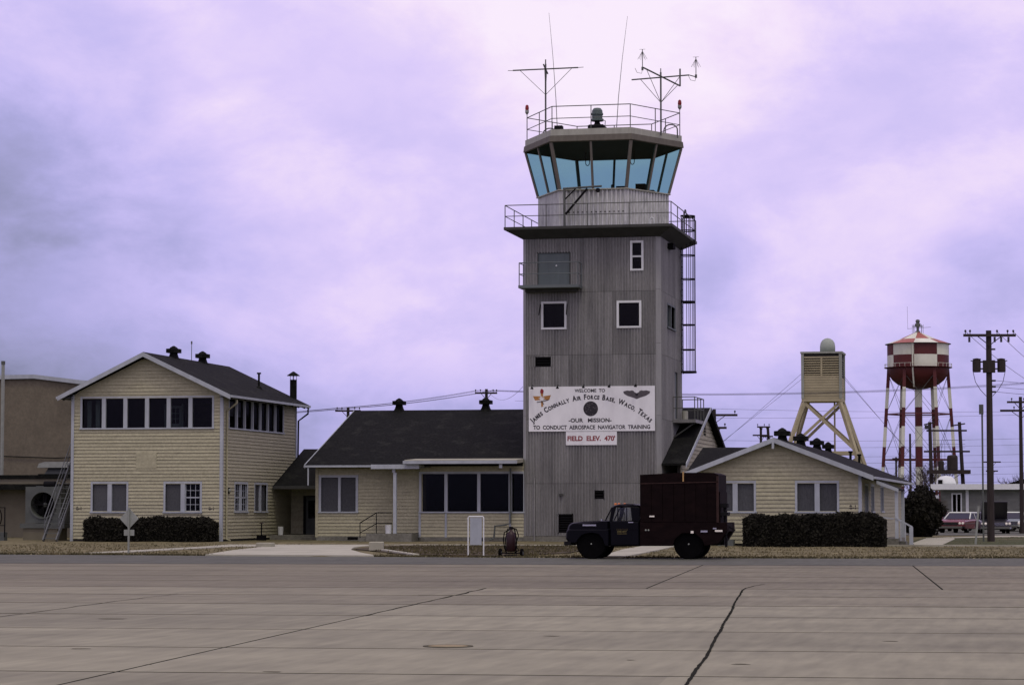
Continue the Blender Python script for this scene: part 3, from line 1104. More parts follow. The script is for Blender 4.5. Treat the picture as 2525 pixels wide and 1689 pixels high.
ky0, ky1, kz0, kz1 = 130.3, 136.0, 2.78, 4.86
q.hexa([(-40.66, ky0, kz0), (-37.75, ky0, kz0), (-37.75, ky1, kz1), (-40.66, ky1, kz1), (-40.66, ky0, kz0 + 0.08), (-37.75, ky0, kz0 + 0.08), (-37.75, ky1, kz1 + 0.08), (-40.66, ky1, kz1 + 0.08)])
kr = obj('roof', q, 'shingle', K)
obj('roof', MB().hexa([(-40.66, 141, 2.9), (-37.75, 141, 2.9), (-37.75, ky1 + 0.01, kz1), (-40.66, ky1 + 0.01, kz1), (-40.66, 141, 2.98), (-37.75, 141, 2.98), (-37.75, ky1 + 0.01, kz1 + 0.08), (-40.66, ky1 + 0.01, kz1 + 0.08)]), 'shingle', K)
obj('eave_board', MB().box(-40.66, -37.75, ky0 - 0.05, ky0 - 0.003, kz0 - 0.08, kz0 + 0.09), 'deck_soffit', kr)
obj('porch_post', MB().box(-38.05, -37.93, 130.4, 130.52, 0.15, 2.74), 'trim', K)
backing('wall', K, BACK(140.5), 37.2, 40.6, 0.0, 3.0, [], 'cream')
obj('porch_floor', MB().box(-40.6, -37.3, 129.6, 133.3, 0.0, 0.28), 'foundation', K)
obj('step', MB().box(-40.2, -37.6, 129.2, 129.595, 0.0, 0.15), 'foundation', K)
for i, (x, lab) in enumerate(((-40.15, 'dull white ash can left of the porch door under the link roof'), (-38.0, 'dull white ash can beside the porch post under the link roof'))):
    t = thing('ash_can', lab, 'ash can', (x, 130.1, 0.28))
    obj('can', MB().lathe((x, 130.1, 0.28), [(0.13, 0.0), (0.15, 0.42), (0.15, 0.44), (0.12, 0.44), (0.11, 0.1)], 14), 'white_paint', t)
    obj('sand', MB().lathe((x, 130.1, 0.28), [(0.117, 0.38), (0.117, 0.40), (0.01, 0.40)], 14), 'walk', t)
t = thing('standpipe', 'dark standpipe with valve wheel by the side wall', 'standpipe', (-40.1, 126.6, 0))
obj('base', MB().box(-40.3, -39.9, 126.4, 126.8, 0, 0.30), 'black', t)
obj('pipe', MB().cyl((-40.1, 126.6, 0.3), (-40.1, 126.6, 0.95), 0.035), 'black', t)
obj('valve_wheel', MB().lathe((-40.1, 126.6, 0.9), [(0.10, 0.0), (0.13, 0.02), (0.10, 0.04)], 12, ring=True), 'fire_red', t)

# ------------------------------------------------------------------ long middle building behind the tower
B = thing('middle_building', 'long one-storey cream clapboard building with broad dark roof left of the tower', 'building', (-31, 131, 0))
YB0, BXL, BXR = 127.0, -37.25, -18.35
fb = FRONT(YB0)
bw = (-37.28 + 0.02, -35.42, 1.52, 3.28)
bw = (-37.02, -35.18, 1.52, 3.26)
w = backing('wall', B, fb, BXL, -33.0, 0.28, 3.95, [bw])
boards(w, fb, lambda z: (BXL + 0.03, -33.02), 0.26, 3.8, [(bw[0] - 0.05, bw[1] + 0.05, bw[2] - 0.03, bw[3] + 0.05)])
window(B, fb, *bw, splits=[-36.05], mull=0.13, tr=0.13, panes='screen')
# entrance bay, a little forward
fv = FRONT(126.35)
w = backing('wall', B, fv, -33.0, -31.62, 0.45, 3.9, [])
boards(w, fv, lambda z: (-32.98, -31.6), 0.44, 3.8, [])
backing('wall', B, LEFT(-33.0), -126.99, -126.36, 0.45, 3.9, [], 'cream')
# glazed porch bay
fg = FRONT(126.15)
gw = (-31.50, -26.22, 1.52, 3.42)
w = backing('wall', B, fg, -31.6, -26.2, 0.25, 3.9, [gw])
boards(w, fg, lambda z: (-31.58, -26.2), 0.24, 1.45, [])
boards(w, fg, lambda z: (-31.58, -26.2), 3.50, 3.9, [])
backing('wall', B, LEFT(-31.6), -126.99, -126.16, 0.25, 3.9, [], 'cream')
window(B, fg, *gw, splits=[-30.22, -28.52, -26.90], mull=0.16, tr=0.12, panes='glass_dark')
for x, z1 in ((-31.58, 1.5), (-30.22, 1.5), (-26.90, 1.5)):
    obj('batten', fg.box(MB(), x - 0.055, x + 0.055, 0.22, z1 - 0.07, 0.02, 0.062), 'trim', B)
obj('corner_board', MB().box(-37.32, -37.18, 126.93, 127.07, 0.2, 3.9), 'cream', B)
backing('wall', B, LEFT(BXL), -144, -127.01, 0.28, 3.9, [], 'cream', gable=(-135.5, 6.9))
frr = RIGHT(BXR)
w = backing('wall', B, frr, 126.6, 144.4, 0.28, 3.92, [], 'interior', gable=(135.5, 6.88))
gs = (6.88 - 3.92) / (135.5 - 126.6)
boards(w, frr, lambda z: (126.65, 144.35) if z <= 3.92 else (126.6 + (z - 3.92) / gs + 0.05, 144.4 - (z - 3.92) / gs - 0.05), 0.28, 6.7, [(135.0, 136.0, 5.6, 6.35)], expo=0.21)
lv = obj('gable_louvre', frr.box(frr.box(MB(), 134.98, 135.03, 5.6, 6.35, 0, 0.05), 135.97, 136.02, 5.6, 6.35, 0, 0.05), 'cream', B)
for k in range(5):
    obj('slat', MB().beam((BXR + 0.03, 135.03, 5.67 + k * 0.15), (BXR + 0.03, 135.97, 5.67 + k * 0.15), 0.10, 0.02), 'cream', lv)
backing('wall', B, BACK(144.2), 18.5, 37.2, 0.28, 3.9, [], 'interior')
obj('inner_floor', MB().box(BXL + 0.2, -26.3, 127.2, 144.0, 0.2, 0.3), 'interior', B)
fo = obj('foundation', fb.box(MB(), BXL - 0.02, -31.62, -0.1, 0.27, -0.1, 0.045), 'foundation', B)
obj('foundation', fg.box(MB(), -31.6, -26.2, -0.1, 0.235, -0.1, 0.05), 'foundation', B)
obj('vent', fb.box(MB(), -35.6, -35.05, 0.08, 0.22, 0.046, 0.06), 'black', fo)
# roof
ex0, ex1 = -37.62, -18.0
ey, ez, ry, rz = 126.1, 3.80, 135.5, 6.92
th = Vector((0, 0, 0.10))


def slope_piece(x0, x1, ya, za, yb, zb):
    a = [Vector((x0, ya, za)), Vector((x1, ya, za)), Vector((x1, yb, zb)), Vector((x0, yb, zb))]
    return MB().hexa(a + [p + th for p in a])


rfB = obj('roof', slope_piece(ex0, -26.25, ey, ez, ry, rz), 'shingle', B)
slp = (rz - ez) / (ry - ey)
obj('roof', slope_piece(-26.25, ex1, 133.35, ez + slp * (133.35 - ey), ry, rz), 'shingle', B)
obj('roof', slope_piece(-19.2, ex1, ey, ez + 0.001, 133.349, ez + slp * (133.35 - ey)), 'shingle', B)
obj('roof', slope_piece(ex0, ex1, 144.9, ez, ry + 0.002, rz), 'shingle', B)
for x in (ex0 - 0.03, ex1 + 0.03):
    obj('rake_board', MB().ext([(x - 0.02, ey, ez - 0.10), (x - 0.02, ry, rz - 0.10), (x - 0.02, ry, rz + 0.12), (x - 0.02, ey, ez + 0.12)], (0.04, 0, 0)), 'trim', rfB)
    obj('rake_board', MB().ext([(x - 0.02, 144.9, ez - 0.10), (x - 0.02, ry, rz - 0.10), (x - 0.02, ry, rz + 0.12), (x - 0.02, 144.9, ez + 0.12)], (0.04, 0, 0)), 'shingle', rfB)
obj('gutter', MB().box(ex0 - 0.05, -32.0, ey - 0.12, ey - 0.004, ez - 0.03, ez + 0.07), 'trim', rfB)
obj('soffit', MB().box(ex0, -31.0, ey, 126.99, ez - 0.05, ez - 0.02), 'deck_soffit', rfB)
obj('downspout', MB().tube([(-37.45, 126.04, 3.75), (-37.45, 126.04, 2.86)], 0.04, 6), 'trim', B)
roof_vent(B, -35.1, ry, 7.0, 0.50)
roof_vent(B, -30.25, ry, 7.0, 0.50)
# the two flat canopies
cn = obj('canopy', MB().box(-33.75, -31.35, 124.9, 126.3, 3.70, 3.86), 'trim', B)
obj('gutter', MB().box(-33.80, -31.30, 124.82, 124.895, 3.66, 3.88), 'trim', cn)
obj('bracket', MB().box(-32.72, -32.58, 124.95, 125.1, 3.48, 3.695), 'trim', cn)
obj('canopy_post', MB().box(-32.68, -32.52, 124.98, 125.14, 0.05, 3.47), 'trim', B)
cn = obj('canopy', MB().hexa([(-32.0, 124.6, 3.92), (-26.22, 124.6, 3.92), (-26.22, 126.9, 4.02), (-32.0, 126.9, 4.02), (-32.0, 124.6, 4.10), (-26.22, 124.6, 4.10), (-26.22, 126.9, 4.20), (-32.0, 126.9, 4.20)]), 'walk', B)
obj('gutter', MB().box(-32.06, -26.22, 124.5, 124.597, 3.90, 4.06), 'trim', cn)
obj('bracket', MB().box(-27.15, -27.0, 124.62, 124.76, 3.68, 3.915), 'trim', cn)
dsp = obj('downspout', MB().tube([(-26.85, 125.95, 3.7), (-26.85, 125.95, 0.95), (-27.05, 125.6, 0.85), (-27.55, 125.5, 0.80), (-27.6, 125.5, 0.2), (-27.8, 125.4, 0.1)], 0.05, 8), 'machine_grey', B)
# stoop with steps and handrail
st = obj('stoop', MB().box(-34.0, -31.65, 124.7, 126.3, -0.05, 0.42), 'foundation', B)
obj('step', MB().box(-34.4, -34.003, 124.8, 126.2, -0.05, 0.22), 'foundation', B)
hr = obj('handrail', MB().tube([(-34.35, 124.8, 0.22), (-34.35, 124.8, 0.95), (-33.5, 124.8, 1.46), (-32.7, 124.8, 1.46)], 0.028, 6), 'rail_black', B)
obj('post', MB().cyl((-33.5, 124.8, 0.42), (-33.5, 124.8, 1.45), 0.026, n=6), 'rail_black', hr)
obj('rail', MB().tube([(-34.35, 124.8, 0.45), (-33.5, 124.8, 0.92), (-32.7, 124.8, 0.92)], 0.022, 6), 'rail_black', hr)
t = thing('ash_can', 'white ash can on the stoop beside the canopy post', 'ash can', (-32.95, 125.1, 0.42))
obj('can', MB().lathe((-32.95, 125.1, 0.42), [(0.15, 0.0), (0.17, 0.40), (0.17, 0.43), (0.14, 0.43), (0.13, 0.1)], 14), 'white_paint', t)
obj('sand', MB().lathe((-32.95, 125.1, 0.42), [(0.135, 0.37), (0.135, 0.39), (0.01, 0.39)], 14), 'walk', t)

# ------------------------------------------------------------------ control tower
T = thing('control_tower', 'tall grey corrugated control tower with green-glazed cab and walkway', 'control tower', (-22.7, 129.6, 0))
TX0, TX1, TY0, TY1, TZ = -26.17, -19.25, 126.0, 133.3, 15.22
ft, fs_ = FRONT(TY0), RIGHT(TX1)
W1, W2, W3 = (-20.62, -20.16, 13.62, 14.92), (-25.16, -24.08, 10.74, 11.94), (-21.31, -20.28, 10.76, 11.92)
DOOR = (-25.44, -23.82, 12.86, 14.50)
LV1, LV2, LV3 = (-25.55, -24.82, 8.77, 9.27), (-22.54, -22.12, 2.15, 2.57), (-24.38, -23.69, 0.46, 1.40)
SW, SD = (128.2, 130.8, 10.86, 11.98), (130.7, 131.7, 6.30, 8.70)
hf = [W1, W2, W3, DOOR, LV1, LV2, LV3]
hsd = [SW, SD]
seams = [0.30, 2.92, 6.12, 9.35, 12.51, TZ]
wf = backing('wall', T, ft, TX0 + 0.12, TX1 - 0.20, 0.0, TZ, hf, 'interior', 0.2)
ws = backing('wall', T, fs_, TY0 + 0.15, TY1 - 0.02, 0.0, TZ, hsd, 'interior', 0.2)
wl_ = backing('wall', T, LEFT(TX0), -TY1 + 0.02, -TY0 - 0.13, 0.0, TZ, [], 'interior', 0.2)
wb_ = backing('wall', T, BACK(TY1), -TX1 + 0.2, -TX0 - 0.2, 0.0, TZ, [], 'interior', 0.2)


def sheets(wall, f, a0, a1, n, holes, m='sheet'):
    for z0, z1 in zip(seams, seams[1:]):
        e = [a0 + (a1 - a0) * k / n for k in range(n + 1)]
        for k in range(n):
            corrugated('sheet', wall, f, e[k] + 0.002, e[k + 1] - 0.002, z0 + 0.008, z1 - 0.010, holes, m, 0.140, 0.050, 0.006 + (k % 2) * 0.006)


sheets(wf, ft, TX0 + 0.10, TX1 - 0.19, 9, hf)
sheets(ws, fs_, TY0 + 0.16, TY1, 9, hsd)
sheets(wl_, LEFT(TX0), -TY1, -TY0 - 0.12, 5, [])
sheets(wb_, BACK(TY1), -TX1, -TX0, 5, [])
for (xa, ya, xb, yb) in ((TX1 - 0.19, TY0 - 0.045, TX1 + 0.045, TY0 + 0.17), (TX0 - 0.045, TY0 + 0.13, TX0 + 0.11, TY0 - 0.045)):
    for z0, z1 in zip([0.3, 3.0, 6.3, 9.9, 12.6], [2.99, 6.29, 9.89, 12.59, TZ]):
        obj('corner_flashing', MB().ext([(xa, ya, z0), (xb, yb, z0), (xb - 0.02 * (1 if xa > -20 else -1), yb + 0.02, z0), (xa - 0.02, ya + 0.02, z0)], (0, 0, z1 - z0)), 'flashing', T)
obj('plinth', MB().box(TX0 - 0.03, TX1 + 0.03, TY0 - 0.03, TY1, -0.1, 0.295), 'foundation', T)
for h in (W1, W2, W3):
    window(T, ft, *h, tr=0.11, panes='glass_dark', m='white_paint', splits=[], proud=0.085, sash=(), sill=False)
obj('meeting_rail', ft.box(MB(), W1[0], W1[1], 14.20, 14.28, -0.06, 0.06), 'white_paint', T)
for h in (W1, W2, W3):
    obj('sill', ft.box(MB(), h[0] - 0.11, h[1] + 0.11, h[2] - 0.10, h[2] - 0.004, -0.05, 0.10), 'white_paint', T)
for s_ in (-1, 1):
    x = (W2[0] - 0.14) if s_ < 0 else (W2[1] + 0.14)
    obj('shutter_arm', MB().beam((x, TY0 - 0.06, 11.9), (x + s_ * 0.02, TY0 - 0.42, 11.35), 0.04, 0.05), 'black', T)
window(T, fs_, *SW, splits=[129.5], tr=0.10, panes='glass_clear', m='balcony_green', proud=0.075)
obj('door', ft.box(MB(), DOOR[0], DOOR[1], DOOR[2], DOOR[3], -0.10, -0.02), 'door_green', T)
obj('door_frame', ft.box(ft.box(ft.box(MB(), DOOR[0] - 0.05, DOOR[0], DOOR[2], DOOR[3] + 0.05, -0.1, 0.05), DOOR[1], DOOR[1] + 0.05, DOOR[2], DOOR[3] + 0.05, -0.1, 0.05), DOOR[0] + 0.001, DOOR[1] - 0.001, DOOR[3], DOOR[3] + 0.045, -0.1, 0.045), 'deck_dark', T)
obj('side_door', fs_.box(MB(), SD[0], SD[1], SD[2], SD[3], -0.10, -0.02), 'door_green', T)
for h in (LV1, LV2, LV3):
    lf = obj('louvre', ft.box(ft.box(MB(), h[0] - 0.03, h[0], h[2] - 0.03, h[3] + 0.03, -0.1, 0.055), h[1], h[1] + 0.03, h[2] - 0.03, h[3] + 0.03, -0.1, 0.055), 'black', T)
    obj('backing', ft.box(MB(), h[0], h[1], h[2], h[3], -0.18, -0.16), 'black', lf)
    n = max(3, int((h[3] - h[2]) / 0.11))
    for k in range(n):
        z = h[2] + (k + 0.5) * (h[3] - h[2]) / n
        obj('slat', MB().beam((h[0], TY0 - 0.0, z), (h[1], TY0 - 0.0, z), 0.09, 0.015, (0, -0.7, 0.7)), 'black', lf)
obj('conduit', MB().cyl((-25.62, TY0 - 0.09, 0.05), (-25.62, TY0 - 0.09, 3.2), 0.045, n=8), 'sheet', T)
obj('vent_hood', ft.box(MB(), -24.36, -24.15, 2.30, 2.41, 0.04, 0.14), 'deck_dark', T)
obj('flood_light', fs_.box(MB(), 128.3, 129.1, 14.85, 15.12, 0.05, 0.35), 'black', T)
# front balcony
bal = obj('balcony', MB().box(-26.22, -23.15, 124.85, 125.95, 12.66, 12.80), 'balcony_green', T)
obj('beam', MB().box(-26.0, -23.4, 125.5, 125.95, 12.50, 12.655), 'deck_dark', bal)
obj('knob', MB().ell((-24.5, TY0 - 0.0, 13.85), (0.045, 0.045, 0.045), 8, 6), 'white_paint', bal)
railing(T, [(-26.18, 125.93), (-26.18, 124.9), (-23.2, 124.9), (-23.2, 125.93)], 1.12, 12.80, r=0.026, m='balcony_green', every=3.2)
# side landing with railing
ld = obj('landing', MB().box(TX1 + 0.06, -18.02, 129.9, 133.4, 6.05, 6.22), 'sheet', T)
obj('bracket', MB().beam((TX1 + 0.06, 130.1, 5.3), (-18.1, 130.1, 6.04), 0.07, 0.07), 'deck_dark', ld)
railing(T, [(TX1 + 0.06, 129.95), (-18.07, 129.95), (-18.07, 133.35), (TX1 + 0.06, 133.35)], 1.15, 6.22, r=0.025, m='rail', every=1.2)
obj('drum', MB().lathe((-18.95, 132.6, 6.22), [(0.16, 0), (0.16, 0.5), (0.14, 0.52)], 12), 'fascia_light', T)
# walkway deck with flared soffit
DX0, DX1, DY0, DY1 = -27.02, -18.48, 125.1, 134.1
q = MB()
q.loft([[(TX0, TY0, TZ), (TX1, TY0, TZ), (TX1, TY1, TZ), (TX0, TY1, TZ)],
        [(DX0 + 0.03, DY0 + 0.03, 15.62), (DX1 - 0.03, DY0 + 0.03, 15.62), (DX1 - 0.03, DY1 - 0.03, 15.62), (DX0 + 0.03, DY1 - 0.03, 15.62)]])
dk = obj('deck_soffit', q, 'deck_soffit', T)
obj('deck', MB().box(DX0, DX1, DY0, DY1, 15.622, 15.76), 'deck_dark', T)
railing(T, [(DX0 + 0.06, DY0 + 0.06), (DX1 - 0.06, DY0 + 0.06), (DX1 - 0.06, DY1 - 0.06), (DX0 + 0.06, DY1 - 0.06)], 1.10, 15.76, closed=True, r=0.024, m='rail', every=2.05)
# caged ladder on the right flank
LXc, LYc = TX1, 132.75
lad = obj('ladder', MB().cyl((LXc + 0.16, LYc - 0.22, 8.7), (LXc + 0.16, LYc - 0.22, 16.9), 0.03, n=6).cyl((LXc + 0.16, LYc + 0.22, 8.7), (LXc + 0.16, LYc + 0.22, 16.9), 0.03, n=6), 'rail_black', T)
for k in range(26):
    z = 8.9 + k * 0.30
    obj('rung', MB().cyl((LXc + 0.16, LYc - 0.22, z), (LXc + 0.16, LYc + 0.22, z), 0.014, n=5), 'rail_black', lad)


def hoop(z, r=0.42, th=0.03, h=0.05):
    c = Vector((LXc + 0.42, LYc, z))
    q = MB()
    pp = [(LXc + 0.14, LYc - 0.36, z)] + [c + Vector((r * math.cos(t), r * math.sin(t), 0)) for t in np.linspace(-1.9, 1.9, 13)] + [(LXc + 0.14, LYc + 0.36, z)]
    for a, b in zip(pp, pp[1:]):
        q.beam(a, b, th, h)
    return q


cage = obj('ladder_cage', hoop(8.78, 0.46, 0.05, 0.10), 'rail_black', T)
for z in (9.95, 11.25, 12.45, 13.65, 14.9, 16.2, 16.95):
    obj('hoop', hoop(z, 0.42, 0.03, 0.10 if z in (12.45, 16.95) else 0.055), 'rail_black', cage)
for t in np.linspace(-1.5, 1.5, 7):
    p = Vector((LXc + 0.42 + 0.425 * math.cos(t), LYc + 0.425 * math.sin(t), 0))
    obj('strip', MB().beam(p + Vector((0, 0, 8.78)), p + Vector((0, 0, 17.0)), 0.03, 0.02), 'rail_black', cage)
# cab
CX, CY = -22.68, 129.28


def hexp(rad, z):
    return [Vector((CX + rad * math.cos(R(60 * k)), CY + rad * math.sin(R(60 * k)), z)) for k in range(6)]


SZ, HZ = 17.74, 20.06
RS, RT = 3.45, 4.10
base = hexp(RS, 0)
core = obj('cab_wall', MB().loft([hexp(RS - 0.13, 15.77), hexp(RS - 0.13, SZ - 0.05)]), 'sheet_light', T)
for k in range(6):
    a, b = base[k], base[(k + 1) % 6]
    f = Fr(a, b - a)
    L_ = (b - a).length
    for j in range(3):
        corrugated('sheet', core, f, L_ * j / 3 + 0.001, L_ * (j + 1) / 3 - 0.001, 15.78, SZ - 0.06, [], 'sheet_light', 0.21, 0.10, -0.10)
obj('sill_ring', MB().loft([hexp(RS + 0.05, SZ - 0.06), hexp(RS + 0.07, SZ - 0.05), hexp(RS + 0.07, SZ), hexp(RS - 0.2, SZ + 0.005)]), 'fascia_light', T)
obj('cab_floor', MB().loft([hexp(RS - 0.1, 16.55), hexp(RS - 0.1, 16.6)]), 'interior', T)
obj('cab_ceiling', MB().loft([hexp(RT - 0.12, HZ + 0.02), hexp(RT - 0.12, HZ + 0.06)]), 'interior', T)
lo, hi = hexp(RS - 0.03, SZ), hexp(RT - 0.03, HZ)
for k in range(6):
    a0, b0, a1, b1 = lo[k], lo[(k + 1) % 6], hi[k], hi[(k + 1) % 6]
    m0, m1 = (a0 + b0) / 2, (a1 + b1) / 2
    obj('corner_mullion', MB().beam(a0, a1, 0.15, 0.12, (CX - a0.x, CY - a0.y, 0)), 'mullion', T)
    obj('mullion', MB().beam(m0, m1, 0.11, 0.10, (CX - m0.x, CY - m0.y, 0)), 'mullion', T)
    for p, q_, r_, s_ in ((a0, m0, m1, a1), (m0, b0, b1, m1)):
        obj('glass_pane', MB().quad(p, q_, r_, s_), 'glass_tower', T)
obj('lower_fascia', MB().loft([hexp(RT + 0.02, HZ), hexp(RT + 0.10, HZ + 0.04), hexp(RT + 0.06, HZ + 0.34), hexp(RT - 0.2, HZ + 0.34)], caps=False), 'fascia_brown', T)
obj('upper_fascia', MB().loft([hexp(RT + 0.0, HZ + 0.342), hexp(RT + 0.0, HZ + 0.66), hexp(RT - 0.18, HZ + 0.66), hexp(RT - 0.18, HZ + 0.45)], caps=False), 'fascia_light', T)
obj('roof', MB().loft([hexp(RT - 0.10, HZ + 0.38), hexp(RT - 0.10, HZ + 0.46)]), 'deck_soffit', T)
RZ = HZ + 0.46
hx = hexp(RT - 0.10, 0)
railing(T, [(p.x, p.y) for p in hx], 1.22, HZ + 0.62, closed=True, r=0.024, m='rail', every=2.05)
# davit and pipes on the cab front
yd = 126.0
dv = obj('davit', MB().cyl((-24.08, yd, 15.8), (-24.08, yd, 17.78), 0.055, n=8), 'rail', T)
obj('arm', MB().cyl((-24.15, yd, 17.74), (-22.15, yd - 0.15, 17.80), 0.05, n=8), 'rail', dv)
obj('brace', MB().cyl((-24.02, yd, 16.45), (-22.9, yd - 0.1, 17.70), 0.06, n=8), 'rail_black', dv)
obj('strut', MB().cyl((-24.05, yd, 17.2), (-23.5, yd - 0.05, 17.72), 0.035, n=8), 'rail_black', dv)
obj('pulley', MB().lathe((-22.35, yd - 0.14, 17.6), [(0.10, -0.05), (0.12, 0), (0.10, 0.05)], 10, 'Y'), 'rail_black', dv)
obj('gooseneck', MB().tube([(-19.95, 127.4, 15.76), (-19.95, 127.4, 16.2)] + [(-19.85 - 0.1 * math.cos(t), 127.4, 16.2 + 0.12 * math.sin(t)) for t in np.linspace(0.3, math.pi, 7)] + [(-19.75, 127.4, 16.05)], 0.045, 8), 'white_paint', T)
obj('ladder_hoop', MB().tube([(-18.65, 130.6, 15.76), (-18.65, 130.6, 16.75)] + [(-18.65, 130.95 - 0.35 * math.cos(t), 16.75 + 0.35 * math.sin(t)) for t in np.linspace(0.2, 2.9, 8)] + [(-18.65, 131.3, 15.76)], 0.03, 6), 'rail_black', T)
# roof clutter parts of the tower
obj('roof_hatch', MB().loft([[( -25.05, 128.0, RZ), (-24.55, 128.0, RZ), (-24.55, 128.5, RZ), (-25.05, 128.5, RZ)], [(-25.0, 128.05, RZ + 0.75), (-24.6, 128.05, RZ + 0.75), (-24.6, 128.45, RZ + 0.75), (-25.0, 128.45, RZ + 0.75)]]), 'rail_black', T)
for x in (-19.4, -25.7):
    obj('pipe_loop', MB().tube([(x, 128.6, RZ), (x, 128.6, RZ + 0.4)] + [(x + 0.35 - 0.35 * math.cos(t), 128.6, RZ + 0.4 + 0.3 * math.sin(t)) for t in np.linspace(0.2, 2.9, 8)] + [(x + 0.7, 128.6, RZ)], 0.035, 6), 'rail', T)

# things in the cab
cons = thing('console', 'dark equipment console along the cab windows of the tower', 'console', (-22.6, 128.3, 16.6))
obj('desk', MB().box(-24.4, -20.9, 126.75, 127.4, 16.6, 17.55), 'black', cons)
for x, w_, h_ in ((-21.35, 0.5, 0.35), (-23.6, 0.35, 0.25), (-20.95, 0.35, 0.2)):
    obj('instrument', MB().box(x - w_ / 2, x + w_ / 2, 126.9, 127.3, 17.551, 17.56 + h_), 'black', cons)
cab2 = thing('radio_cabinet', 'dark cabinet standing by the right cab windows', 'cabinet', (-20.6, 128.6, 16.6))
obj('case', MB().box(-20.85, -20.35, 128.4, 129.0, 16.6, 18.2), 'black', cab2)
obj('shelf', MB().box(-21.3, -19.9, 128.3, 129.1, 17.72, 17.85), 'black', cab2)
for i, (x, lab) in enumerate(((-23.55, 'looped black cable hanging from the cab ceiling at left'), (-21.2, 'looped black cable hanging from the cab ceiling at right'))):
    o = obj('cable_loop', MB().tube([(x - 0.1, 129.6, HZ), (x - 0.1, 129.6, 19.55)] + [(x - 0.1 * math.cos(t), 129.6, 19.5 - 0.14 * math.sin(t)) for t in np.linspace(0.2, 2.9, 7)] + [(x + 0.1, 129.6, 19.55), (x + 0.1, 129.6, HZ)], 0.022, 5), 'black')
    tag(o, lab, 'cable', 'hanging cables')


def skin(name, V, Ed, rad, m, parent=None, lv=1):
    me = bpy.data.meshes.new(name)
    me.from_pydata(V, Ed, [])
    o = bpy.data.objects.new(name, me)
    col.objects.link(o)
    sk = o.modifiers.new('skin', 'SKIN')
    for i, sv in enumerate(me.skin_vertices[0].data):
        r_ = rad[i]
        sv.radius = r_ if isinstance(r_, tuple) else (r_, r_)
        sv.use_root = (i == 0)
    sb = o.modifiers.new('sub', 'SUBSURF')
    sb.levels = sb.render_levels = lv
    dg = bpy.context.evaluated_depsgraph_get()
    dg.update()
    m2 = bpy.data.meshes.new_from_object(o.evaluated_get(dg))
    bpy.data.objects.remove(o)
    for p in m2.polygons:
        p.use_smooth = True
    m2.materials.clear()
    m2.materials.append(M[m])
    n = bpy.data.objects.new(name, m2)
    col.objects.link(n)
    if parent:
        n.parent = parent
    return n


# the controller, seated at the console and looking out (only head and shoulders show)
V = [(0, 0, 0.55), (0, 0.02, 0.75), (0, 0.03, 0.98), (0, 0.0, 1.10), (0, -0.01, 1.19), (0, -0.02, 1.30), (0, -0.02, 1.37),
     (-0.19, 0.02, 1.0), (-0.25, -0.08, 0.78), (-0.20, -0.32, 0.75), (-0.18, -0.42, 0.76), (0.19, 0.02, 1.0), (0.25, -0.08, 0.78), (0.20, -0.32, 0.75), (0.18, -0.42, 0.76),
     (-0.10, -0.05, 0.52), (-0.12, -0.45, 0.50), (-0.12, -0.43, 0.10), (-0.12, -0.56, 0.06), (0.10, -0.05, 0.52), (0.12, -0.45, 0.50), (0.12, -0.43, 0.10), (0.12, -0.56, 0.06)]
Ed = [(0, 1), (1, 2), (2, 3), (3, 4), (4, 5), (5, 6), (2, 7), (7, 8), (8, 9), (9, 10), (2, 11), (11, 12), (12, 13), (13, 14), (0, 15), (15, 16), (16, 17), (17, 18), (0, 19), (19, 20), (20, 21), (21, 22)]
rad = [0.16, (0.17, 0.12), (0.18, 0.11), 0.06, 0.075, (0.085, 0.10), 0.06, 0.065, 0.05, 0.04, 0.035, 0.065, 0.05, 0.04, 0.035, 0.09, 0.07, 0.05, 0.045, 0.09, 0.07, 0.05, 0.045]
pers = thing('person', 'person seated in the tower cab, head and shoulders dark against the glass', 'person', (-21.95, 127.9, 16.72), rotz=0.0)
skin('body', V, Ed, rad, 'uniform', pers, 1)
obj('hair', MB().ell((0, 0.0, 1.33), (0.088, 0.10, 0.09), 10, 6), 'black', pers)
chair = thing('office_chair', 'dark swivel chair under the person in the tower cab', 'chair', (-21.95, 127.95, 16.6))
obj('seat', MB().box(-22.2, -21.7, 127.7, 128.2, 17.02, 17.1), 'black', chair)
obj('stem', MB().cyl((-21.95, 127.95, 16.62), (-21.95, 127.95, 17.02), 0.04), 'black', chair)
obj('foot', MB().lathe((-21.95, 127.95, 16.6), [(0.28, 0), (0.26, 0.03), (0.04, 0.06)], 10), 'black', chair)

# ------------------------------------------------------------------ gear on the tower roof
bc = thing('airport_beacon', 'drum-shaped airport beacon on a dark base at the middle of the tower roof', 'beacon', (-22.75, 128.0, RZ))
bx, by = -22.75, 128.0
obj('base', MB().loft([[(bx - 0.42, by - 0.42, RZ), (bx + 0.42, by - 0.42, RZ), (bx + 0.42, by + 0.42, RZ), (bx - 0.42, by + 0.42, RZ)],
                       [(bx - 0.42, by - 0.42, RZ + 0.62), (bx + 0.42, by - 0.42, RZ + 0.62), (bx + 0.42, by + 0.42, RZ + 0.62), (bx - 0.42, by + 0.42, RZ + 0.62)],
                       [(bx - 0.36, by - 0.36, RZ + 0.68), (bx + 0.36, by - 0.36, RZ + 0.68), (bx + 0.36, by + 0.36, RZ + 0.68), (bx - 0.36, by + 0.36, RZ + 0.68)]]), 'rail_black', bc)
obj('neck', MB().lathe((bx, by, RZ + 0.68), [(0.22, 0), (0.14, 0.12), (0.14, 0.22)], 12), 'rail_black', bc)
obj('yoke', MB().tube([(bx + 0.40, by, RZ + 0.66), (bx + 0.42, by, RZ + 0.9), (bx + 0.30, by, RZ + 0.95)], 0.02, 6), 'rail_black', bc)
dm = mat('beacon_green', (0.085, 0.12, 0.10), 0.5, 0.1)
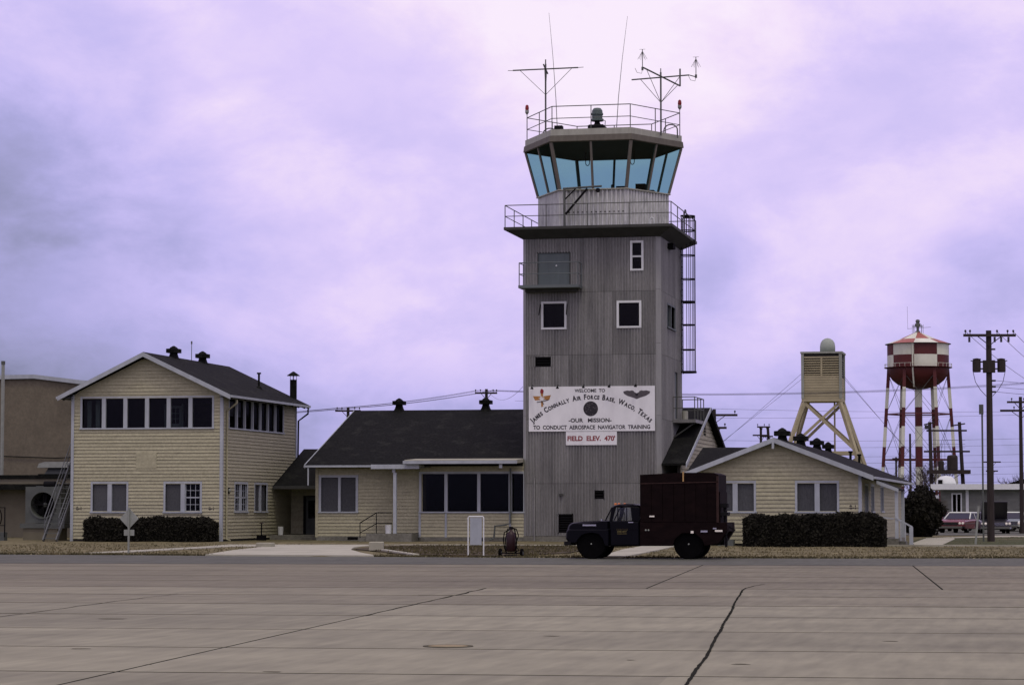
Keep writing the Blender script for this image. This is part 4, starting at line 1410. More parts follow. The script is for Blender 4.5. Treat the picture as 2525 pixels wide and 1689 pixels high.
obj('drum', MB().lathe((bx, by, RZ + 0.90), [(0.33, 0.0), (0.33, 0.10), (0.27, 0.13), (0.28, 0.30), (0.31, 0.32), (0.31, 0.40), (0.28, 0.42), (0.27, 0.54), (0.18, 0.66), (0.02, 0.69)], 18), dm, bc)

al = thing('cross_antenna', 'mast with crossed horizontal bars on the left of the tower roof', 'antenna', (-25.4, 127.9, RZ))
mx, my = -25.42, 127.9
obj('mast', MB().cyl((mx, my, RZ), (mx, my, 24.45), 0.045, n=8).cyl((mx, my, 24.45), (mx, my, 24.68), 0.03, n=8), 'rail', al)
obj('crossbar', MB().cyl((mx - 1.72, my, 24.17), (mx + 1.70, my, 24.20), 0.035, n=6), 'rail', al)
for s_ in (-1, 1):
    obj('tip', MB().cyl((mx + s_ * 1.71, my, 24.18 + 0.02 * s_), (mx + s_ * 1.98, my, 24.19 + 0.02 * s_), 0.015, n=5), 'rail', al)
    obj('brace', MB().cyl((mx, my, 22.85), (mx + s_ * 1.35, my, 24.16), 0.014, n=5), 'rail', al)
    obj('short_bar_brace', MB().cyl((mx, my, 22.85), (mx + s_ * 0.14, my - s_ * 1.0, 24.17), 0.014, n=5), 'rail', al)
obj('short_bar', MB().cyl((mx - 0.16, my + 1.35, 24.18), (mx + 0.16, my - 1.35, 24.18), 0.04, n=6), 'rail', al)

ar = thing('radio_antenna_mast', 'mast with slanting crossbars and two folded ground-plane aerials at tower roof right', 'antenna', (-19.42, 127.6, RZ))
mx, my = -19.4, 127.6
obj('mast', MB().cyl((mx, my, RZ), (mx, my, 23.75), 0.045, n=8).cyl((mx, my, 23.75), (mx, my, 23.95), 0.025, n=8), 'rail', ar)
obj('crossbar', MB().cyl((mx - 1.50, my, 23.42), (mx + 1.45, my, 23.56), 0.035, n=6), 'rail', ar)
obj('diagonal_bar', MB().cyl((mx - 0.80, my - 0.6, 23.92), (mx + 0.90, my + 0.6, 23.12), 0.04, n=6), 'rail', ar)
for p in ((mx - 1.05, my, 23.44), (mx + 1.0, my, 23.54), (mx - 0.65, my - 0.5, 23.85), (mx + 0.80, my + 0.52, 23.16)):
    obj('brace', MB().cyl((mx, my, 22.2), p, 0.016, n=5), 'rail', ar)
obj('stub', MB().cyl((mx + 0.90, my + 0.6, 23.1), (mx + 0.90, my + 0.6, 24.0), 0.045, n=6), 'rail', ar)
for (ex, eyy, ez_) in ((mx - 0.84, my - 0.62, 24.1), (mx + 1.80, my, 23.72)):
    a_ = obj('aerial', MB().cyl((ex, eyy, ez_ - 0.30), (ex, eyy, ez_ + 0.75), 0.022, n=6).cyl((ex, eyy, ez_ - 0.32), (ex, eyy, ez_ - 0.15), 0.06, n=6), 'rail', ar)
    for k in range(6):
        t = k * math.pi / 3
        obj('radial', MB().cyl((ex, eyy, ez_ + 0.66), (ex + 0.24 * math.cos(t), eyy + 0.24 * math.sin(t), ez_ + 0.24), 0.010, n=4), 'rail', a_)
    obj('top_hat', MB().cyl((ex - 0.15, eyy, ez_ + 0.75), (ex + 0.15, eyy, ez_ + 0.75), 0.010, n=4), 'rail', a_)
    obj('feed', MB().tube([(ex, eyy, ez_ - 0.28), (ex - 0.05, eyy, ez_ - 0.48), (ex - 0.28, eyy, ez_ - 0.42), (ex - 0.38, eyy, ez_ - 0.2)], 0.012, 5), 'rail', a_)
obj('arm', MB().cyl((mx + 1.44, my, 23.56), (mx + 1.80, my, 23.45), 0.025, n=6), 'rail', ar)
obj('arm', MB().cyl((mx - 0.80, my - 0.6, 23.92), (mx - 0.84, my - 0.62, 23.82), 0.03, n=6), 'rail', ar)

for x, y, lab in ((-26.68, 129.28, 'red obstruction lamp on a stem at the left corner of the tower roof'), (-18.68, 129.28, 'red obstruction lamp on a stem at the right corner of the tower roof')):
    ol = thing('obstruction_light', lab, 'lamp', (x, y, HZ + 0.5), 'roof obstruction lamps')
    obj('stem', MB().cyl((x, y, HZ + 0.5), (x, y, 22.10), 0.022, n=6), 'rail', ol)
    obj('socket', MB().lathe((x, y, 22.08), [(0.04, 0), (0.10, 0.10), (0.10, 0.22)], 10), 'galv', ol)
    obj('globe', MB().lathe((x, y, 22.30), [(0.085, 0), (0.10, 0.10), (0.08, 0.24), (0.02, 0.29)], 10), 'ink_red', ol)
for x0, z0, x1, z1, y, lab in ((-24.85, RZ, -25.3, 27.15, 128.2, 'thin whip aerial rising from the left of the tower roof'), (-21.75, RZ, -21.15, 26.75, 127.9, 'thin leaning whip aerial right of the beacon')):
    wa = thing('whip_aerial', lab, 'antenna', (x0, y, z0), 'whip aerials')
    obj('base', MB().cyl((x0, y, z0), (x0, y, z0 + 0.25), 0.05, n=6), 'rail', wa)
    obj('whip', MB().tube([(x0, y, z0 + 0.2), (x0 + (x1 - x0) * 0.2, y, z0 + (z1 - z0) * 0.33), (x0 + (x1 - x0) * 0.55, y, z0 + (z1 - z0) * 0.66), (x1, y, z1)], [0.022, 0.018, 0.013, 0.008], 5), 'rail', wa)

# ------------------------------------------------------------------ signs on the tower
SGN = thing('welcome_sign', 'large white welcome board with arched black lettering and emblems on the tower', 'sign', (-22.7, TY0, 5.5))
fsn = FRONT(TY0 - 0.06)
sx0, sx1, sz0, sz1 = -25.90, -19.50, 5.52, 7.76
obj('board', fsn.box(MB(), sx0, sx1, sz0, sz1, 0.0, 0.05), 'sign_white', SGN)
fl = FRONT(TY0 - 0.06 - 0.055)
K_ = (sx1 - sx0) / 2025.0


def sp(px, py):
    return sx0 + (px - 160) * K_, sz1 - (py - 90) * K_


def letter(s, px, py, wpx, size, bold, m, name='lettering'):
    a, z = sp(px, py)
    t_, _ = text_mb(fl, s, size, a, z, 0.0, bold, True, wpx * K_)
    for q_ in words_of(t_, 0.10):
        obj(name, q_, m, SGN)


letter('WELCOME  TO', 1147, 182, 490, 0.235, 0.006, 'ink')
letter('-OUR   MISSION-', 1150, 655, 690, 0.275, 0.008, 'ink')
letter('TO  CONDUCT  AEROSPACE  NAVIGATOR  TRAINING', 1172, 765, 1875, 0.275, 0.008, 'ink')
# arched line, capitals larger than the rest
S = 'JAMES CONNALLY AIR FORCE BASE, WACO, TEXAS'
gl_ = []
for i, ch_ in enumerate(S):
    if ch_ == ' ':
        gl_.append((None, 0.17))
        continue
    capital = i == 0 or S[i - 1] == ' '
    t_, w_ = text_mb(fl, ch_, 0.36 if capital else 0.265, 0, 0, 0, 0.014, True)
    gl_.append((t_, w_ + 0.032))
tot = sum(w_ for _, w_ in gl_)
Rr = 4.30
ca, cz = sp(1165, 292)
cz -= Rr
half = math.asin(2.98 / Rr)
sc_ = 2 * half * Rr / tot
arcs = [MB()]
pos = 0.0
for t_, w_ in gl_:
    th_ = -half + (pos + w_ / 2) * sc_ / Rr
    pos += w_
    if t_ is None:
        arcs.append(MB())
        continue
    for_v = []
    for p in t_.v:
        lx, lz = p[0] * min(1.0, sc_ * 1.05), p[2]
        x = ca + Rr * math.sin(th_) + lx * math.cos(th_) + lz * math.sin(th_)
        z = cz + Rr * math.cos(th_) - lx * math.sin(th_) + lz * math.cos(th_)
        for_v.append((x, fl.O.y, z))
    arcs[-1].add(for_v, t_.f)
for q_ in arcs:
    obj('arched_word', q_, 'ink', SGN)


def flat(name, pts, m, d=0.0):
    y = fl.O.y - d
    return obj(name, MB().add([(sp(a, b)[0], y, sp(a, b)[1]) for a, b in pts], [tuple(range(len(pts)))]), m, SGN)


def disc(px, py, r, n=28):
    return [(px + r * math.cos(t), py + r * math.sin(t)) for t in np.linspace(0, 2 * math.pi, n + 1)[:-1]]


flat('seal', disc(1160, 443, 118), 'ink', 0.0)
for k in range(26):
    a, r_ = random.uniform(0, 6.28), 100 * random.random() ** 0.5
    flat('seal_mark', disc(1160 + r_ * math.cos(a), 443 + r_ * math.sin(a), random.uniform(5, 11), 6), 'ink_grey', 0.003)
# winged torch emblem
flat('emblem_wing', [(228, 236), (345, 240), (345, 300), (262, 305)], 'ink_gold')
flat('emblem_wing', [(520, 222), (400, 240), (395, 295), (492, 300)], 'ink_gold')
flat('emblem_torch', [(355, 190), (392, 190), (392, 405), (363, 408)], 'ink_gold', 0.003)
flat('emblem_flame', [(345, 165), (355, 130), (372, 120), (395, 135), (404, 160), (395, 195), (352, 195)], 'ink_red', 0.006)
flat('emblem_star', [(372 + (58 if k % 2 == 0 else 22) * math.sin(k * math.pi / 5), 285 - (58 if k % 2 == 0 else 22) * math.cos(k * math.pi / 5)) for k in range(10)], 'sign_white', 0.008)
flat('emblem_ribbon', [(290, 328), (372, 318), (480, 292), (484, 302), (378, 328), (410, 366), (400, 370), (366, 330), (292, 338)], 'ink', 0.010)
# pilot wings badge
wing = [(0, 205), (35, 188), (48, 168), (75, 160), (110, 166), (150, 160), (215, 176), (205, 210), (150, 245), (40, 280), (0, 298)]
flat('badge', [(1897 + a, b) for a, b in wing] + [(1897 - a, b) for a, b in reversed(wing[:-1])][:-1], 'ink_grey')
flat('badge_shield', [(1872, 208), (1922, 208), (1918, 240), (1897, 255), (1876, 240)], 'ink', 0.003)
FE = thing('elevation_sign', 'small white board with red field elevation lettering below the welcome sign', 'sign', (-22.7, TY0, 4.83))
obj('board', fsn.box(MB(), sp(760, 0)[0], sp(1577, 0)[0], 4.83, 5.50, 0.0, 0.045), 'sign_white', FE)
fl2 = FRONT(TY0 - 0.06 - 0.049)
t_, _ = text_mb(fl2, "FIELD  ELEV.  470'", 0.33, (sp(1168, 0)[0]), 5.05, 0, 0.012, True, 765 * K_)
for q_ in words_of(t_, 0.12):
    obj('lettering', q_, 'ink_red', FE)
# row of sign lamps with their feed wire
for k, px in enumerate((232, 643, 1060, 1472, 1892)):
    nm = ['leftmost', 'second from left', 'middle', 'second from right', 'rightmost'][k]
    a, z = sp(px, 115 - k * 5)
    sl = thing('sign_lamp', nm + ' small dark lamp along the top of the welcome sign', 'lamp', (a, TY0 - 0.1, z), 'sign lamps')
    obj('arm', MB().tube([(a, TY0 - 0.02, sz1 + 0.05), (a, TY0 - 0.35, sz1 + 0.08), (a, TY0 - 0.42, z + 0.06)], 0.014, 5), 'black', sl)
    obj('shade', MB().lathe((a, TY0 - 0.42, z), [(0.075, -0.05), (0.07, 0.0), (0.03, 0.06)], 10), 'black', sl)

# ------------------------------------------------------------------ gabled house on the right
Hs = thing('gabled_house', 'long low cream clapboard house with white-edged gable behind the clipped hedge at right', 'house', (-12.2, 125, 0))
HX0, HX1, HY0, HY1, HE, HPX, HPZ = -15.95, -8.45, 113.2, 143.0, 3.16, -12.2, 4.60
fh = FRONT(HY0)
hw1, hw2 = (-14.85, -13.12, 1.55, 2.80), (-11.20, -9.46, 1.55, 2.80)
hh = [hw1, hw2]
w = backing('wall', Hs, fh, HX0, HX1, 0.0, HE, hh, gable=(HPX, HPZ))
hs_ = (HPZ - HE) / (HX1 - HPX)
boards(w, fh, lambda z: (HX0 + 0.05, HX1 - 0.05) if z <= HE else (HX0 + (z - HE) / hs_ + 0.02, HX1 - (z - HE) / hs_ - 0.02), 0.14, HPZ - 0.1,
       [(h[0] - 0.05, h[1] + 0.05, h[2] - 0.03, h[3] + 0.05) for h in hh], expo=0.176)  # siding raised so the dark backing paints a contact shadow at the base
window(Hs, fh, *hw1, splits=[-13.95], mull=0.22, tr=0.10, panes='screen')
window(Hs, fh, *hw2, splits=[-10.33], mull=0.22, tr=0.10, panes='screen')
fhr = RIGHT(HX1)
hsw = [(115.6, 117.4, 1.55, 2.7), (119.5, 121.3, 1.55, 2.7), (126, 128, 1.55, 2.7)]
w = backing('wall', Hs, fhr, HY0 + 0.005, HY1, 0.0, HE, hsw)
boards(w, fhr, lambda z: (HY0 + 0.05, HY1 - 0.05), 0.05, HE - 0.1, [(h[0] - 0.05, h[1] + 0.05, h[2] - 0.03, h[3] + 0.05) for h in hsw], expo=0.176)
for h in hsw:
    window(Hs, fhr, *h, splits=[(h[0] + h[1]) / 2], mull=0.14, tr=0.10, panes='glass_dark')
backing('wall', Hs, LEFT(HX0), -HY1, -HY0 - 0.005, 0.0, HE, [], 'cream')
backing('wall', Hs, BACK(HY1), -HX1 + 0.15, -HX0 - 0.15, 0.0, HE, [], 'cream', gable=(-HPX, HPZ))
for x in (HX0, HX1):
    obj('corner_board', MB().box(x - 0.07, x + 0.07, HY0 - 0.07, HY0 + 0.07, 0.02, HE - 0.04), 'trim', Hs)
t_, _ = text_mb(fh, '8-1', 0.24, -8.78, 1.66, 0.048, 0.006)
obj('house_number', t_, 'ink', Hs)
for sx, xe in ((1, HX1), (-1, HX0)):
    ov = 0.62
    p0, p1 = Vector((HPX, 0, HPZ + 0.09)), Vector((xe + sx * ov, 0, HE + 0.09 - ov * hs_))
    y0, y1 = HY0 - 0.5, HY1 + 0.4
    a = [Vector((p.x, y, p.z)) for p in (p0, p1) for y in (y0, y1)]
    up = Vector((0, 0, 0.10))
    rf = obj('roof', MB().hexa([a[0], a[2], a[3], a[1], a[0] + up, a[2] + up, a[3] + up, a[1] + up]), 'shingle', Hs)
    y = y0 - 0.03
    obj('rake_board', MB().ext([(p0.x, y - 0.025, p0.z - 0.12), (p1.x, y - 0.025, p1.z - 0.12), (p1.x, y - 0.025, p1.z + 0.095), (p0.x, y - 0.025, p0.z + 0.095)], (0, 0.05, 0)), 'trim', rf)
    obj('gutter', MB().box(*sorted((p1.x, p1.x + sx * 0.09)), y0, y1, p1.z - 0.05, p1.z + 0.06), 'trim', rf)
    obj('soffit', MB().box(*sorted((xe + sx * 0.05, p1.x - sx * 0.02)), y0 + 0.05, y1 - 0.05, p1.z - 0.04, p1.z - 0.015), 'deck_soffit', rf)
for y in (116.6, 125.2, 133.8):
    roof_vent(Hs, HPX, y, 4.66, 0.56)
roof_vent(Hs, HPX, 140.5, 4.62, 0.50)
for x, y, z in ((-11.0, 140.6, 3.95), (-10.6, 141.6, 3.8)):
    obj('vent_pipe', MB().cyl((x, y, z - 0.2), (x, y, z + 0.75), 0.07, n=8).cyl((x, y, z + 0.75), (x, y, z + 0.85), 0.12, n=8), 'shingle', Hs)
obj('gable_drop', fh.box(MB(), HPX - 0.05, HPX + 0.05, HPZ - 0.30, HPZ + 0.02, 0.56, 0.62), 'trim', Hs)
# porch on the right flank
pr = obj('porch_roof', MB().hexa([(HX1 + 0.62, 114.0, 2.84), (-6.85, 114.0, 2.46), (-6.85, 119.0, 2.46), (HX1 + 0.62, 119.0, 2.84), (HX1 + 0.62, 114.0, 2.92), (-6.85, 114.0, 2.54), (-6.85, 119.0, 2.54), (HX1 + 0.62, 119.0, 2.92)]), 'shingle', Hs)
obj('rake_board', MB().ext([(HX1 + 0.66, 113.95, 2.76), (-6.83, 113.95, 2.40), (-6.83, 113.95, 2.55), (HX1 + 0.66, 113.95, 2.91)], (0, 0.045, 0)), 'trim', pr)
for y in (114.1, 118.8):
    obj('porch_post', MB().box(-7.0, -6.86, y, y + 0.14, 0.35, 2.45), 'trim', Hs)
obj('porch_floor', MB().box(HX1 + 0.05, -6.85, 114.0, 119.0, 0.0, 0.36), 'foundation', Hs)
for k in range(2):
    obj('step', MB().box(-6.845 + k * 0.30, -6.55 + k * 0.30, 114.2, 115.4, 0.0, 0.24 - k * 0.12), 'foundation', Hs)
hr = obj('handrail', MB().beam((-7.0, 114.1, 1.28), (-6.25, 114.1, 0.86), 0.07, 0.07), 'trim', Hs)
obj('newel', MB().box(-6.38, -6.22, 114.02, 114.18, 0.0, 0.86), 'trim', hr)
obj('rail', MB().beam((-8.4, 114.05, 1.42), (-7.05, 114.05, 1.22), 0.05, 0.06), 'trim', hr)
for x in (-6.75, -6.55):
    obj('baluster', MB().box(x - 0.02, x + 0.02, 114.08, 114.12, 0.25, 1.05 if x > -6.6 else 1.14), 'trim', hr)
# wing behind, ridge along the front
Wg = thing('rear_wing', 'dark-roofed rear wing between the tower and the gabled house', 'building', (-14.8, 122, 0))
backing('wall', Wg, FRONT(118.6), -16.3, -12.6, 0, 3.2, [], 'cream')
fw = LEFT(-16.3)
wv = backing('wall', Wg, fw, -129.4, -118.6, 0, 3.2, [], 'cream', gable=(-124.0, 4.6))
a = [Vector((-16.85, 118.0, 3.22)), Vector((-12.3, 118.0, 3.22)), Vector((-12.3, 124.0, 4.54)), Vector((-16.85, 124.0, 4.54))]
up = Vector((0, 0, 0.09))
obj('roof', MB().hexa(a + [p + up for p in a]), 'shingle', Wg)
a = [Vector((-16.85, 130.0, 3.22)), Vector((-12.3, 130.0, 3.22)), Vector((-12.3, 124.003, 4.54)), Vector((-16.85, 124.003, 4.54))]
obj('roof', MB().hexa(a + [p + up for p in a]), 'shingle', Wg)


# ------------------------------------------------------------------ hedges and bush
def leaf_mesh(points, size, normals=None):
    V, F = [], []
    n = len(points)
    ax = rng.normal(size=(n, 3))
    ax /= np.linalg.norm(ax, axis=1)[:, None]
    bx_ = np.cross(ax, rng.normal(size=(n, 3)))
    bx_ /= np.linalg.norm(bx_, axis=1)[:, None]
    s_ = size * rng.uniform(0.6, 1.4, (n, 1))
    P0 = points - ax * s_ * 0.5
    P1 = points + bx_ * s_ * 0.32
    P2 = points + ax * s_ * 0.5
    P3 = points - bx_ * s_ * 0.32
    V = np.stack([P0, P1, P2, P3], axis=1).reshape(-1, 3)
    F = [(4 * i, 4 * i + 1, 4 * i + 2, 4 * i + 3) for i in range(n)]
    return V, F


def hedge(name, label, x0, x1, y0, y1, h, n):
    t = thing(name, label, 'hedge', ((x0 + x1) / 2, (y0 + y1) / 2, 0))
    m_ = 0.10
    rings = []
    nx = 24
    q = MB()
    top = []
    for k in range(nx + 1):
        x = x0 + m_ + (x1 - x0 - 2 * m_) * k / nx
        hh_ = h - 0.09 + 0.03 * math.sin(x * 2.1) + 0.03 * math.sin(x * 5.3) + 0.05 * math.sin(x * 1.3 + 0.7)
        if k in (0, nx):
            hh_ -= 0.30
        rings.append([(x, y0 + m_, 0.0), (x, y0 + m_ * 0.8, hh_ * 0.5), (x, y0 + m_ * 1.6, hh_), (x, y1 - m_ * 1.6, hh_), (x, y1 - m_ * 0.8, hh_ * 0.5), (x, y1 - m_, 0.0)])
    obj('core', q.loft(rings), 'leaf', t)
    face = rng.choice(4, n, p=[0.5, 0.28, 0.11, 0.11])
    X = rng.uniform(x0, x1, n)
    Y = rng.uniform(y0, y1, n)
    Z = rng.uniform(0.05, h, n)
    hz = h - 0.03 + 0.03 * np.sin(X * 2.1) + 0.03 * np.sin(X * 5.3)
    Y = np.where(face == 0, y0 + np.abs(rng.normal(0, 0.09, n)) - 0.05, Y)
    Z = np.where(face == 1, hz + rng.normal(0, 0.05, n), np.minimum(Z, hz))
    X = np.where(face == 2, x0 + np.abs(rng.normal(0, 0.08, n)), X)
    X = np.where(face == 3, x1 - np.abs(rng.normal(0, 0.08, n)), X)
    # rounded, uneven shoulders
    ex = np.clip((0.45 - np.minimum(X - x0, x1 - X)) / 0.45, 0, 1) * np.clip((Z - h + 0.45) / 0.45, 0, 1)
    Z = Z - 0.20 * ex ** 1.5
    ey_ = np.clip((0.30 - (Y - y0)) / 0.30, 0, 1) * np.clip((Z - h + 0.35) / 0.35, 0, 1)
    Y = Y + 0.10 * ey_
    Z = Z + 0.05 * np.sin(X * 1.3 + 0.7) * (Z / h)
    V, F = leaf_mesh(np.stack([X, Y, Z], 1), 0.12)
    npobj('foliage', V, F, 'leaf', t)
    # loose twigs
    q = MB()
    for _ in range(26):
        x = random.uniform(x0, x1) if random.random() < 0.6 else x0 + random.uniform(-0.05, 0.1)
        p = Vector((x, random.uniform(y0, y1), h * random.uniform(0.75, 0.98)))
        q.cyl(p, p + Vector((random.uniform(-0.12, 0.08), random.uniform(-0.1, 0.1), random.uniform(0.08, 0.2))), 0.008, 0.004, n=4)
    obj('twigs', q, 'bark', t)
    return t


hedge('clipped_hedge', 'dark clipped hedge along the front of the two-storey building at left', -47.35, -40.70, 120.3, 121.55, 1.17, 9000)
hedge('box_hedge', 'dark square-cut hedge along the front of the gabled house at right', -13.35, -7.25, 110.9, 112.3, 1.38, 9000)

bsh = thing('round_bush', 'large dark rounded bush beyond the gabled house porch', 'bush', (-7.75, 150.5, 0))
n = 9000
d = rng.normal(size=(n, 3))
d /= np.linalg.norm(d, axis=1)[:, None]
lump = 1 + 0.10 * np.sin(d[:, 0] * 5 + 1) + 0.08 * np.sin(d[:, 2] * 7 + d[:, 1] * 4) + 0.05 * np.sin(d[:, 0] * 13 + d[:, 2] * 9)
rr_ = lump * rng.uniform(0.72, 1.04, n)
P_ = np.stack([-7.75 + d[:, 0] * 1.38 * rr_, 150.5 + d[:, 1] * 1.3 * rr_, np.maximum(1.36 + d[:, 2] * 1.42 * rr_, 0.05)], 1)
V, F = leaf_mesh(P_, 0.17)
npobj('foliage', V, F, 'leaf', bsh)
obj('core', MB().ell((-7.75, 150.5, 1.3), (1.05, 1.0, 1.1), 14, 9), 'leaf', bsh)
q = MB()
for k in range(6):
    a = k * 1.05
    q.cyl((-7.55 + 0.1 * math.cos(a), 150.5 + 0.1 * math.sin(a), 0), (-7.55 + 0.6 * math.cos(a), 150.5 + 0.6 * math.sin(a), 1.3), 0.05, 0.02, n=6)
obj('stems', q, 'bark', bsh)

# ------------------------------------------------------------------ small things on the grass verge
ds = thing('diamond_sign', 'grey back of a diamond road sign with small plate on a post at left', 'sign', (-33.6, 89.9, 0))
x, y = -33.6, 89.9
obj('post', MB().box(x - 0.03, x + 0.03, y - 0.03, y + 0.03, 0.0, 1.72), 'galv', ds)
obj('diamond', MB().ext([(x, y + 0.035, 0.93), (x + 0.37, y + 0.035, 1.31), (x, y + 0.035, 1.69), (x - 0.37, y + 0.035, 1.31)], (0, 0.012, 0)), 'galv', ds)
obj('plate', MB().box(x - 0.20, x + 0.20, y + 0.035, y + 0.045, 0.68, 0.90), 'galv', ds)
bs = thing('notice_board', 'grey notice panel in a white pipe frame on the verge', 'notice board', (-19.78, 87.0, 0))
obj('frame', MB().tube([(-20.05, 87.0, 0), (-20.05, 87.0, 1.36), (-20.02, 87.0, 1.40), (-19.53, 87.0, 1.40), (-19.50, 87.0, 1.36), (-19.50, 87.0, 0)], 0.024, 8), 'white_paint', bs)
obj('panel', MB().box(-19.98, -19.57, 86.985, 87.015, 0.42, 1.36), 'trim', bs)
obj('latch', MB().box(-19.565, -19.53, 86.97, 87.03, 0.55, 0.66), 'black', bs)
fx = thing('wheeled_extinguisher', 'dark red wheeled fire extinguisher with coiled hose beside the tower', 'fire extinguisher', (-18.4, 86.5, 0))
x, y = -18.42, 86.5
obj('cylinder', MB().lathe((x, y, 0.20), [(0.13, 0.0), (0.165, 0.05), (0.165, 0.55), (0.12, 0.66), (0.05, 0.70), (0.05, 0.76)], 16), 'fire_red', fx, smooth=True)
obj('valve', MB().box(x - 0.06, x + 0.06, y - 0.04, y + 0.04, 0.96, 1.06), 'rail_black', fx)
obj('frame', MB().tube([(x - 0.17, y, 0.12), (x - 0.20, y, 0.6), (x - 0.12, y, 0.98), (x + 0.12, y, 0.98), (x + 0.2, y, 0.6), (x + 0.17, y, 0.12)], 0.022, 6).cyl((x - 0.42, y, 0.15), (x + 0.42, y, 0.15), 0.02, n=6), 'rail_black', fx)
obj('hose', MB().tube([(x + 0.03, y - 0.03, 1.02), (x + 0.20, y - 0.06, 0.97), (x + 0.28, y - 0.08, 0.75), (x + 0.20, y - 0.10, 0.5), (x + 0.22, y - 0.1, 0.35), (x + 0.30, y - 0.1, 0.25), (x + 0.15, y - 0.12, 0.18)], 0.02, 6).tube([(x - 0.05, y - 0.05, 0.95), (x - 0.22, y - 0.08, 0.86), (x - 0.25, y - 0.1, 0.6), (x - 0.2, y - 0.1, 0.3), (x - 0.14, y - 0.1, 0.18)], 0.02, 6), 'rubber', fx)
for s_ in (-1, 1):
    wv_ = obj('wheel', MB().lathe((x + s_ * 0.38, y, 0.155), [(0.05, -0.04), (0.15, -0.04), (0.15, 0.04), (0.05, 0.04)], 18, 'X'), 'rubber', fx)
    obj('hub', MB().lathe((x + s_ * 0.38, y, 0.155), [(0.06, -0.045), (0.06, 0.045)], 10, 'X'), 'machine_grey', wv_)
obj('skid', MB().box(x - 0.2, x + 0.2, y - 0.18, y + 0.05, 0.03, 0.10), 'rail_black', fx)
for x, y, w_, h_, lab, rz_ in ((-25.95, 96.7, 0.56, 0.36, 'chunky concrete block at the right side of the driveway', 0.2), (-32.95, 104.6, 0.70, 0.20, 'low concrete block half sunk at the left side of the driveway', -0.1)):
    cb = thing('concrete_block', lab, 'concrete block', (x, y, 0.03), 'driveway blocks', rotz=rz_)
    a, b = w_ / 2, 0.2
    obj('body', MB().loft([[(-a, -b, 0), (a, -b, 0), (a, b, 0), (-a, b, 0)], [(-a, -b, h_ - 0.03), (a, -b, h_ - 0.03), (a, b, h_ - 0.03), (-a, b, h_ - 0.03)], [(-a + 0.03, -b + 0.03, h_), (a - 0.03, -b + 0.03, h_), (a - 0.03, b - 0.03, h_), (-a + 0.03, b - 0.03, h_)]]), 'walk', cb)
gs_ = thing('gas_meter', 'white meter cabinet with a pipe and small yellow tag beside the hedge', 'meter', (-14.2, 112.3, 0))
obj('cabinet', MB().box(-14.5, -14.1, 112.2, 112.5, 0.32, 0.80), 'white_paint', gs_)
obj('base', MB().box(-14.6, -13.9, 112.1, 112.6, 0.0, 0.31), 'machine_grey', gs_)
obj('pipe', MB().tube([(-14.25, 112.1, 0.35), (-14.25, 112.1, 0.85), (-14.6, 112.1, 1.05)], 0.03, 6), 'rail_black', gs_)
obj('tag', MB().box(-14.36, -14.16, 112.06, 112.08, 0.82, 0.98), 'yellow_wood', gs_)

# ------------------------------------------------------------------ dark truck, nose to the left
TR = thing('box_truck', 'dark navy truck with tall black cargo box parked before the tower', 'truck', (-13.6, 85.2, 0))
FX, NY, FY = -16.15, 84.2, 86.3           # front bumper X, near side, far side
MYc = (NY + FY) / 2


def tx(px):
    return FX + (px - 45) / 385.7


def tz(py):
    return (1262 - py) / 385.7


def side(name, pts, y0, y1, m, parent=TR, inset=0.0):
    """side profile in pixels of the close-up turned to metres and given its width"""
    P_ = [(tx(a), tz(b)) for a, b in pts]
    return obj(name, MB().ext([(x, y0, z) for x, z in P_], (0, y1 - y0, 0)), m, parent)


def rounded(name, pts, y0, y1, b, m, parent=TR):
    """side profile with softened long edges"""
    P_ = [Vector((tx(a), 0, tz(c))) for a, c in pts]
    c = sum(P_, Vector()) / len(P_)
    rings = []
    for y, k in ((y0, 1), (y0 + b, 0), (y1 - b, 0), (y1, 1)):
        ring = []
        for p in P_:
            d = (c - p)
            q = p + d.normalized() * (b * k * 0.8)
            ring.append((q.x, y, q.z))
        rings.append(ring)
    o = obj(name, MB().loft(rings), m, parent)
    bv = o.modifiers.new('soft', 'BEVEL')
    bv.width = 0.02
    bv.segments = 2
    bv.limit_method = 'ANGLE'
    return o


hood = rounded('hood', [(78, 880), (92, 832), (130, 800), (300, 778), (560, 768), (640, 772), (640, 900), (78, 905)], NY + 0.20, FY - 0.20, 0.10, 'truck_paint')
obj('hood_badge', MB().box(tx(285), tx(462), NY + 0.193, NY + 0.215, tz(838), tz(818)), 'chrome', hood)
fen = rounded('fender', [(70, 1000), (78, 905), (100, 880), (640, 880), (640, 1100), (600, 1100), (575, 1010), (520, 940), (430, 915), (330, 920), (260, 955), (215, 1020), (200, 1060), (110, 1060)], NY + 0.06, NY + 0.55, 0.06, 'truck_paint')
rounded('fender', [(70, 1000), (78, 905), (100, 880), (640, 880), (640, 1100), (600, 1100), (575, 1010), (520, 940), (430, 915), (330, 920), (260, 955), (215, 1020), (200, 1060), (110, 1060)], FY - 0.55, FY - 0.06, 0.06, 'truck_paint')
gr = obj('grille', MB().box(tx(84), tx(110), NY + 0.30, FY - 0.30, tz(1030), tz(905)), 'rail_black', TR)
for k in range(5):
    obj('bar', MB().box(tx(78), tx(83), NY + 0.35, FY - 0.35, tz(1025 - k * 25), tz(1015 - k * 25)), 'galv', gr)
for y in (NY + 0.30, FY - 0.30):
    obj('headlight', MB().lathe((tx(80), y, tz(950)), [(0.10, 0.03), (0.10, -0.01), (0.06, -0.04), (0.01, -0.05)], 14, 'X'), 'glass_clear', TR)
obj('engine_bay', MB().box(tx(112), tx(636), NY + 0.56, FY - 0.56, tz(1080), tz(906)), 'rail_black', TR)
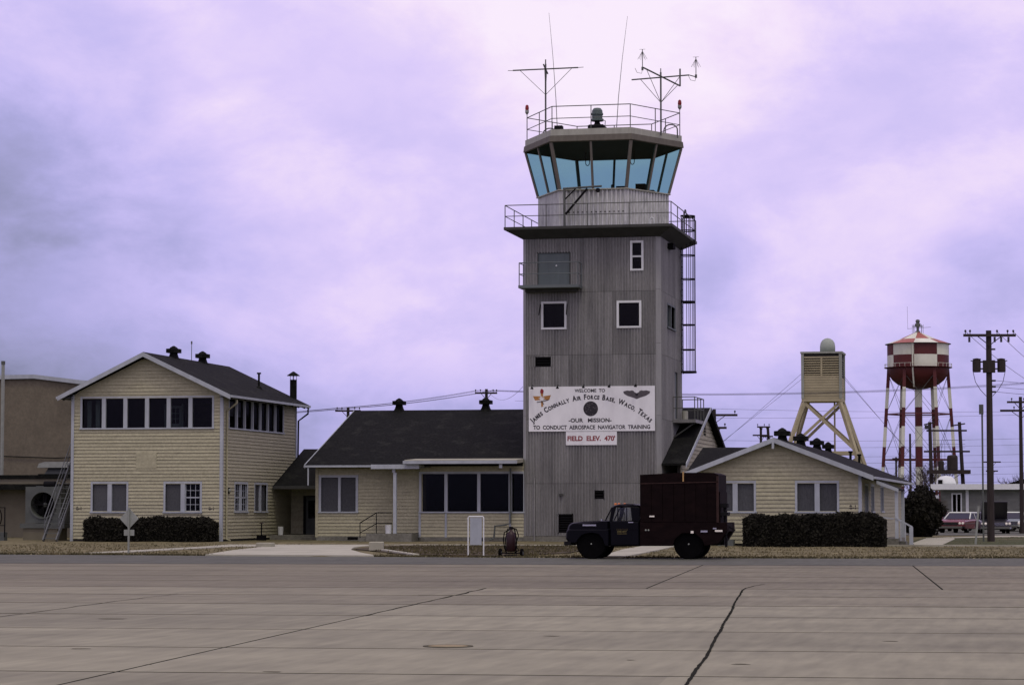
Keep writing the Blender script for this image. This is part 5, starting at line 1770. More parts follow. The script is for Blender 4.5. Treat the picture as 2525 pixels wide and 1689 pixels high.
obj('bumper', MB().loft([[(tx(45), NY + 0.15, tz(1085)), (tx(45), FY - 0.15, tz(1085)), (tx(45), FY - 0.15, tz(1040)), (tx(45), NY + 0.15, tz(1040))],
                         [(tx(70), NY + 0.05, tz(1088)), (tx(70), FY - 0.05, tz(1088)), (tx(70), FY - 0.05, tz(1036)), (tx(70), NY + 0.05, tz(1036))],
                         [(tx(140), NY + 0.05, tz(1086)), (tx(140), FY - 0.05, tz(1086)), (tx(140), FY - 0.05, tz(1038)), (tx(140), NY + 0.05, tz(1038))]]), 'rail_black', TR)
# cab: lower body, pillars, roof
cabl = rounded('cab_body', [(640, 772), (1035, 775), (1038, 1095), (650, 1100)], NY + 0.08, FY - 0.08, 0.07, 'truck_paint')
rounded('cab_roof', [(668, 600), (682, 578), (740, 562), (860, 552), (960, 555), (1020, 570), (1036, 600)], NY + 0.16, FY - 0.16, 0.09, 'truck_paint')
for y0, y1 in ((NY + 0.12, NY + 0.20), (FY - 0.20, FY - 0.12)):
    side('pillar', [(575, 771), (648, 771), (722, 601), (668, 601)][0:0] + [(640, 773), (680, 773), (726, 600), (672, 600)], y0, y1, 'truck_paint')
    side('pillar', [(935, 774), (1035, 774), (1034, 600), (916, 600)], y0, y1, 'truck_paint')
    side('vent_bar', [(742, 772), (757, 772), (757, 604), (742, 604)], y0 + 0.02, y1 - 0.02, 'truck_paint')
obj('cab_back', MB().hexa([(tx(1010), NY + 0.2, tz(774)), (tx(1034), NY + 0.2, tz(774)), (tx(1034), FY - 0.2, tz(774)), (tx(1010), FY - 0.2, tz(774)), (tx(1010), NY + 0.2, tz(740)), (tx(1034), NY + 0.2, tz(740)), (tx(1034), FY - 0.2, tz(740)), (tx(1010), FY - 0.2, tz(740))]), 'truck_paint', TR)
ws_ = obj('windshield', MB().quad((tx(580), NY + 0.22, tz(768)), (tx(580), FY - 0.22, tz(768)), (tx(668), FY - 0.22, tz(596)), (tx(668), NY + 0.22, tz(596))), 'glass_clear', TR)
side('pillar', [(575, 770), (592, 770), (680, 598), (664, 598)], NY + 0.17, NY + 0.22, 'truck_paint')
side('pillar', [(575, 770), (592, 770), (680, 598), (664, 598)], FY - 0.22, FY - 0.17, 'truck_paint')
for y in (NY + 0.155, FY - 0.155):
    obj('side_window', MB().quad((tx(682), y, tz(772)), (tx(935), y, tz(772)), (tx(916), y, tz(602)), (tx(728), y, tz(602))), 'glass_clear', TR)
obj('steering_wheel', MB().lathe((tx(800), NY + 0.6, tz(735)), [(0.19, -0.012), (0.205, 0), (0.19, 0.012), (0.175, 0)], 18, 'X', ring=True), 'black', TR)
obj('seat', MB().box(tx(880), tx(990), NY + 0.25, FY - 0.25, tz(900), tz(768)), 'black', TR)
dr_ = obj('door', MB().box(tx(668), tx(930), NY + 0.070, NY + 0.081, tz(1060), tz(785)), 'truck_paint', TR)
obj('handle', MB().box(tx(890), tx(955), NY + 0.045, NY + 0.069, tz(796), tz(784)), 'chrome', dr_)
obj('belt_line', MB().box(tx(600), tx(1030), NY + 0.055, NY + 0.069, tz(880), tz(872)), 'truck_paint', TR)
mat('door_lettering', (0.12, 0.10, 0.03), 0.7, 0.1)
ftk = FRONT(NY + 0.066)
for s_, py, wpx, sz in (('U.S.AIR FORCE', 888, 150, 0.062), ('63B 877', 916, 125, 0.055), ('FOR OFFICIAL USE ONLY', 940, 125, 0.03)):
    t_, _ = text_mb(ftk, s_, sz, tx(808), tz(py), 0, 0.003, True, wpx / 385.7)
    obj('lettering', t_, 'door_lettering', dr_)
for px in (700, 722, 760):
    obj('clearance_lamp', MB().lathe((tx(px), MYc - 0.6 + (px - 700) * 0.016, tz(575) + 0.02), [(0.05, 0.0), (0.045, 0.05), (0.01, 0.07)], 10), 'amber', TR)
obj('mirror', MB().box(tx(540), tx(556), NY - 0.02, NY + 0.16, tz(772), tz(748)), 'chrome', TR)
# cargo box of upright panels
cx0, cx1 = tx(1046), tx(2058)
bxo = obj('cargo_box', MB().ext([(cx0, NY + 0.04, tz(900)), (cx1, NY + 0.04, tz(900)), (cx1, NY + 0.04, tz(184)), (tx(1990), NY + 0.04, tz(158)), (tx(1600), NY + 0.04, tz(156)), (cx0, NY + 0.04, tz(182))], (0, FY - NY - 0.08, 0)), 'truck_box', TR)
obj('top_strip', MB().beam((cx0, NY + 0.025, tz(296)), (cx1, NY + 0.025, tz(276)), 0.03, 0.030), 'truck_rust', bxo)
for k in range(8):
    px = 1052 + k * 143
    obj('panel', MB().box(tx(px + 3), tx(min(px + 138, 2050)), NY + 0.022, NY + 0.039, tz(785), tz(302)), 'truck_box', bxo)
obj('corner_post', MB().box(tx(2030), tx(2060), NY + 0.010, NY + 0.05, tz(790), tz(200)), 'truck_rust', bxo)
obj('stake', MB().box(tx(1597), tx(1614), NY + 0.0, NY + 0.024, tz(270), tz(145)), 'yellow_wood', bxo)
obj('box_lamp', MB().box(tx(1168), tx(1232), NY - 0.0, NY + 0.020, tz(722), tz(704)), 'reflector', bxo)
# bed, skirts and lockers
rounded('bed', [(1040, 790), (2165, 790), (2168, 905), (2100, 1005), (2060, 1060), (1880, 1090), (1850, 1010), (1760, 925), (1580, 925), (1490, 1000), (1460, 1090), (1040, 1092)], NY + 0.03, NY + 0.5, 0.03, 'truck_box')
rounded('bed', [(1040, 790), (2165, 790), (2168, 905), (2100, 1005), (2060, 1060), (1880, 1090), (1850, 1010), (1760, 925), (1580, 925), (1490, 1000), (1460, 1090), (1040, 1092)], FY - 0.5, FY - 0.03, 0.03, 'truck_box')
obj('bed_floor', MB().box(tx(1042), tx(2160), NY + 0.5, FY - 0.5, tz(905), tz(792)), 'truck_box', TR)
obj('chassis', MB().box(tx(400), tx(2100), MYc - 0.45, MYc + 0.45, tz(1080), tz(985)), 'rail_black', TR)
for a, b, c, d_, m_ in ((1700, 1735, 928, 898, 'reflector'), (1828, 1915, 915, 892, 'chrome'), (2010, 2105, 908, 885, 'reflector'), (1985, 2030, 874, 858, 'chrome')):
    obj('marker', MB().box(tx(a), tx(b), NY + 0.0, NY + 0.028, tz(c), tz(d_)), m_, TR)
for a in (1120, 1155):
    obj('valve', MB().lathe((tx(a), NY + 0.02, tz(890)), [(0.03, 0.01), (0.03, -0.02), (0.01, -0.03)], 8, 'Y'), 'galv', TR)
# rear rack
rk = obj('rear_rack', MB().box(tx(2062), tx(2165), NY + 0.2, NY + 0.6, tz(600), tz(550)), 'rail_black', TR)
obj('upright', MB().box(tx(2105), tx(2138), NY + 0.3, NY + 0.4, tz(790), tz(548)), 'rail_black', rk)
obj('tray', MB().box(tx(2062), tx(2170), NY + 0.15, NY + 0.7, tz(705), tz(660)), 'rail_black', rk)
obj('tail_panel', MB().box(tx(2060), tx(2072), NY + 0.1, FY - 0.1, tz(792), tz(400)), 'truck_box', rk)
obj('drawbar', MB().beam((tx(2160), NY + 0.4, tz(840)), (tx(2245), NY + 0.5, tz(890)), 0.05, 0.05), 'rail_black', TR)
obj('mud_flap', MB().box(tx(2135), tx(2145), NY + 0.05, NY + 0.5, tz(1105), tz(900)), 'rubber', TR)


def wheel(px, y, r, w_, dual=False):
    prof = [(r * 0.58, -w_ / 2), (r * 0.93, -w_ / 2), (r, -w_ * 0.32), (r, w_ * 0.32), (r * 0.93, w_ / 2), (r * 0.58, w_ / 2)]
    o = obj('wheel', MB().lathe((tx(px), y, r), prof, 32, 'Y'), 'rubber', TR)
    sgn = -1 if y < MYc else 1
    obj('rim', MB().lathe((tx(px), y, r), [(r * 0.58, -sgn * w_ * 0.2), (r * 0.58, sgn * w_ * 0.42), (r * 0.50, sgn * w_ * 0.44), (r * 0.46, sgn * w_ * 0.15), (r * 0.22, sgn * w_ * 0.18), (r * 0.20, sgn * w_ * 0.46), (0.02, sgn * w_ * 0.48)], 20, 'Y'), 'rail_black', o)
    for k in range(6):
        a = k * math.pi / 3
        obj('lug', MB().lathe((tx(px) + r * 0.33 * math.cos(a), y + sgn * w_ * 0.2, r + r * 0.33 * math.sin(a)), [(0.016, -0.03), (0.016, 0.03)], 6, 'Y'), 'galv' if k == 0 else 'rail_black', o)
    obj('hub', MB().lathe((tx(px), y, r), [(0.028, sgn * w_ * 0.48), (0.026, sgn * w_ * 0.56), (0.005, sgn * w_ * 0.58)], 10, 'Y'), 'galv', o)
    return o


wheel(400, NY + 0.30, 0.505, 0.24)
wheel(400, FY - 0.30, 0.505, 0.24)
for y in (NY + 0.27, NY + 0.54, FY - 0.27, FY - 0.54):
    wheel(1665, y, 0.505, 0.24)
for px in (400, 1665):
    obj('axle', MB().cyl((tx(px), NY + 0.2, 0.505), (tx(px), FY - 0.2, 0.505), 0.06), 'rail_black', TR)

# ------------------------------------------------------------------ far left: warehouse, shed, blower, stair
WH = thing('warehouse', 'tall brown stucco warehouse rising behind the shed at far left', 'warehouse', (-62, 156, 0))
wx = [(-78, 9.58), (-64.0, 9.62), (-61.5, 9.64), (-58.6, 9.28), (-52.0, 8.65)]
q = MB().ext([(-78, 148, 0), (-52, 148, 0)] + [(x, 148, z) for x, z in reversed(wx)], (0, 22, 0))
obj('wall', q, 'stucco', WH)
for (xa, za), (xb, zb) in zip(wx, wx[1:]):
    obj('parapet', MB().hexa([(xa, 147.8, za), (xb, 147.8, zb), (xb, 170.2, zb), (xa, 170.2, za), (xa, 147.8, za + 0.25), (xb, 147.8, zb + 0.25), (xb, 170.2, zb + 0.25), (xa, 170.2, za + 0.25)]), 'trim', WH)
obj('wall_cable', MB().tube([(-64, 147.9, 4.9), (-60, 147.9, 4.75), (-56, 147.9, 4.95), (-53, 147.9, 5.2)], 0.03, 5), 'rail_black', WH)
SHD = thing('flat_roofed_shed', 'low tan shed with dark flat roof below the brown warehouse', 'shed', (-58, 140, 0))
obj('wall', MB().box(-75, -49.5, 136.5, 147.5, 0, 3.05), 'shed_wall', SHD)
obj('roof', MB().box(-75, -49.4, 136.2, 147.7, 3.36, 3.56), 'shingle', SHD)
obj('fascia', MB().box(-75, -49.45, 136.3, 147.6, 3.052, 3.355), 'shed_wall', SHD)
obj('awning', MB().box(-75, -53.6, 135.2, 136.48, 2.72, 2.98), 'shingle', SHD)
rv = obj('roof_ventilator', MB().loft([[(-57.35, 139.4, 3.56), (-55.85, 139.4, 3.56), (-55.85, 140.6, 3.56), (-57.35, 140.6, 3.56)], [(-57.1, 139.6, 4.05), (-56.1, 139.6, 4.05), (-56.1, 140.4, 4.05), (-57.1, 140.4, 4.05)]]), 'machine_grey', SHD)
obj('hood', MB().ext([(-57.65, 139.2, 4.02), (-57.55, 139.2, 4.26), (-57.2, 139.2, 4.36), (-56.0, 139.2, 4.36), (-55.6, 139.2, 4.26), (-55.5, 139.2, 4.02)], (0, 1.6, 0)), 'galv', rv)
obj('curb', MB().box(-57.6, -55.6, 139.2, 140.8, 3.562, 3.66), 'shingle', rv)
FP = thing('flue_pipe', 'tall grey flue pipe on the shed at the far left edge', 'pipe', (-59.4, 138.2, 3.5))
obj('pipe', MB().cyl((-59.4, 138.2, 3.4), (-59.4, 138.2, 10.0), 0.10, n=10), 'galv', FP)
obj('cap', MB().cyl((-59.4, 138.2, 9.95), (-59.4, 138.2, 10.15), 0.12, n=10), 'machine_grey', FP)

BL = thing('cooling_fan_unit', 'large grey blower housing with round dark fan left of the two-storey building', 'fan unit', (-51.3, 126, 0))
fb_ = FRONT(125.2)
fcx, fcz, fr_ = -51.5, 1.86, 0.66
n_ = 24
ringo = [(fcx + fr_ * math.cos(2 * math.pi * k / n_), fcz + fr_ * math.sin(2 * math.pi * k / n_)) for k in range(n_)]
sq = []
for k in range(n_):
    c_, s_ = math.cos(2 * math.pi * k / n_), math.sin(2 * math.pi * k / n_)
    m_ = 0.98 / max(abs(c_), abs(s_))
    sq.append((fcx + c_ * m_, fcz + s_ * m_ * 0.96))
q = MB()
q.add([fb_.p(a, z, 0) for a, z in ringo] + [fb_.p(a, z, 0) for a, z in sq] + [fb_.p(a, z, -0.9) for a, z in ringo] + [fb_.p(a, z, -0.9) for a, z in sq],
      [(k, (k + 1) % n_, n_ + (k + 1) % n_, n_ + k) for k in range(n_)] + [(n_ + k, n_ + (k + 1) % n_, 3 * n_ + (k + 1) % n_, 3 * n_ + k) for k in range(n_)] + [(k, (k + 1) % n_, 2 * n_ + (k + 1) % n_, 2 * n_ + k) for k in range(n_)])
hsg = obj('housing', q, 'machine_grey', BL)
obj('ring', MB().lathe((fcx, 125.2, fcz), [(fr_, 0.02), (fr_ + 0.07, 0.02), (fr_ + 0.07, -0.08), (fr_, -0.08)], 28, 'Y', ring=True), 'machine_grey', BL)
obj('back_plate', fb_.box(MB(), fcx - 0.95, fcx + 0.95, fcz - 0.92, fcz + 0.92, -0.95, -0.9), 'black', BL)
hb = obj('hub', MB().lathe((fcx, 125.5, fcz), [(0.12, 0.1), (0.12, -0.05), (0.05, -0.1)], 12, 'Y'), 'machine_grey', BL)
for k in range(5):
    a = 2 * math.pi * k / 5 + 0.3
    d_ = Vector((math.cos(a), 0, math.sin(a)))
    e_ = Vector((-math.sin(a), 0.5, math.cos(a)))
    c0 = Vector((fcx, 125.5, fcz))
    obj('blade', MB().ext([c0 + d_ * 0.1 - e_ * 0.06, c0 + d_ * 0.6 - e_ * 0.14, c0 + d_ * 0.62 + e_ * 0.14, c0 + d_ * 0.1 + e_ * 0.06], (0, 0.015, 0)), 'rail_black', hb)
for s_ in (0, 1):
    a = s_ * math.pi / 2
    d_ = Vector((math.cos(a), 0, math.sin(a))) * (fr_ - 0.01)
    obj('guard_bar', MB().cyl(Vector((fcx, 125.23, fcz)) - d_, Vector((fcx, 125.23, fcz)) + d_, 0.02, n=5), 'rail_black', BL)
obj('skid', MB().box(fcx - 1.15, fcx + 1.3, 124.9, 126.4, 0.66, 0.90), 'machine_grey', BL)
obj('plinth', MB().box(fcx - 1.0, fcx + 0.9, 125.0, 126.3, 0.0, 0.655), 'shed_wall', BL)
obj('motor', MB().cyl((fcx - 0.1, 125.6, fcz + 1.08), (fcx + 0.5, 125.6, fcz + 1.08), 0.16, n=12), 'rail_black', BL)
obj('hood_duct', MB().box(fcx - 0.8, fcx + 0.95, 126.15, 128.0, 0.9, 2.85), 'machine_grey', BL)
obj('cable', MB().tube([(fcx + 0.45, 125.5, 2.95), (fcx + 0.8, 125.4, 3.1), (fcx + 1.1, 125.4, 2.9), (fcx + 1.15, 125.4, 2.4)], 0.025, 5), 'rail_black', BL)

mat('stair_steel', (0.11, 0.12, 0.115), 0.6, 0.15)
SR = thing('steel_stair', 'steep open steel stair climbing the left flank of the two-storey building', 'stair', (-49.4, 123, 0))
y0, z0, y1, z1 = 121.0, 0.05, 126.0, 5.6
for x in (-49.75, -49.05):
    obj('stringer', MB().beam((x, y0, z0), (x, y1, z1), 0.06, 0.20), 'stair_steel', SR)
for k in range(22):
    t = (k + 0.5) / 22
    obj('tread', MB().box(-49.72, -49.08, y0 + (y1 - y0) * t - 0.11, y0 + (y1 - y0) * t + 0.11, z0 + (z1 - z0) * t - 0.015, z0 + (z1 - z0) * t + 0.015), 'machine_grey', SR)
for x in (-49.78, -49.02):
    hr = obj('handrail', MB().cyl((x, y0 + 0.2, z0 + 1.15), (x, y1, z1 + 0.95), 0.024, n=6), 'stair_steel', SR)
    obj('rail', MB().cyl((x, y0 + 0.2, z0 + 0.75), (x, y1, z1 + 0.55), 0.018, n=6), 'stair_steel', hr)
    for k in range(4):
        t = 0.05 + k * 0.3
        yy, zz = y0 + (y1 - y0) * t, z0 + (z1 - z0) * t
        obj('post', MB().cyl((x, yy, zz), (x, yy, zz + 0.95), 0.022, n=6), 'stair_steel', hr)
obj('landing', MB().box(-49.8, -48.7, 126.0, 128.5, 5.45, 5.6), 'machine_grey', SR)
for y in (126.2, 128.3):
    obj('leg', MB().cyl((-49.7, y, 0), (-49.7, y, 5.45), 0.05, n=6), 'machine_grey', SR)

HR = thing('hose_rack', 'black rack with looped hoses at the far left edge', 'hose rack', (-53.6, 124, 0))
obj('frame', MB().tube([(-54.25, 124.0, 0), (-54.25, 124.0, 1.72), (-53.1, 124.0, 1.72), (-53.1, 124.0, 0.2)], 0.035, 6).cyl((-54.25, 124.0, 0.8), (-53.1, 124.0, 0.8), 0.02, n=5), 'rail_black', HR)
for k in range(3):
    xx = -53.95 + k * 0.2
    obj('hose', MB().tube([(xx - 0.2, 123.9, 1.74)] + [(xx + (0.22 + 0.05 * k) * math.sin(t), 123.9, 1.45 - (0.32 + 0.07 * k) * (1 - math.cos(t)) * 0.5 + 0.3 * math.cos(t)) for t in np.linspace(-2.6, 2.6, 12)], 0.03, 6), 'rubber', HR)
vb = thing('valve_box', 'small dark valve box with red handle under the hose rack', 'valve', (-53.5, 124.1, 0))
obj('box', MB().box(-53.8, -53.2, 124.2, 124.6, 0, 0.45), 'machine_grey', vb)
obj('handle', MB().lathe((-53.55, 124.15, 0.3), [(0.08, -0.02), (0.10, 0), (0.08, 0.02)], 10, 'Y', ring=True), 'fire_red', vb)

# ------------------------------------------------------------------ radar tower
RT_ = thing('radar_tower', 'cream boxed tower with louvres and grey dome on splayed wooden legs', 'tower', (-19.3, 222, 0))
rx0, rx1, ry0, ry1, rz0, rz1 = -21.30, -18.05, 220.6, 224.0, 11.05, 14.95
fr1, fr2 = FRONT(ry0), RIGHT(rx1)
obj('box_core', MB().box(rx0 + 0.05, rx1 - 0.05, ry0 + 0.05, ry1 - 0.05, rz0, rz1), 'interior', RT_)
obj('floor_beam', MB().box(rx0 - 0.1, rx1 + 0.1, ry0 - 0.1, ry1 + 0.1, rz0 - 0.22, rz0 - 0.003), 'rt_wood', RT_)
z = rz0
while z < 12.75:
    obj('board', fr1.box(MB(), rx0 + 0.12, rx1 - 0.12, z + 0.012, z + 0.22, -0.04, 0.02), 'rt_wood', RT_)
    obj('board', fr2.box(MB(), ry0 + 0.12, ry1 - 0.12, z + 0.012, z + 0.22, -0.04, 0.02), 'rt_wood', RT_)
    z += 0.232
for x, y in ((rx0, ry0), (rx1, ry0), (rx1, ry1), (rx0, ry1)):
    obj('corner_board', MB().box(x - 0.12, x + 0.12, y - 0.12, y + 0.12, rz0, rz1), 'rt_grey', RT_)
lv = obj('louvre', fr1.box(fr1.box(fr1.box(MB(), rx0 + 0.13, rx1 - 0.13, 12.90, 13.05, 0, 0.05), rx0 + 0.13, rx1 - 0.13, 14.55, 14.70, 0, 0.05), -19.76, -19.60, 13.051, 14.549, 0, 0.05), 'rt_wood', RT_)
for k in range(7):
    z = 13.16 + k * 0.205
    for a, b in ((rx0 + 0.14, -19.77), (-19.59, rx1 - 0.14)):
        obj('slat', MB().beam((a, ry0 - 0.0, z), (b, ry0 - 0.0, z), 0.14, 0.05, (0, -0.6, 0.8)), 'rt_wood', lv)
for k in range(7):
    obj('slat', MB().beam((rx1, ry0 + 0.14, 13.16 + k * 0.205), (rx1, ry1 - 0.14, 13.16 + k * 0.205), 0.14, 0.05, (0.6, 0, 0.8)), 'rt_grey', lv)
obj('roof', MB().box(rx0 - 0.18, rx1 + 0.18, ry0 - 0.18, ry1 + 0.18, rz1 + 0.002, rz1 + 0.16), 'rt_grey', RT_)
obj('radome', MB().lathe((-19.28, 222.2, rz1 + 0.16), [(0.66, 0), (0.66, 0.55), (0.60, 0.85), (0.45, 1.08), (0.22, 1.22), (0.02, 1.26)], 20), 'radome', RT_, smooth=True)
foot = {}
for i, (sx, sy) in enumerate(((-1, -1), (1, -1), (1, 1), (-1, 1))):
    xt, yt = -19.68 + sx * 1.5, 222.3 + sy * 1.55
    xb, yb = -19.68 + sx * 5.0, 222.3 + sy * 4.2
    foot[i] = (xt, yt, xb, yb)
    obj('leg', MB().beam((xt, yt, rz0 - 0.1), (xb, yb, 0), 0.30, 0.30), 'rt_wood', RT_)


def legp(i, z):
    xt, yt, xb, yb = foot[i]
    t = (rz0 - z) / rz0
    return Vector((xt + (xb - xt) * t, yt + (yb - yt) * t, z))


for i, j in ((0, 1), (1, 2), (2, 3), (3, 0)):
    for za, zb in ((rz0 - 0.25, 6.6),):
        obj('cross_brace', MB().beam(legp(i, za), legp(j, zb), 0.10, 0.24), 'rt_wood', RT_)
        obj('cross_brace', MB().beam(legp(j, za) + Vector((0, 0.12, 0)), legp(i, zb) + Vector((0, 0.12, 0)), 0.10, 0.24), 'rt_wood', RT_)
    obj('girt', MB().beam(legp(i, 6.4), legp(j, 6.4), 0.12, 0.26), 'rt_wood', RT_)
    obj('cross_brace', MB().beam(legp(i, 6.3), legp(j, 0.6), 0.10, 0.24), 'rt_wood', RT_)
obj('conduit', MB().cyl((-18.7, 222, 0), (-18.7, 222, rz0), 0.08, n=6), 'rt_wood', RT_)

# ------------------------------------------------------------------ chequered water tower
WT = thing('water_tower', 'red and white chequered water tower on striped legs', 'water tower', (-21.0, 404.5, 0))
wc = Vector((-21.0, 404.5, 0))
rt = 4.78
NS = 60
A0 = math.atan2(-wc.y, -wc.x)


def cyl_patch(t0, t1, z0, z1, r, n=6):
    ts = np.linspace(t0, t1, n + 1)
    vs = [wc + Vector((r * math.cos(t), r * math.sin(t), z0)) for t in ts] + [wc + Vector((r * math.cos(t), r * math.sin(t), z1)) for t in ts]
    return MB().add(vs, [(i, i + 1, n + 2 + i, n + 1 + i) for i in range(n)])


ns = 8
off_ = A0 - 0.129
for k in range(ns):
    t0, t1 = off_ + 2 * math.pi * k / ns, off_ + 2 * math.pi * (k + 1) / ns
    for row, (za, zb) in enumerate(((23.6, 25.45), (25.45, 27.3))):
        obj('tank_panel', cyl_patch(t0, t1, za, zb, rt), 'wt_red' if (k + row) % 2 else 'wt_white', WT)
    # cone roof in two bands
    for row, (ra, rb, za, zb) in enumerate(((5.12, 2.9, 27.25, 28.0), (2.9, 0.35, 28.0, 29.15))):
        ts = np.linspace(t0, t1, 5)
        vs = [wc + Vector((ra * math.cos(t), ra * math.sin(t), za)) for t in ts] + [wc + Vector((rb * math.cos(t), rb * math.sin(t), zb)) for t in ts]
        obj('roof_panel', MB().add(vs, [(i, i + 1, 6 + i, 5 + i) for i in range(4)]), 'wt_red_roof' if (k + row) % 2 else 'wt_white', WT)
obj('eave_ring', MB().lathe(wc, [(5.12, 27.2), (5.14, 27.24), (4.7, 27.24), (4.7, 27.2)], 48, ring=True), 'deck_dark', WT)
obj('bowl', MB().lathe(wc, [(rt, 23.6), (rt, 23.2), (4.55, 22.4), (4.0, 21.6), (3.2, 20.95), (2.2, 20.5), (1.2, 20.25), (0.6, 20.15)], 48), 'wt_red', WT, smooth=True)
bal_ = obj('balcony', MB().lathe(wc, [(rt - 0.02, 23.52), (5.25, 23.50), (5.28, 23.58), (rt - 0.02, 23.60)], 48, ring=True), 'wt_red', WT)
for k in range(36):
    t = 2 * math.pi * k / 36
    p = wc + Vector((5.2 * math.cos(t), 5.2 * math.sin(t), 23.58))
    obj('stanchion', MB().cyl(p, p + Vector((0, 0, 0.55)), 0.03, n=4), 'wt_white', bal_)
obj('balcony_rail', MB().lathe(wc, [(5.18, 24.10), (5.22, 24.10), (5.22, 24.15), (5.18, 24.15)], 36, ring=True), 'wt_white', bal_)
zb_ = [0, 3.0, 8.0, 10.6, 13.6, 17.9, 20.2]
bands = [(20.2, 17.4, 'wt_white'), (17.4, 14.4, 'wt_red'), (14.4, 11.25, 'wt_white'), (11.25, 8.05, 'wt_red'), (8.05, 5.0, 'wt_white'), (5.0, 0, 'wt_red')]
for za, zb, m_ in bands:
    obj('riser', MB().cyl(wc + Vector((0, 0, zb + 0.002)), wc + Vector((0, 0, za)), 0.58, n=20), m_, WT)
lb = [(23.4, 20.4, 'wt_red'), (20.4, 17.2, 'wt_white'), (17.2, 14.3, 'wt_red'), (14.3, 11.2, 'wt_white'), (11.2, 8.05, 'wt_red'), (8.05, 5, 'wt_white'), (5, 0, 'wt_red')]
ang = [A0 + math.pi / 2 + 0.05 + k * math.pi / 3 for k in range(6)]


def wleg(k, z):
    r_ = 4.55 + (23.4 - z) * 0.066
    return wc + Vector((r_ * math.cos(ang[k]), r_ * math.sin(ang[k]), z))


for k in range(6):
    for za, zb, m_ in lb:
        obj('leg', MB().beam(wleg(k, zb + 0.003), wleg(k, za), 0.50, 0.50), m_, WT)
for k in range(6):
    j = (k + 1) % 6
    for z in (16.3, 9.2):
        obj('girt', MB().beam(wleg(k, z), wleg(j, z), 0.14, 0.20), 'wt_red', WT)
    for za, zb in ((22.5, 16.4), (16.2, 9.3), (9.1, 2.0)):
        obj('tie_rod', MB().cyl(wleg(k, za), wleg(j, zb), 0.035, n=4), 'machine_grey', WT)
        obj('tie_rod', MB().cyl(wleg(j, za), wleg(k, zb), 0.035, n=4), 'machine_grey', WT)
lt = Vector((math.cos(A0 - 0.17), math.sin(A0 - 0.17), 0))
obj('ladder', MB().beam(wc + lt * 4.9 + Vector((0, 0, 23.0)), wc + lt * 4.9 + Vector((0, 0, 27.3)), 0.22, 0.08).beam(wc + lt * 3.9 + Vector((0, 0, 20.4)), wc + lt * 4.9 + Vector((0, 0, 23.0)), 0.22, 0.08), 'wt_white', WT)
fin = obj('finial', MB().lathe(wc, [(0.40, 29.1), (0.40, 29.3), (0.2, 29.35), (0.2, 29.9), (0.45, 30.0), (0.45, 30.45), (0.25, 30.55), (0.35, 30.8), (0.30, 31.05), (0.05, 31.15)], 12), 'machine_grey', WT)
for k in range(8):
    t = k * math.pi / 4
    obj('guard', MB().cyl(wc + Vector((0.85 * math.cos(t), 0.85 * math.sin(t), 28.9)), wc + Vector((0.85 * math.cos(t), 0.85 * math.sin(t), 30.35)), 0.035, n=4), 'machine_grey', fin)
obj('guard_ring', MB().lathe(wc, [(0.83, 30.0), (0.88, 30.0), (0.88, 30.06), (0.83, 30.06)], 16, ring=True), 'machine_grey', fin)
obj('cross_arm', MB().cyl(wc + Vector((-1.6, 0, 29.7)), wc + Vector((2.0, 0, 29.9)), 0.035, n=4), 'machine_grey', fin)
obj('whip', MB().cyl(wc + Vector((-1.55, 0, 29.7)), wc + Vector((-1.6, 0, 33.2)), 0.025, n=4), 'machine_grey', fin)

# ------------------------------------------------------------------ utility poles
def insul(parent, p, s_=1.0):
    obj('insulator', MB().cyl(p, Vector(p) + Vector((0, 0, 0.10 * s_)), 0.02 * s_, n=5).ell(Vector(p) + Vector((0, 0, 0.15 * s_)), (0.055 * s_, 0.055 * s_, 0.07 * s_), 8, 5), 'insulator', parent)


def pole(name, label, x, y, h, arms, r=0.16, group='utility poles', lean=(0, 0), adir=None):
    t = thing(name, label, 'utility pole', (x, y, 0), group)
    top = Vector((x + lean[0], y + lean[1], h))
    obj('shaft', MB().cyl((x, y, -0.1), top, r, r * 0.72, n=12), 'pole_wood', t)
    ad = Vector(adir or (0.978, 0.208, 0))
    for z, l0, l1, ins in arms:
        c = Vector((x + lean[0] * z / h, y + lean[1] * z / h, z)) + Vector((0.208, -0.978, 0)) * r
        a = obj('crossarm', MB().beam(c + ad * l0, c + ad * l1, 0.10, 0.13), 'pole_wood', t)
        for s_ in (l0, l1):
            obj('brace', MB().beam(c + ad * s_ * 0.45 - Vector((0, 0, 0.05)), c + Vector((0, 0, -0.5)), 0.03, 0.04), 'pole_wood', a)
        for i_ in ins:
            insul(a, c + ad * i_ + Vector((0, 0, 0.06)))
    return t


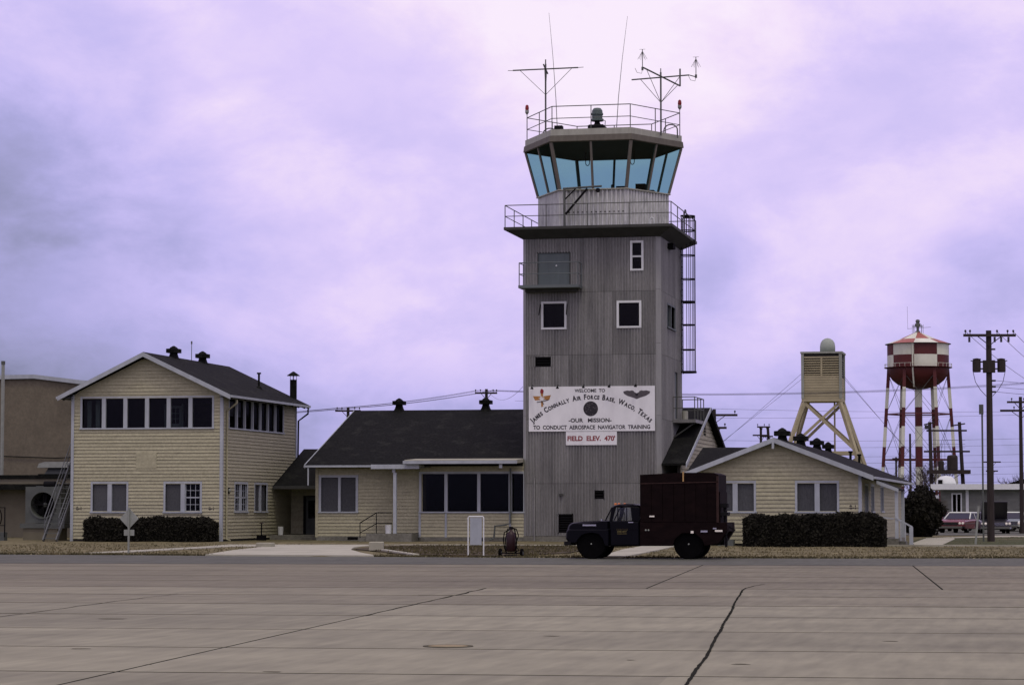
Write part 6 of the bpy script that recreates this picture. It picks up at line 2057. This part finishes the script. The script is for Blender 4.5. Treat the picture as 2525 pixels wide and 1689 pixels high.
mp_ = pole('utility_pole', 'thick dark utility pole with two transformer cans at right', -3.2, 128.2, 10.43, [(10.18, -1.28, 1.30, (-1.18, -0.95, 0.38, 0.9, 1.18))], 0.19)
px, py = -3.2, 128.2
for i, (dx, s_) in enumerate(((-0.60, -1), (0.60, 1))):
    c = Vector((px, py, 8.70)) + Vector((0.978, 0.208, 0)) * dx
    tc_ = obj('transformer', MB().lathe(c, [(0.16, -0.33), (0.19, -0.31), (0.19, 0.27), (0.20, 0.28), (0.20, 0.33), (0.05, 0.36)], 14), 'pole_wood', mp_)
    obj('bracket', MB().beam(c + Vector((0, 0, 0.18)), (px, py, 8.88), 0.06, 0.07).beam(c + Vector((0, 0, -0.16)), (px, py, 8.54), 0.06, 0.07), 'pole_wood', tc_)
    obj('bushing', MB().cyl(c + Vector((s_ * 0.16, 0, 0.22)), c + Vector((s_ * 0.30, 0, 0.24)), 0.025, n=6), 'insulator', tc_)
    a = c + Vector((s_ * 0.20, 0, -0.25))
    obj('lead', MB().tube([a + Vector((0, 0, 0.45)), a, a + Vector((-s_ * 0.12, 0, -0.55)), a + Vector((-s_ * 0.36, 0, -0.95)), Vector((px + s_ * 0.16, py, 7.2))], 0.016, 5), 'insulator', tc_)
obj('hanger', MB().box(px - 0.30, px + 0.30, py - 0.24, py + 0.2, 8.35, 8.95), 'pole_wood', mp_)
obj('riser', MB().cyl((px - 0.36, py - 0.1, 0), (px - 0.36, py - 0.1, 6.6), 0.045, n=8), 'machine_grey', mp_)
obj('weatherhead', MB().cyl((px - 0.40, py - 0.1, 6.3), (px - 0.40, py - 0.1, 6.78), 0.11, n=8), 'machine_grey', mp_)
for z in (9.5, 7.95, 7.65, 7.4):
    obj('spool', MB().cyl((px + 0.14, py - 0.05, z), (px + 0.32, py - 0.05, z), 0.045, n=8), 'insulator', mp_)
for i_ in (-0.95, 0.3, 0.62, 0.98):
    c = Vector((px, py, 10.0)) + Vector((0.978, 0.208, 0)) * i_
    obj('cutout', MB().cyl(c + Vector((0, -0.2, -0.16)), c + Vector((0, -0.2, 0.1)), 0.055, n=8), 'insulator', mp_)
pole('utility_pole', 'utility pole with two crossarms at the right edge of the picture', -2.25, 169.5, 8.9, [(8.55, -0.9, 0.9, (-0.6, 0.2, 0.7)), (8.0, -1.35, 1.35, (-0.45, 0.6))], 0.15)
pole('utility_pole', 'utility pole with single crossarm behind the left end of the middle roof', -51.4, 183.3, 9.15, [(8.88, -0.95, 0.95, (-0.8, -0.45, 0.5, 0.85))], 0.15)
p2_ = pole('utility_pole', 'utility pole behind the right vent of the middle roof', -41.35, 185.4, 10.5, [(10.2, -0.85, 0.80, (-0.8, -0.45, 0.5, 0.75))], 0.15)
pole('utility_pole', 'crooked utility pole just behind the peak of the middle building gable', -19.6, 150.0, 7.5, [(7.15, -0.2, 1.35, (1.2,)), (6.4, -0.2, 0.7, (0.6,))], 0.14, lean=(-0.1, 0))
pole('utility_pole', 'left of two short poles above the gabled house ridge', -25.95, 229.6, 9.0, [(8.95, -0.35, 0.35, (-0.3, 0.3)), (8.2, -0.75, 0.75, ())], 0.15)
pole('utility_pole', 'right leaning one of two short poles above the gabled house ridge', -24.9, 229.8, 9.0, [(8.95, -0.4, 0.2, (0.1,)), (8.1, -0.6, 0.4, ())], 0.17, lean=(-0.45, 0))
pole('utility_pole', 'bare slim pole left of the water tower riser', -12.85, 232.4, 8.35, [], 0.13)
pole('utility_pole', 'small pole with short crossarm near the foot of the water tower', -14.1, 232.2, 6.25, [(6.1, -0.35, 0.35, ())], 0.12)
pole('utility_pole', 'distant pole with crossarm above the grey building', -6.4, 262, 6.6, [(6.3, -0.9, 0.9, ()), (5.4, -0.6, 0.6, ())], 0.12)
# two-pole transformer platform
HF = thing('transformer_platform', 'two-pole platform carrying transformers before the water tower', 'transformer platform', (-9.6, 233, 0))
pl = [((-10.95, 232.8), (-11.1, 232.8)), ((-8.05, 233.4), (-8.5, 233.3))]
for (a, b) in pl:
    obj('pole', MB().cyl((a[0], a[1], -0.1), (b[0], b[1], 9.4), 0.20, 0.15, n=10), 'pole_wood', HF)
for z, e_ in ((8.62, 0.35), (6.75, 0.6)):
    obj('crossarm', MB().beam((-11.05 - e_, 232.7, z), (-8.2 + e_, 233.3, z), 0.12, 0.16), 'pole_wood', HF)
obj('crossarm', MB().beam((-11.6, 232.5, 9.15), (-10.7, 232.8, 9.35), 0.10, 0.12), 'pole_wood', HF)
obj('crossarm', MB().beam((-9.2, 233.1, 9.05), (-8.0, 233.4, 9.25), 0.10, 0.12), 'pole_wood', HF)
obj('deck', MB().beam((-11.3, 232.7, 4.92), (-7.7, 233.5, 4.92), 1.6, 0.36), 'pole_wood', HF)
obj('transformer', MB().lathe((-9.15, 233.1, 5.1), [(0.46, 0), (0.48, 0.05), (0.48, 1.15), (0.4, 1.3), (0.1, 1.35)], 14), 'pole_wood', HF)
obj('transformer', MB().lathe((-10.15, 232.95, 5.1), [(0.24, 0), (0.26, 0.04), (0.26, 0.75), (0.1, 0.85)], 12), 'pole_wood', HF)
obj('switch', MB().box(-11.55, -11.1, 232.5, 232.7, 8.75, 9.1), 'insulator', HF)
for z in (7.1, 7.4, 7.75):
    obj('bus_wire', MB().cyl((-11.3, 232.7, z), (-8.0, 233.3, z), 0.02, n=4), 'insulator', HF)
for x in (-10.4, -10.1, -9.8):
    obj('drop_wire', MB().cyl((x, 232.9, 5.9), (x, 232.9, 7.7), 0.018, n=4), 'insulator', HF)
sp_ = thing('leaning_stake', 'pale grey leaning stake in the grass beside the large utility pole', 'post', (-3.66, 118.45, 0))
obj('stake', MB().beam((-3.66, 118.45, -0.05), (-3.50, 118.5, 1.76), 0.09, 0.09), 'galv', sp_)
obj('cap', MB().beam((-3.502, 118.5, 1.74), (-3.498, 118.5, 1.79), 0.11, 0.11), 'galv', sp_)


def wire(a, b, sag, r=0.02, lab='thin power line strung between utility poles against the sky'):
    a, b = Vector(a), Vector(b)
    pts = [a.lerp(b, t) - Vector((0, 0, sag * 4 * t * (1 - t))) for t in np.linspace(0, 1, 15)]
    tag(obj('power_line', MB().tube(pts, r, 4), 'insulator'), lab, 'power line', 'power lines')


for k, i_ in enumerate((-0.8, -0.45, 0.5, 0.8)):
    o_ = ('leftmost', 'second', 'third', 'rightmost')[k]
    wire((-51.4 + i_, 183.2, 9.1), (-41.35 + i_ * 0.95, 185.3, 10.4), 0.15, 0.016, o_ + ' wire between the two poles above the middle roof')
    wire((-41.35 + i_ * 0.95, 185.3, 10.4), (16.0 + i_, 212, 13.2 + 0.12 * k), 1.2, 0.011, o_ + ' wire from the middle roof pole towards the tower')
    wire((-90 + i_, 176, 7.4 + 0.1 * k), (-51.4 + i_, 183.2, 9.1), 0.5, 0.018, o_ + ' wire running left from the pole at the middle roof end')
for k, (z0, z1, y) in enumerate(((12.2, 11.2, 246), (11.0, 11.3, 248), (8.9, 9.0, 250), (8.2, 8.5, 252), (7.3, 7.5, 250), (6.9, 6.6, 248), (6.1, 6.4, 252), (5.5, 5.6, 250), (5.0, 4.7, 249))):
    wire((-52, y, z0), (14, y + 6, z1), 0.7, 0.015, ('highest', 'second highest', 'third highest', 'fourth highest', 'middle', 'fourth lowest', 'third lowest', 'second lowest', 'lowest')[k] + ' of the long power lines behind the water tower legs')
for k, (z, dz) in enumerate(((7.95, 0.25), (7.65, 0.2), (7.4, 0.2))):
    wire((px + 0.32, py - 0.05, z), (9.0, 133, z + dz), 0.35, 0.012, ('upper', 'middle', 'lower')[k] + ' service wire leading right from the large utility pole')
for k, i_ in enumerate((-1.18, 0.38, 1.18)):
    wire((px + i_ * 0.98, py + i_ * 0.2, 10.42), (px + 6 + i_, py + 60, 9.2), 0.6, 0.012, ('left', 'middle', 'right')[k] + ' wire running back from the large utility pole crossarm')
for k, (a, b) in enumerate((((-21.3, 222, 13.5), (-30.5, 226, 6.2)), ((-18.0, 222, 13.0), (-10.5, 228, 4.2)), ((-18.0, 222, 13.2), (-12.0, 222, 6.0)), ((-21.3, 222, 13.0), (-33, 222, 4.0)))):
    wire(a, b, 0.05, 0.016, ('upper left', 'outer right', 'inner right', 'lower left')[k] + ' guy wire slanting down from the radar tower')
wire((-26.2, 125.9, 7.78), (-41.0, 184.8, 10.2), 0.6, 0.010, 'thin wire running left from the top of the welcome sign')

# ------------------------------------------------------------------ grey building on the right
GB = thing('grey_block_building', 'long low grey block building with white flat roof edge at right', 'building', (0, 208, 0))
fgb = FRONT(202.5)
gwin = (-7.95, -7.35, 1.15, 2.75)
wg = backing('wall', GB, fgb, -8.9, 40, 0, 3.1, [gwin], 'block_grey', 0.25)
backing('wall', GB, BACK(219.5), -40, 8.9, 0, 3.1, [], 'interior', 0.25)
backing('wall', GB, LEFT(-8.9), -220, -202.51, 0, 3.1, [], 'block_grey', 0.25)
for r_ in range(15):
    z = 0.02 + r_ * 0.203
    for c_ in range(20):
        a = -8.88 + c_ * 0.41 + (0.2 if r_ % 2 else 0)
        b = a + 0.395
        if b > gwin[0] - 0.05 and a < gwin[1] + 0.05 and gwin[2] - 0.1 < z + 0.1 < gwin[3] + 0.1:
            continue
        obj('block', fgb.box(MB(), a, b, z, z + 0.19, 0.0, 0.02), 'block_grey', wg)
obj('roof', MB().box(-9.6, 40.5, 201.5, 220.5, 3.12, 3.55), 'white_paint', GB)
window(GB, fgb, *gwin, splits=[-7.65], mull=0.08, tr=0.10, panes='glass_dark', m='white_paint')
obj('downspout', MB().box(-6.95, -6.72, 202.30, 202.47, 0.05, 3.11), 'white_paint', GB)
obj('canopy', MB().box(-10.8, -9.0, 201.8, 204, 2.45, 2.68), 'white_paint', GB)
obj('doorway', fgb.box(MB(), -8.85, -8.35, 0.0, 2.3, 0.03, 0.05), 'foundation', GB)
dv_ = obj('roof_dome', MB().lathe((-8.6, 206, 3.55), [(0.78, 0), (0.78, 0.15), (0.66, 0.45), (0.42, 0.64), (0.05, 0.7)], 18), 'white_paint', GB, smooth=True)
obj('opening', MB().box(-9.2, -8.85, 205.2, 205.4, 3.58, 3.92), 'black', dv_)
obj('roof_stack', MB().cyl((-5.15, 205, 3.5), (-5.15, 205, 4.65), 0.13, n=10).cyl((-5.15, 205, 4.65), (-5.15, 205, 4.85), 0.2, n=10), 'fascia_light', GB)
FB = thing('dark_roofed_house', 'dark low-pitched roof showing beyond the grey block building', 'building', (-1, 250, 0))
obj('wall', MB().box(-5.5, 12, 248, 260, 0, 3.6), 'cream', FB)
obj('roof', MB().ext([(-6.0, 247.5, 3.6), (12.5, 247.5, 3.6), (12.5, 247.5, 5.2), (-1.5, 247.5, 4.9)], (0, 13, 0)), 'shingle', FB)
obj('vent', MB().cyl((-2.9, 250, 4.8), (-2.7, 250, 5.7), 0.18, n=8), 'shingle', FB)


# ------------------------------------------------------------------ bare trees near the water tower
def bare_tree(label, x, y, h, seed):
    random.seed(seed)
    t = thing('bare_tree', label, 'tree', (x, y, 0), 'bare trees')
    tr, br = MB(), MB()
    tr.tube([(x, y, -0.1), (x + 0.1, y, h * 0.2), (x, y + 0.1, h * 0.38)], [0.16, 0.13, 0.10], 7)

    def grow(p, d, l, r_, lev):
        q_ = p + d * l
        mid_ = p.lerp(q_, 0.5) + Vector((random.uniform(-1, 1), random.uniform(-1, 1), 0)) * l * 0.06
        br.tube([p, mid_, q_], [r_, r_ * 0.85, r_ * 0.68], 5 if lev < 2 else 3)
        if lev >= 4:
            return
        for _ in range(3 if lev < 3 else 2):
            nd = (d + Vector((random.gauss(0, 0.5), random.gauss(0, 0.5), random.gauss(0.15, 0.3)))).normalized()
            grow(p.lerp(q_, random.uniform(0.6, 1.0)), nd, l * random.uniform(0.58, 0.8), r_ * 0.62, lev + 1)

    p = Vector((x, y + 0.1, h * 0.36))
    for k in range(4):
        a = k * 1.57 + random.uniform(-0.4, 0.4)
        grow(p, Vector((math.cos(a) * 0.6, math.sin(a) * 0.6, 1)).normalized(), h * 0.24, 0.07, 0)
    obj('trunk', tr, 'bark', t)
    obj('crown', br, 'bark', t)


bare_tree('bare leafless tree left of the water tower riser', -12.3, 246, 6.0, 3)
bare_tree('bare leafless tree in front of the water tower riser', -11.0, 236, 6.6, 5)
bare_tree('small bare tree behind the grey block building', -4.0, 255, 5.6, 8)
bare_tree('bare leafless tree behind the gabled house roof end', -14.6, 250, 5.4, 9)


# ------------------------------------------------------------------ parked cars
def car(label, loc, rz, paint, roofp, hood_up=False, finned=True):
    t = thing('parked_car', label, 'car', loc, 'cars parked by the grey building', rotz=rz)
    L2, Wd = 2.65, 0.96
    # lower body: side profile with a tucked sill and a shoulder
    prof = [(-2.62, 0.42), (-2.60, 0.80), (-2.2, 0.92), (-1.0, 0.94), (0.7, 0.93), (2.35, 0.86), (2.60, 0.74), (2.62, 0.40), (2.1, 0.30), (-2.1, 0.30)]
    rings = []
    for y, k, dz in ((-Wd, 0.96, -0.03), (-Wd + 0.07, 1.0, 0.0), (-Wd + 0.30, 1.0, 0.03), (Wd - 0.30, 1.0, 0.03), (Wd - 0.07, 1.0, 0.0), (Wd, 0.96, -0.03)):
        rings.append([(x * (0.5 + 0.5 * k) if abs(x) > 2 else x, y, 0.6 + (z - 0.6) * k + (dz if z > 0.7 else 0)) for x, z in prof])
    body = obj('body', MB().loft(rings), paint, t)
    bv = body.modifiers.new('soft', 'BEVEL')
    bv.width, bv.segments = 0.04, 2
    bv.limit_method = 'ANGLE'
    # greenhouse
    gp = [(-1.85, 0.95), (-1.25, 1.38), (0.20, 1.40), (0.95, 0.95)]
    obj('glasshouse', MB().loft([[(x, -Wd + 0.10 + (0.14 if z > 1.2 else 0), z) for x, z in gp], [(x, Wd - 0.10 - (0.14 if z > 1.2 else 0), z) for x, z in gp]]), 'car_dark', t)
    rf_ = obj('roof', MB().loft([[(-1.35, -Wd + 0.20, 1.36), (0.28, -Wd + 0.20, 1.37), (0.28, Wd - 0.20, 1.37), (-1.35, Wd - 0.20, 1.36)], [(-1.30, -Wd + 0.24, 1.43), (0.20, -Wd + 0.24, 1.44), (0.20, Wd - 0.24, 1.44), (-1.30, Wd - 0.24, 1.43)]]), roofp, t)
    for s_ in (-1, 1):
        for xa, xb in ((0.98, 0.24), (-1.88, -1.30)):
            obj('pillar', MB().beam((xa, s_ * (Wd - 0.09), 0.95), (xb, s_ * (Wd - 0.22), 1.37), 0.07, 0.06), roofp, t)
        obj('pillar', MB().beam((-0.45, s_ * (Wd - 0.085), 0.95), (-0.45, s_ * (Wd - 0.22), 1.37), 0.06, 0.05), roofp, t)
        obj('side_glass', MB().quad((0.86, s_ * (Wd - 0.09), 0.98), (-1.70, s_ * (Wd - 0.09), 0.98), (-1.26, s_ * (Wd - 0.225), 1.34), (0.22, s_ * (Wd - 0.225), 1.35)), 'glass_car', t)
        obj('chrome_strip', MB().box(-2.5, 2.5, *sorted((s_ * (Wd + 0.001), s_ * (Wd + 0.018))), 0.66, 0.69), 'chrome', t)
        for xw in (-1.55, 1.62):
            w_ = obj('wheel', MB().lathe((xw, s_ * (Wd - 0.13), 0.33), [(0.20, -0.10), (0.31, -0.10), (0.33, -0.06), (0.33, 0.06), (0.31, 0.10), (0.20, 0.10)], 20, 'Y'), 'rubber', t)
            obj('hubcap', MB().lathe((xw, s_ * (Wd - 0.13), 0.33), [(0.20, -0.09), (0.20, 0.09), (0.10, s_ * 0.11), (0.02, s_ * 0.12)], 14, 'Y'), 'chrome', w_)
        for dy in (0.10, 0.30):
            obj('headlight', MB().lathe((2.60, s_ * (Wd - dy), 0.68), [(0.085, -0.04), (0.085, 0.02), (0.05, 0.045), (0.01, 0.05)], 12, 'X'), 'reflector', t)
        obj('tail_light', MB().box(-2.66, -2.58, *sorted((s_ * (Wd - 0.35), s_ * (Wd - 0.08))), 0.62, 0.72), 'ink_red', t)
    obj('windscreen', MB().quad((1.0, -Wd + 0.14, 0.97), (1.0, Wd - 0.14, 0.97), (0.26, Wd - 0.27, 1.37), (0.26, -Wd + 0.27, 1.37)), 'glass_car', t)
    gr_ = obj('grille', MB().box(2.60, 2.64, -Wd + 0.42, Wd - 0.42, 0.56, 0.76), 'rail_black', t)
    for k in range(4):
        obj('grille_bar', MB().box(2.64, 2.655, -Wd + 0.42, Wd - 0.42, 0.575 + k * 0.05, 0.59 + k * 0.05), 'chrome', gr_)
    for xb, s_ in ((2.68, 1), (-2.68, -1)):
        obj('bumper', MB().loft([[(xb - s_ * 0.10, -Wd - 0.01, 0.36), (xb, -Wd + 0.12, 0.36), (xb, Wd - 0.12, 0.36), (xb - s_ * 0.10, Wd + 0.01, 0.36), (xb - s_ * 0.16, 0, 0.36)], [(xb - s_ * 0.10, -Wd - 0.01, 0.50), (xb + s_ * 0.02, -Wd + 0.12, 0.50), (xb + s_ * 0.02, Wd - 0.12, 0.50), (xb - s_ * 0.10, Wd + 0.01, 0.50), (xb - s_ * 0.16, 0, 0.50)]]), 'chrome', t)
    if hood_up:
        obj('raised_hood', MB().hexa([(0.95, -0.85, 0.97), (1.0, -0.85, 0.97), (1.0, 0.85, 0.97), (0.95, 0.85, 0.97), (1.75, -0.82, 2.12), (1.80, -0.82, 2.10), (1.80, 0.82, 2.10), (1.75, 0.82, 2.12)]), paint, t)
    return t


car('red parked car with pale roof and chrome front bumper left of the large utility pole', (-6.35, 175.4, 0), R(-104), 'car_red', 'car_white')
car('dark parked car with its hood raised behind the large utility pole', (-4.15, 171.0, 0), R(-84), 'car_dark', 'car_dark', hood_up=True)
car('grey parked car with white roof at the right edge', (-3.05, 184.5, 0), R(-88), 'car_grey', 'car_white')
car('pale grey parked car cut by the right picture edge', (-1.35, 173.5, 0), R(-96), 'car_white', 'car_white')
car('dull red parked car mostly hidden behind the round bush', (-8.6, 184.0, 0), R(-100), 'car_red', 'car_red')
car('maroon parked car behind the red one near the downspout', (-4.9, 190.0, 0), R(-170), 'car_maroon', 'car_maroon')
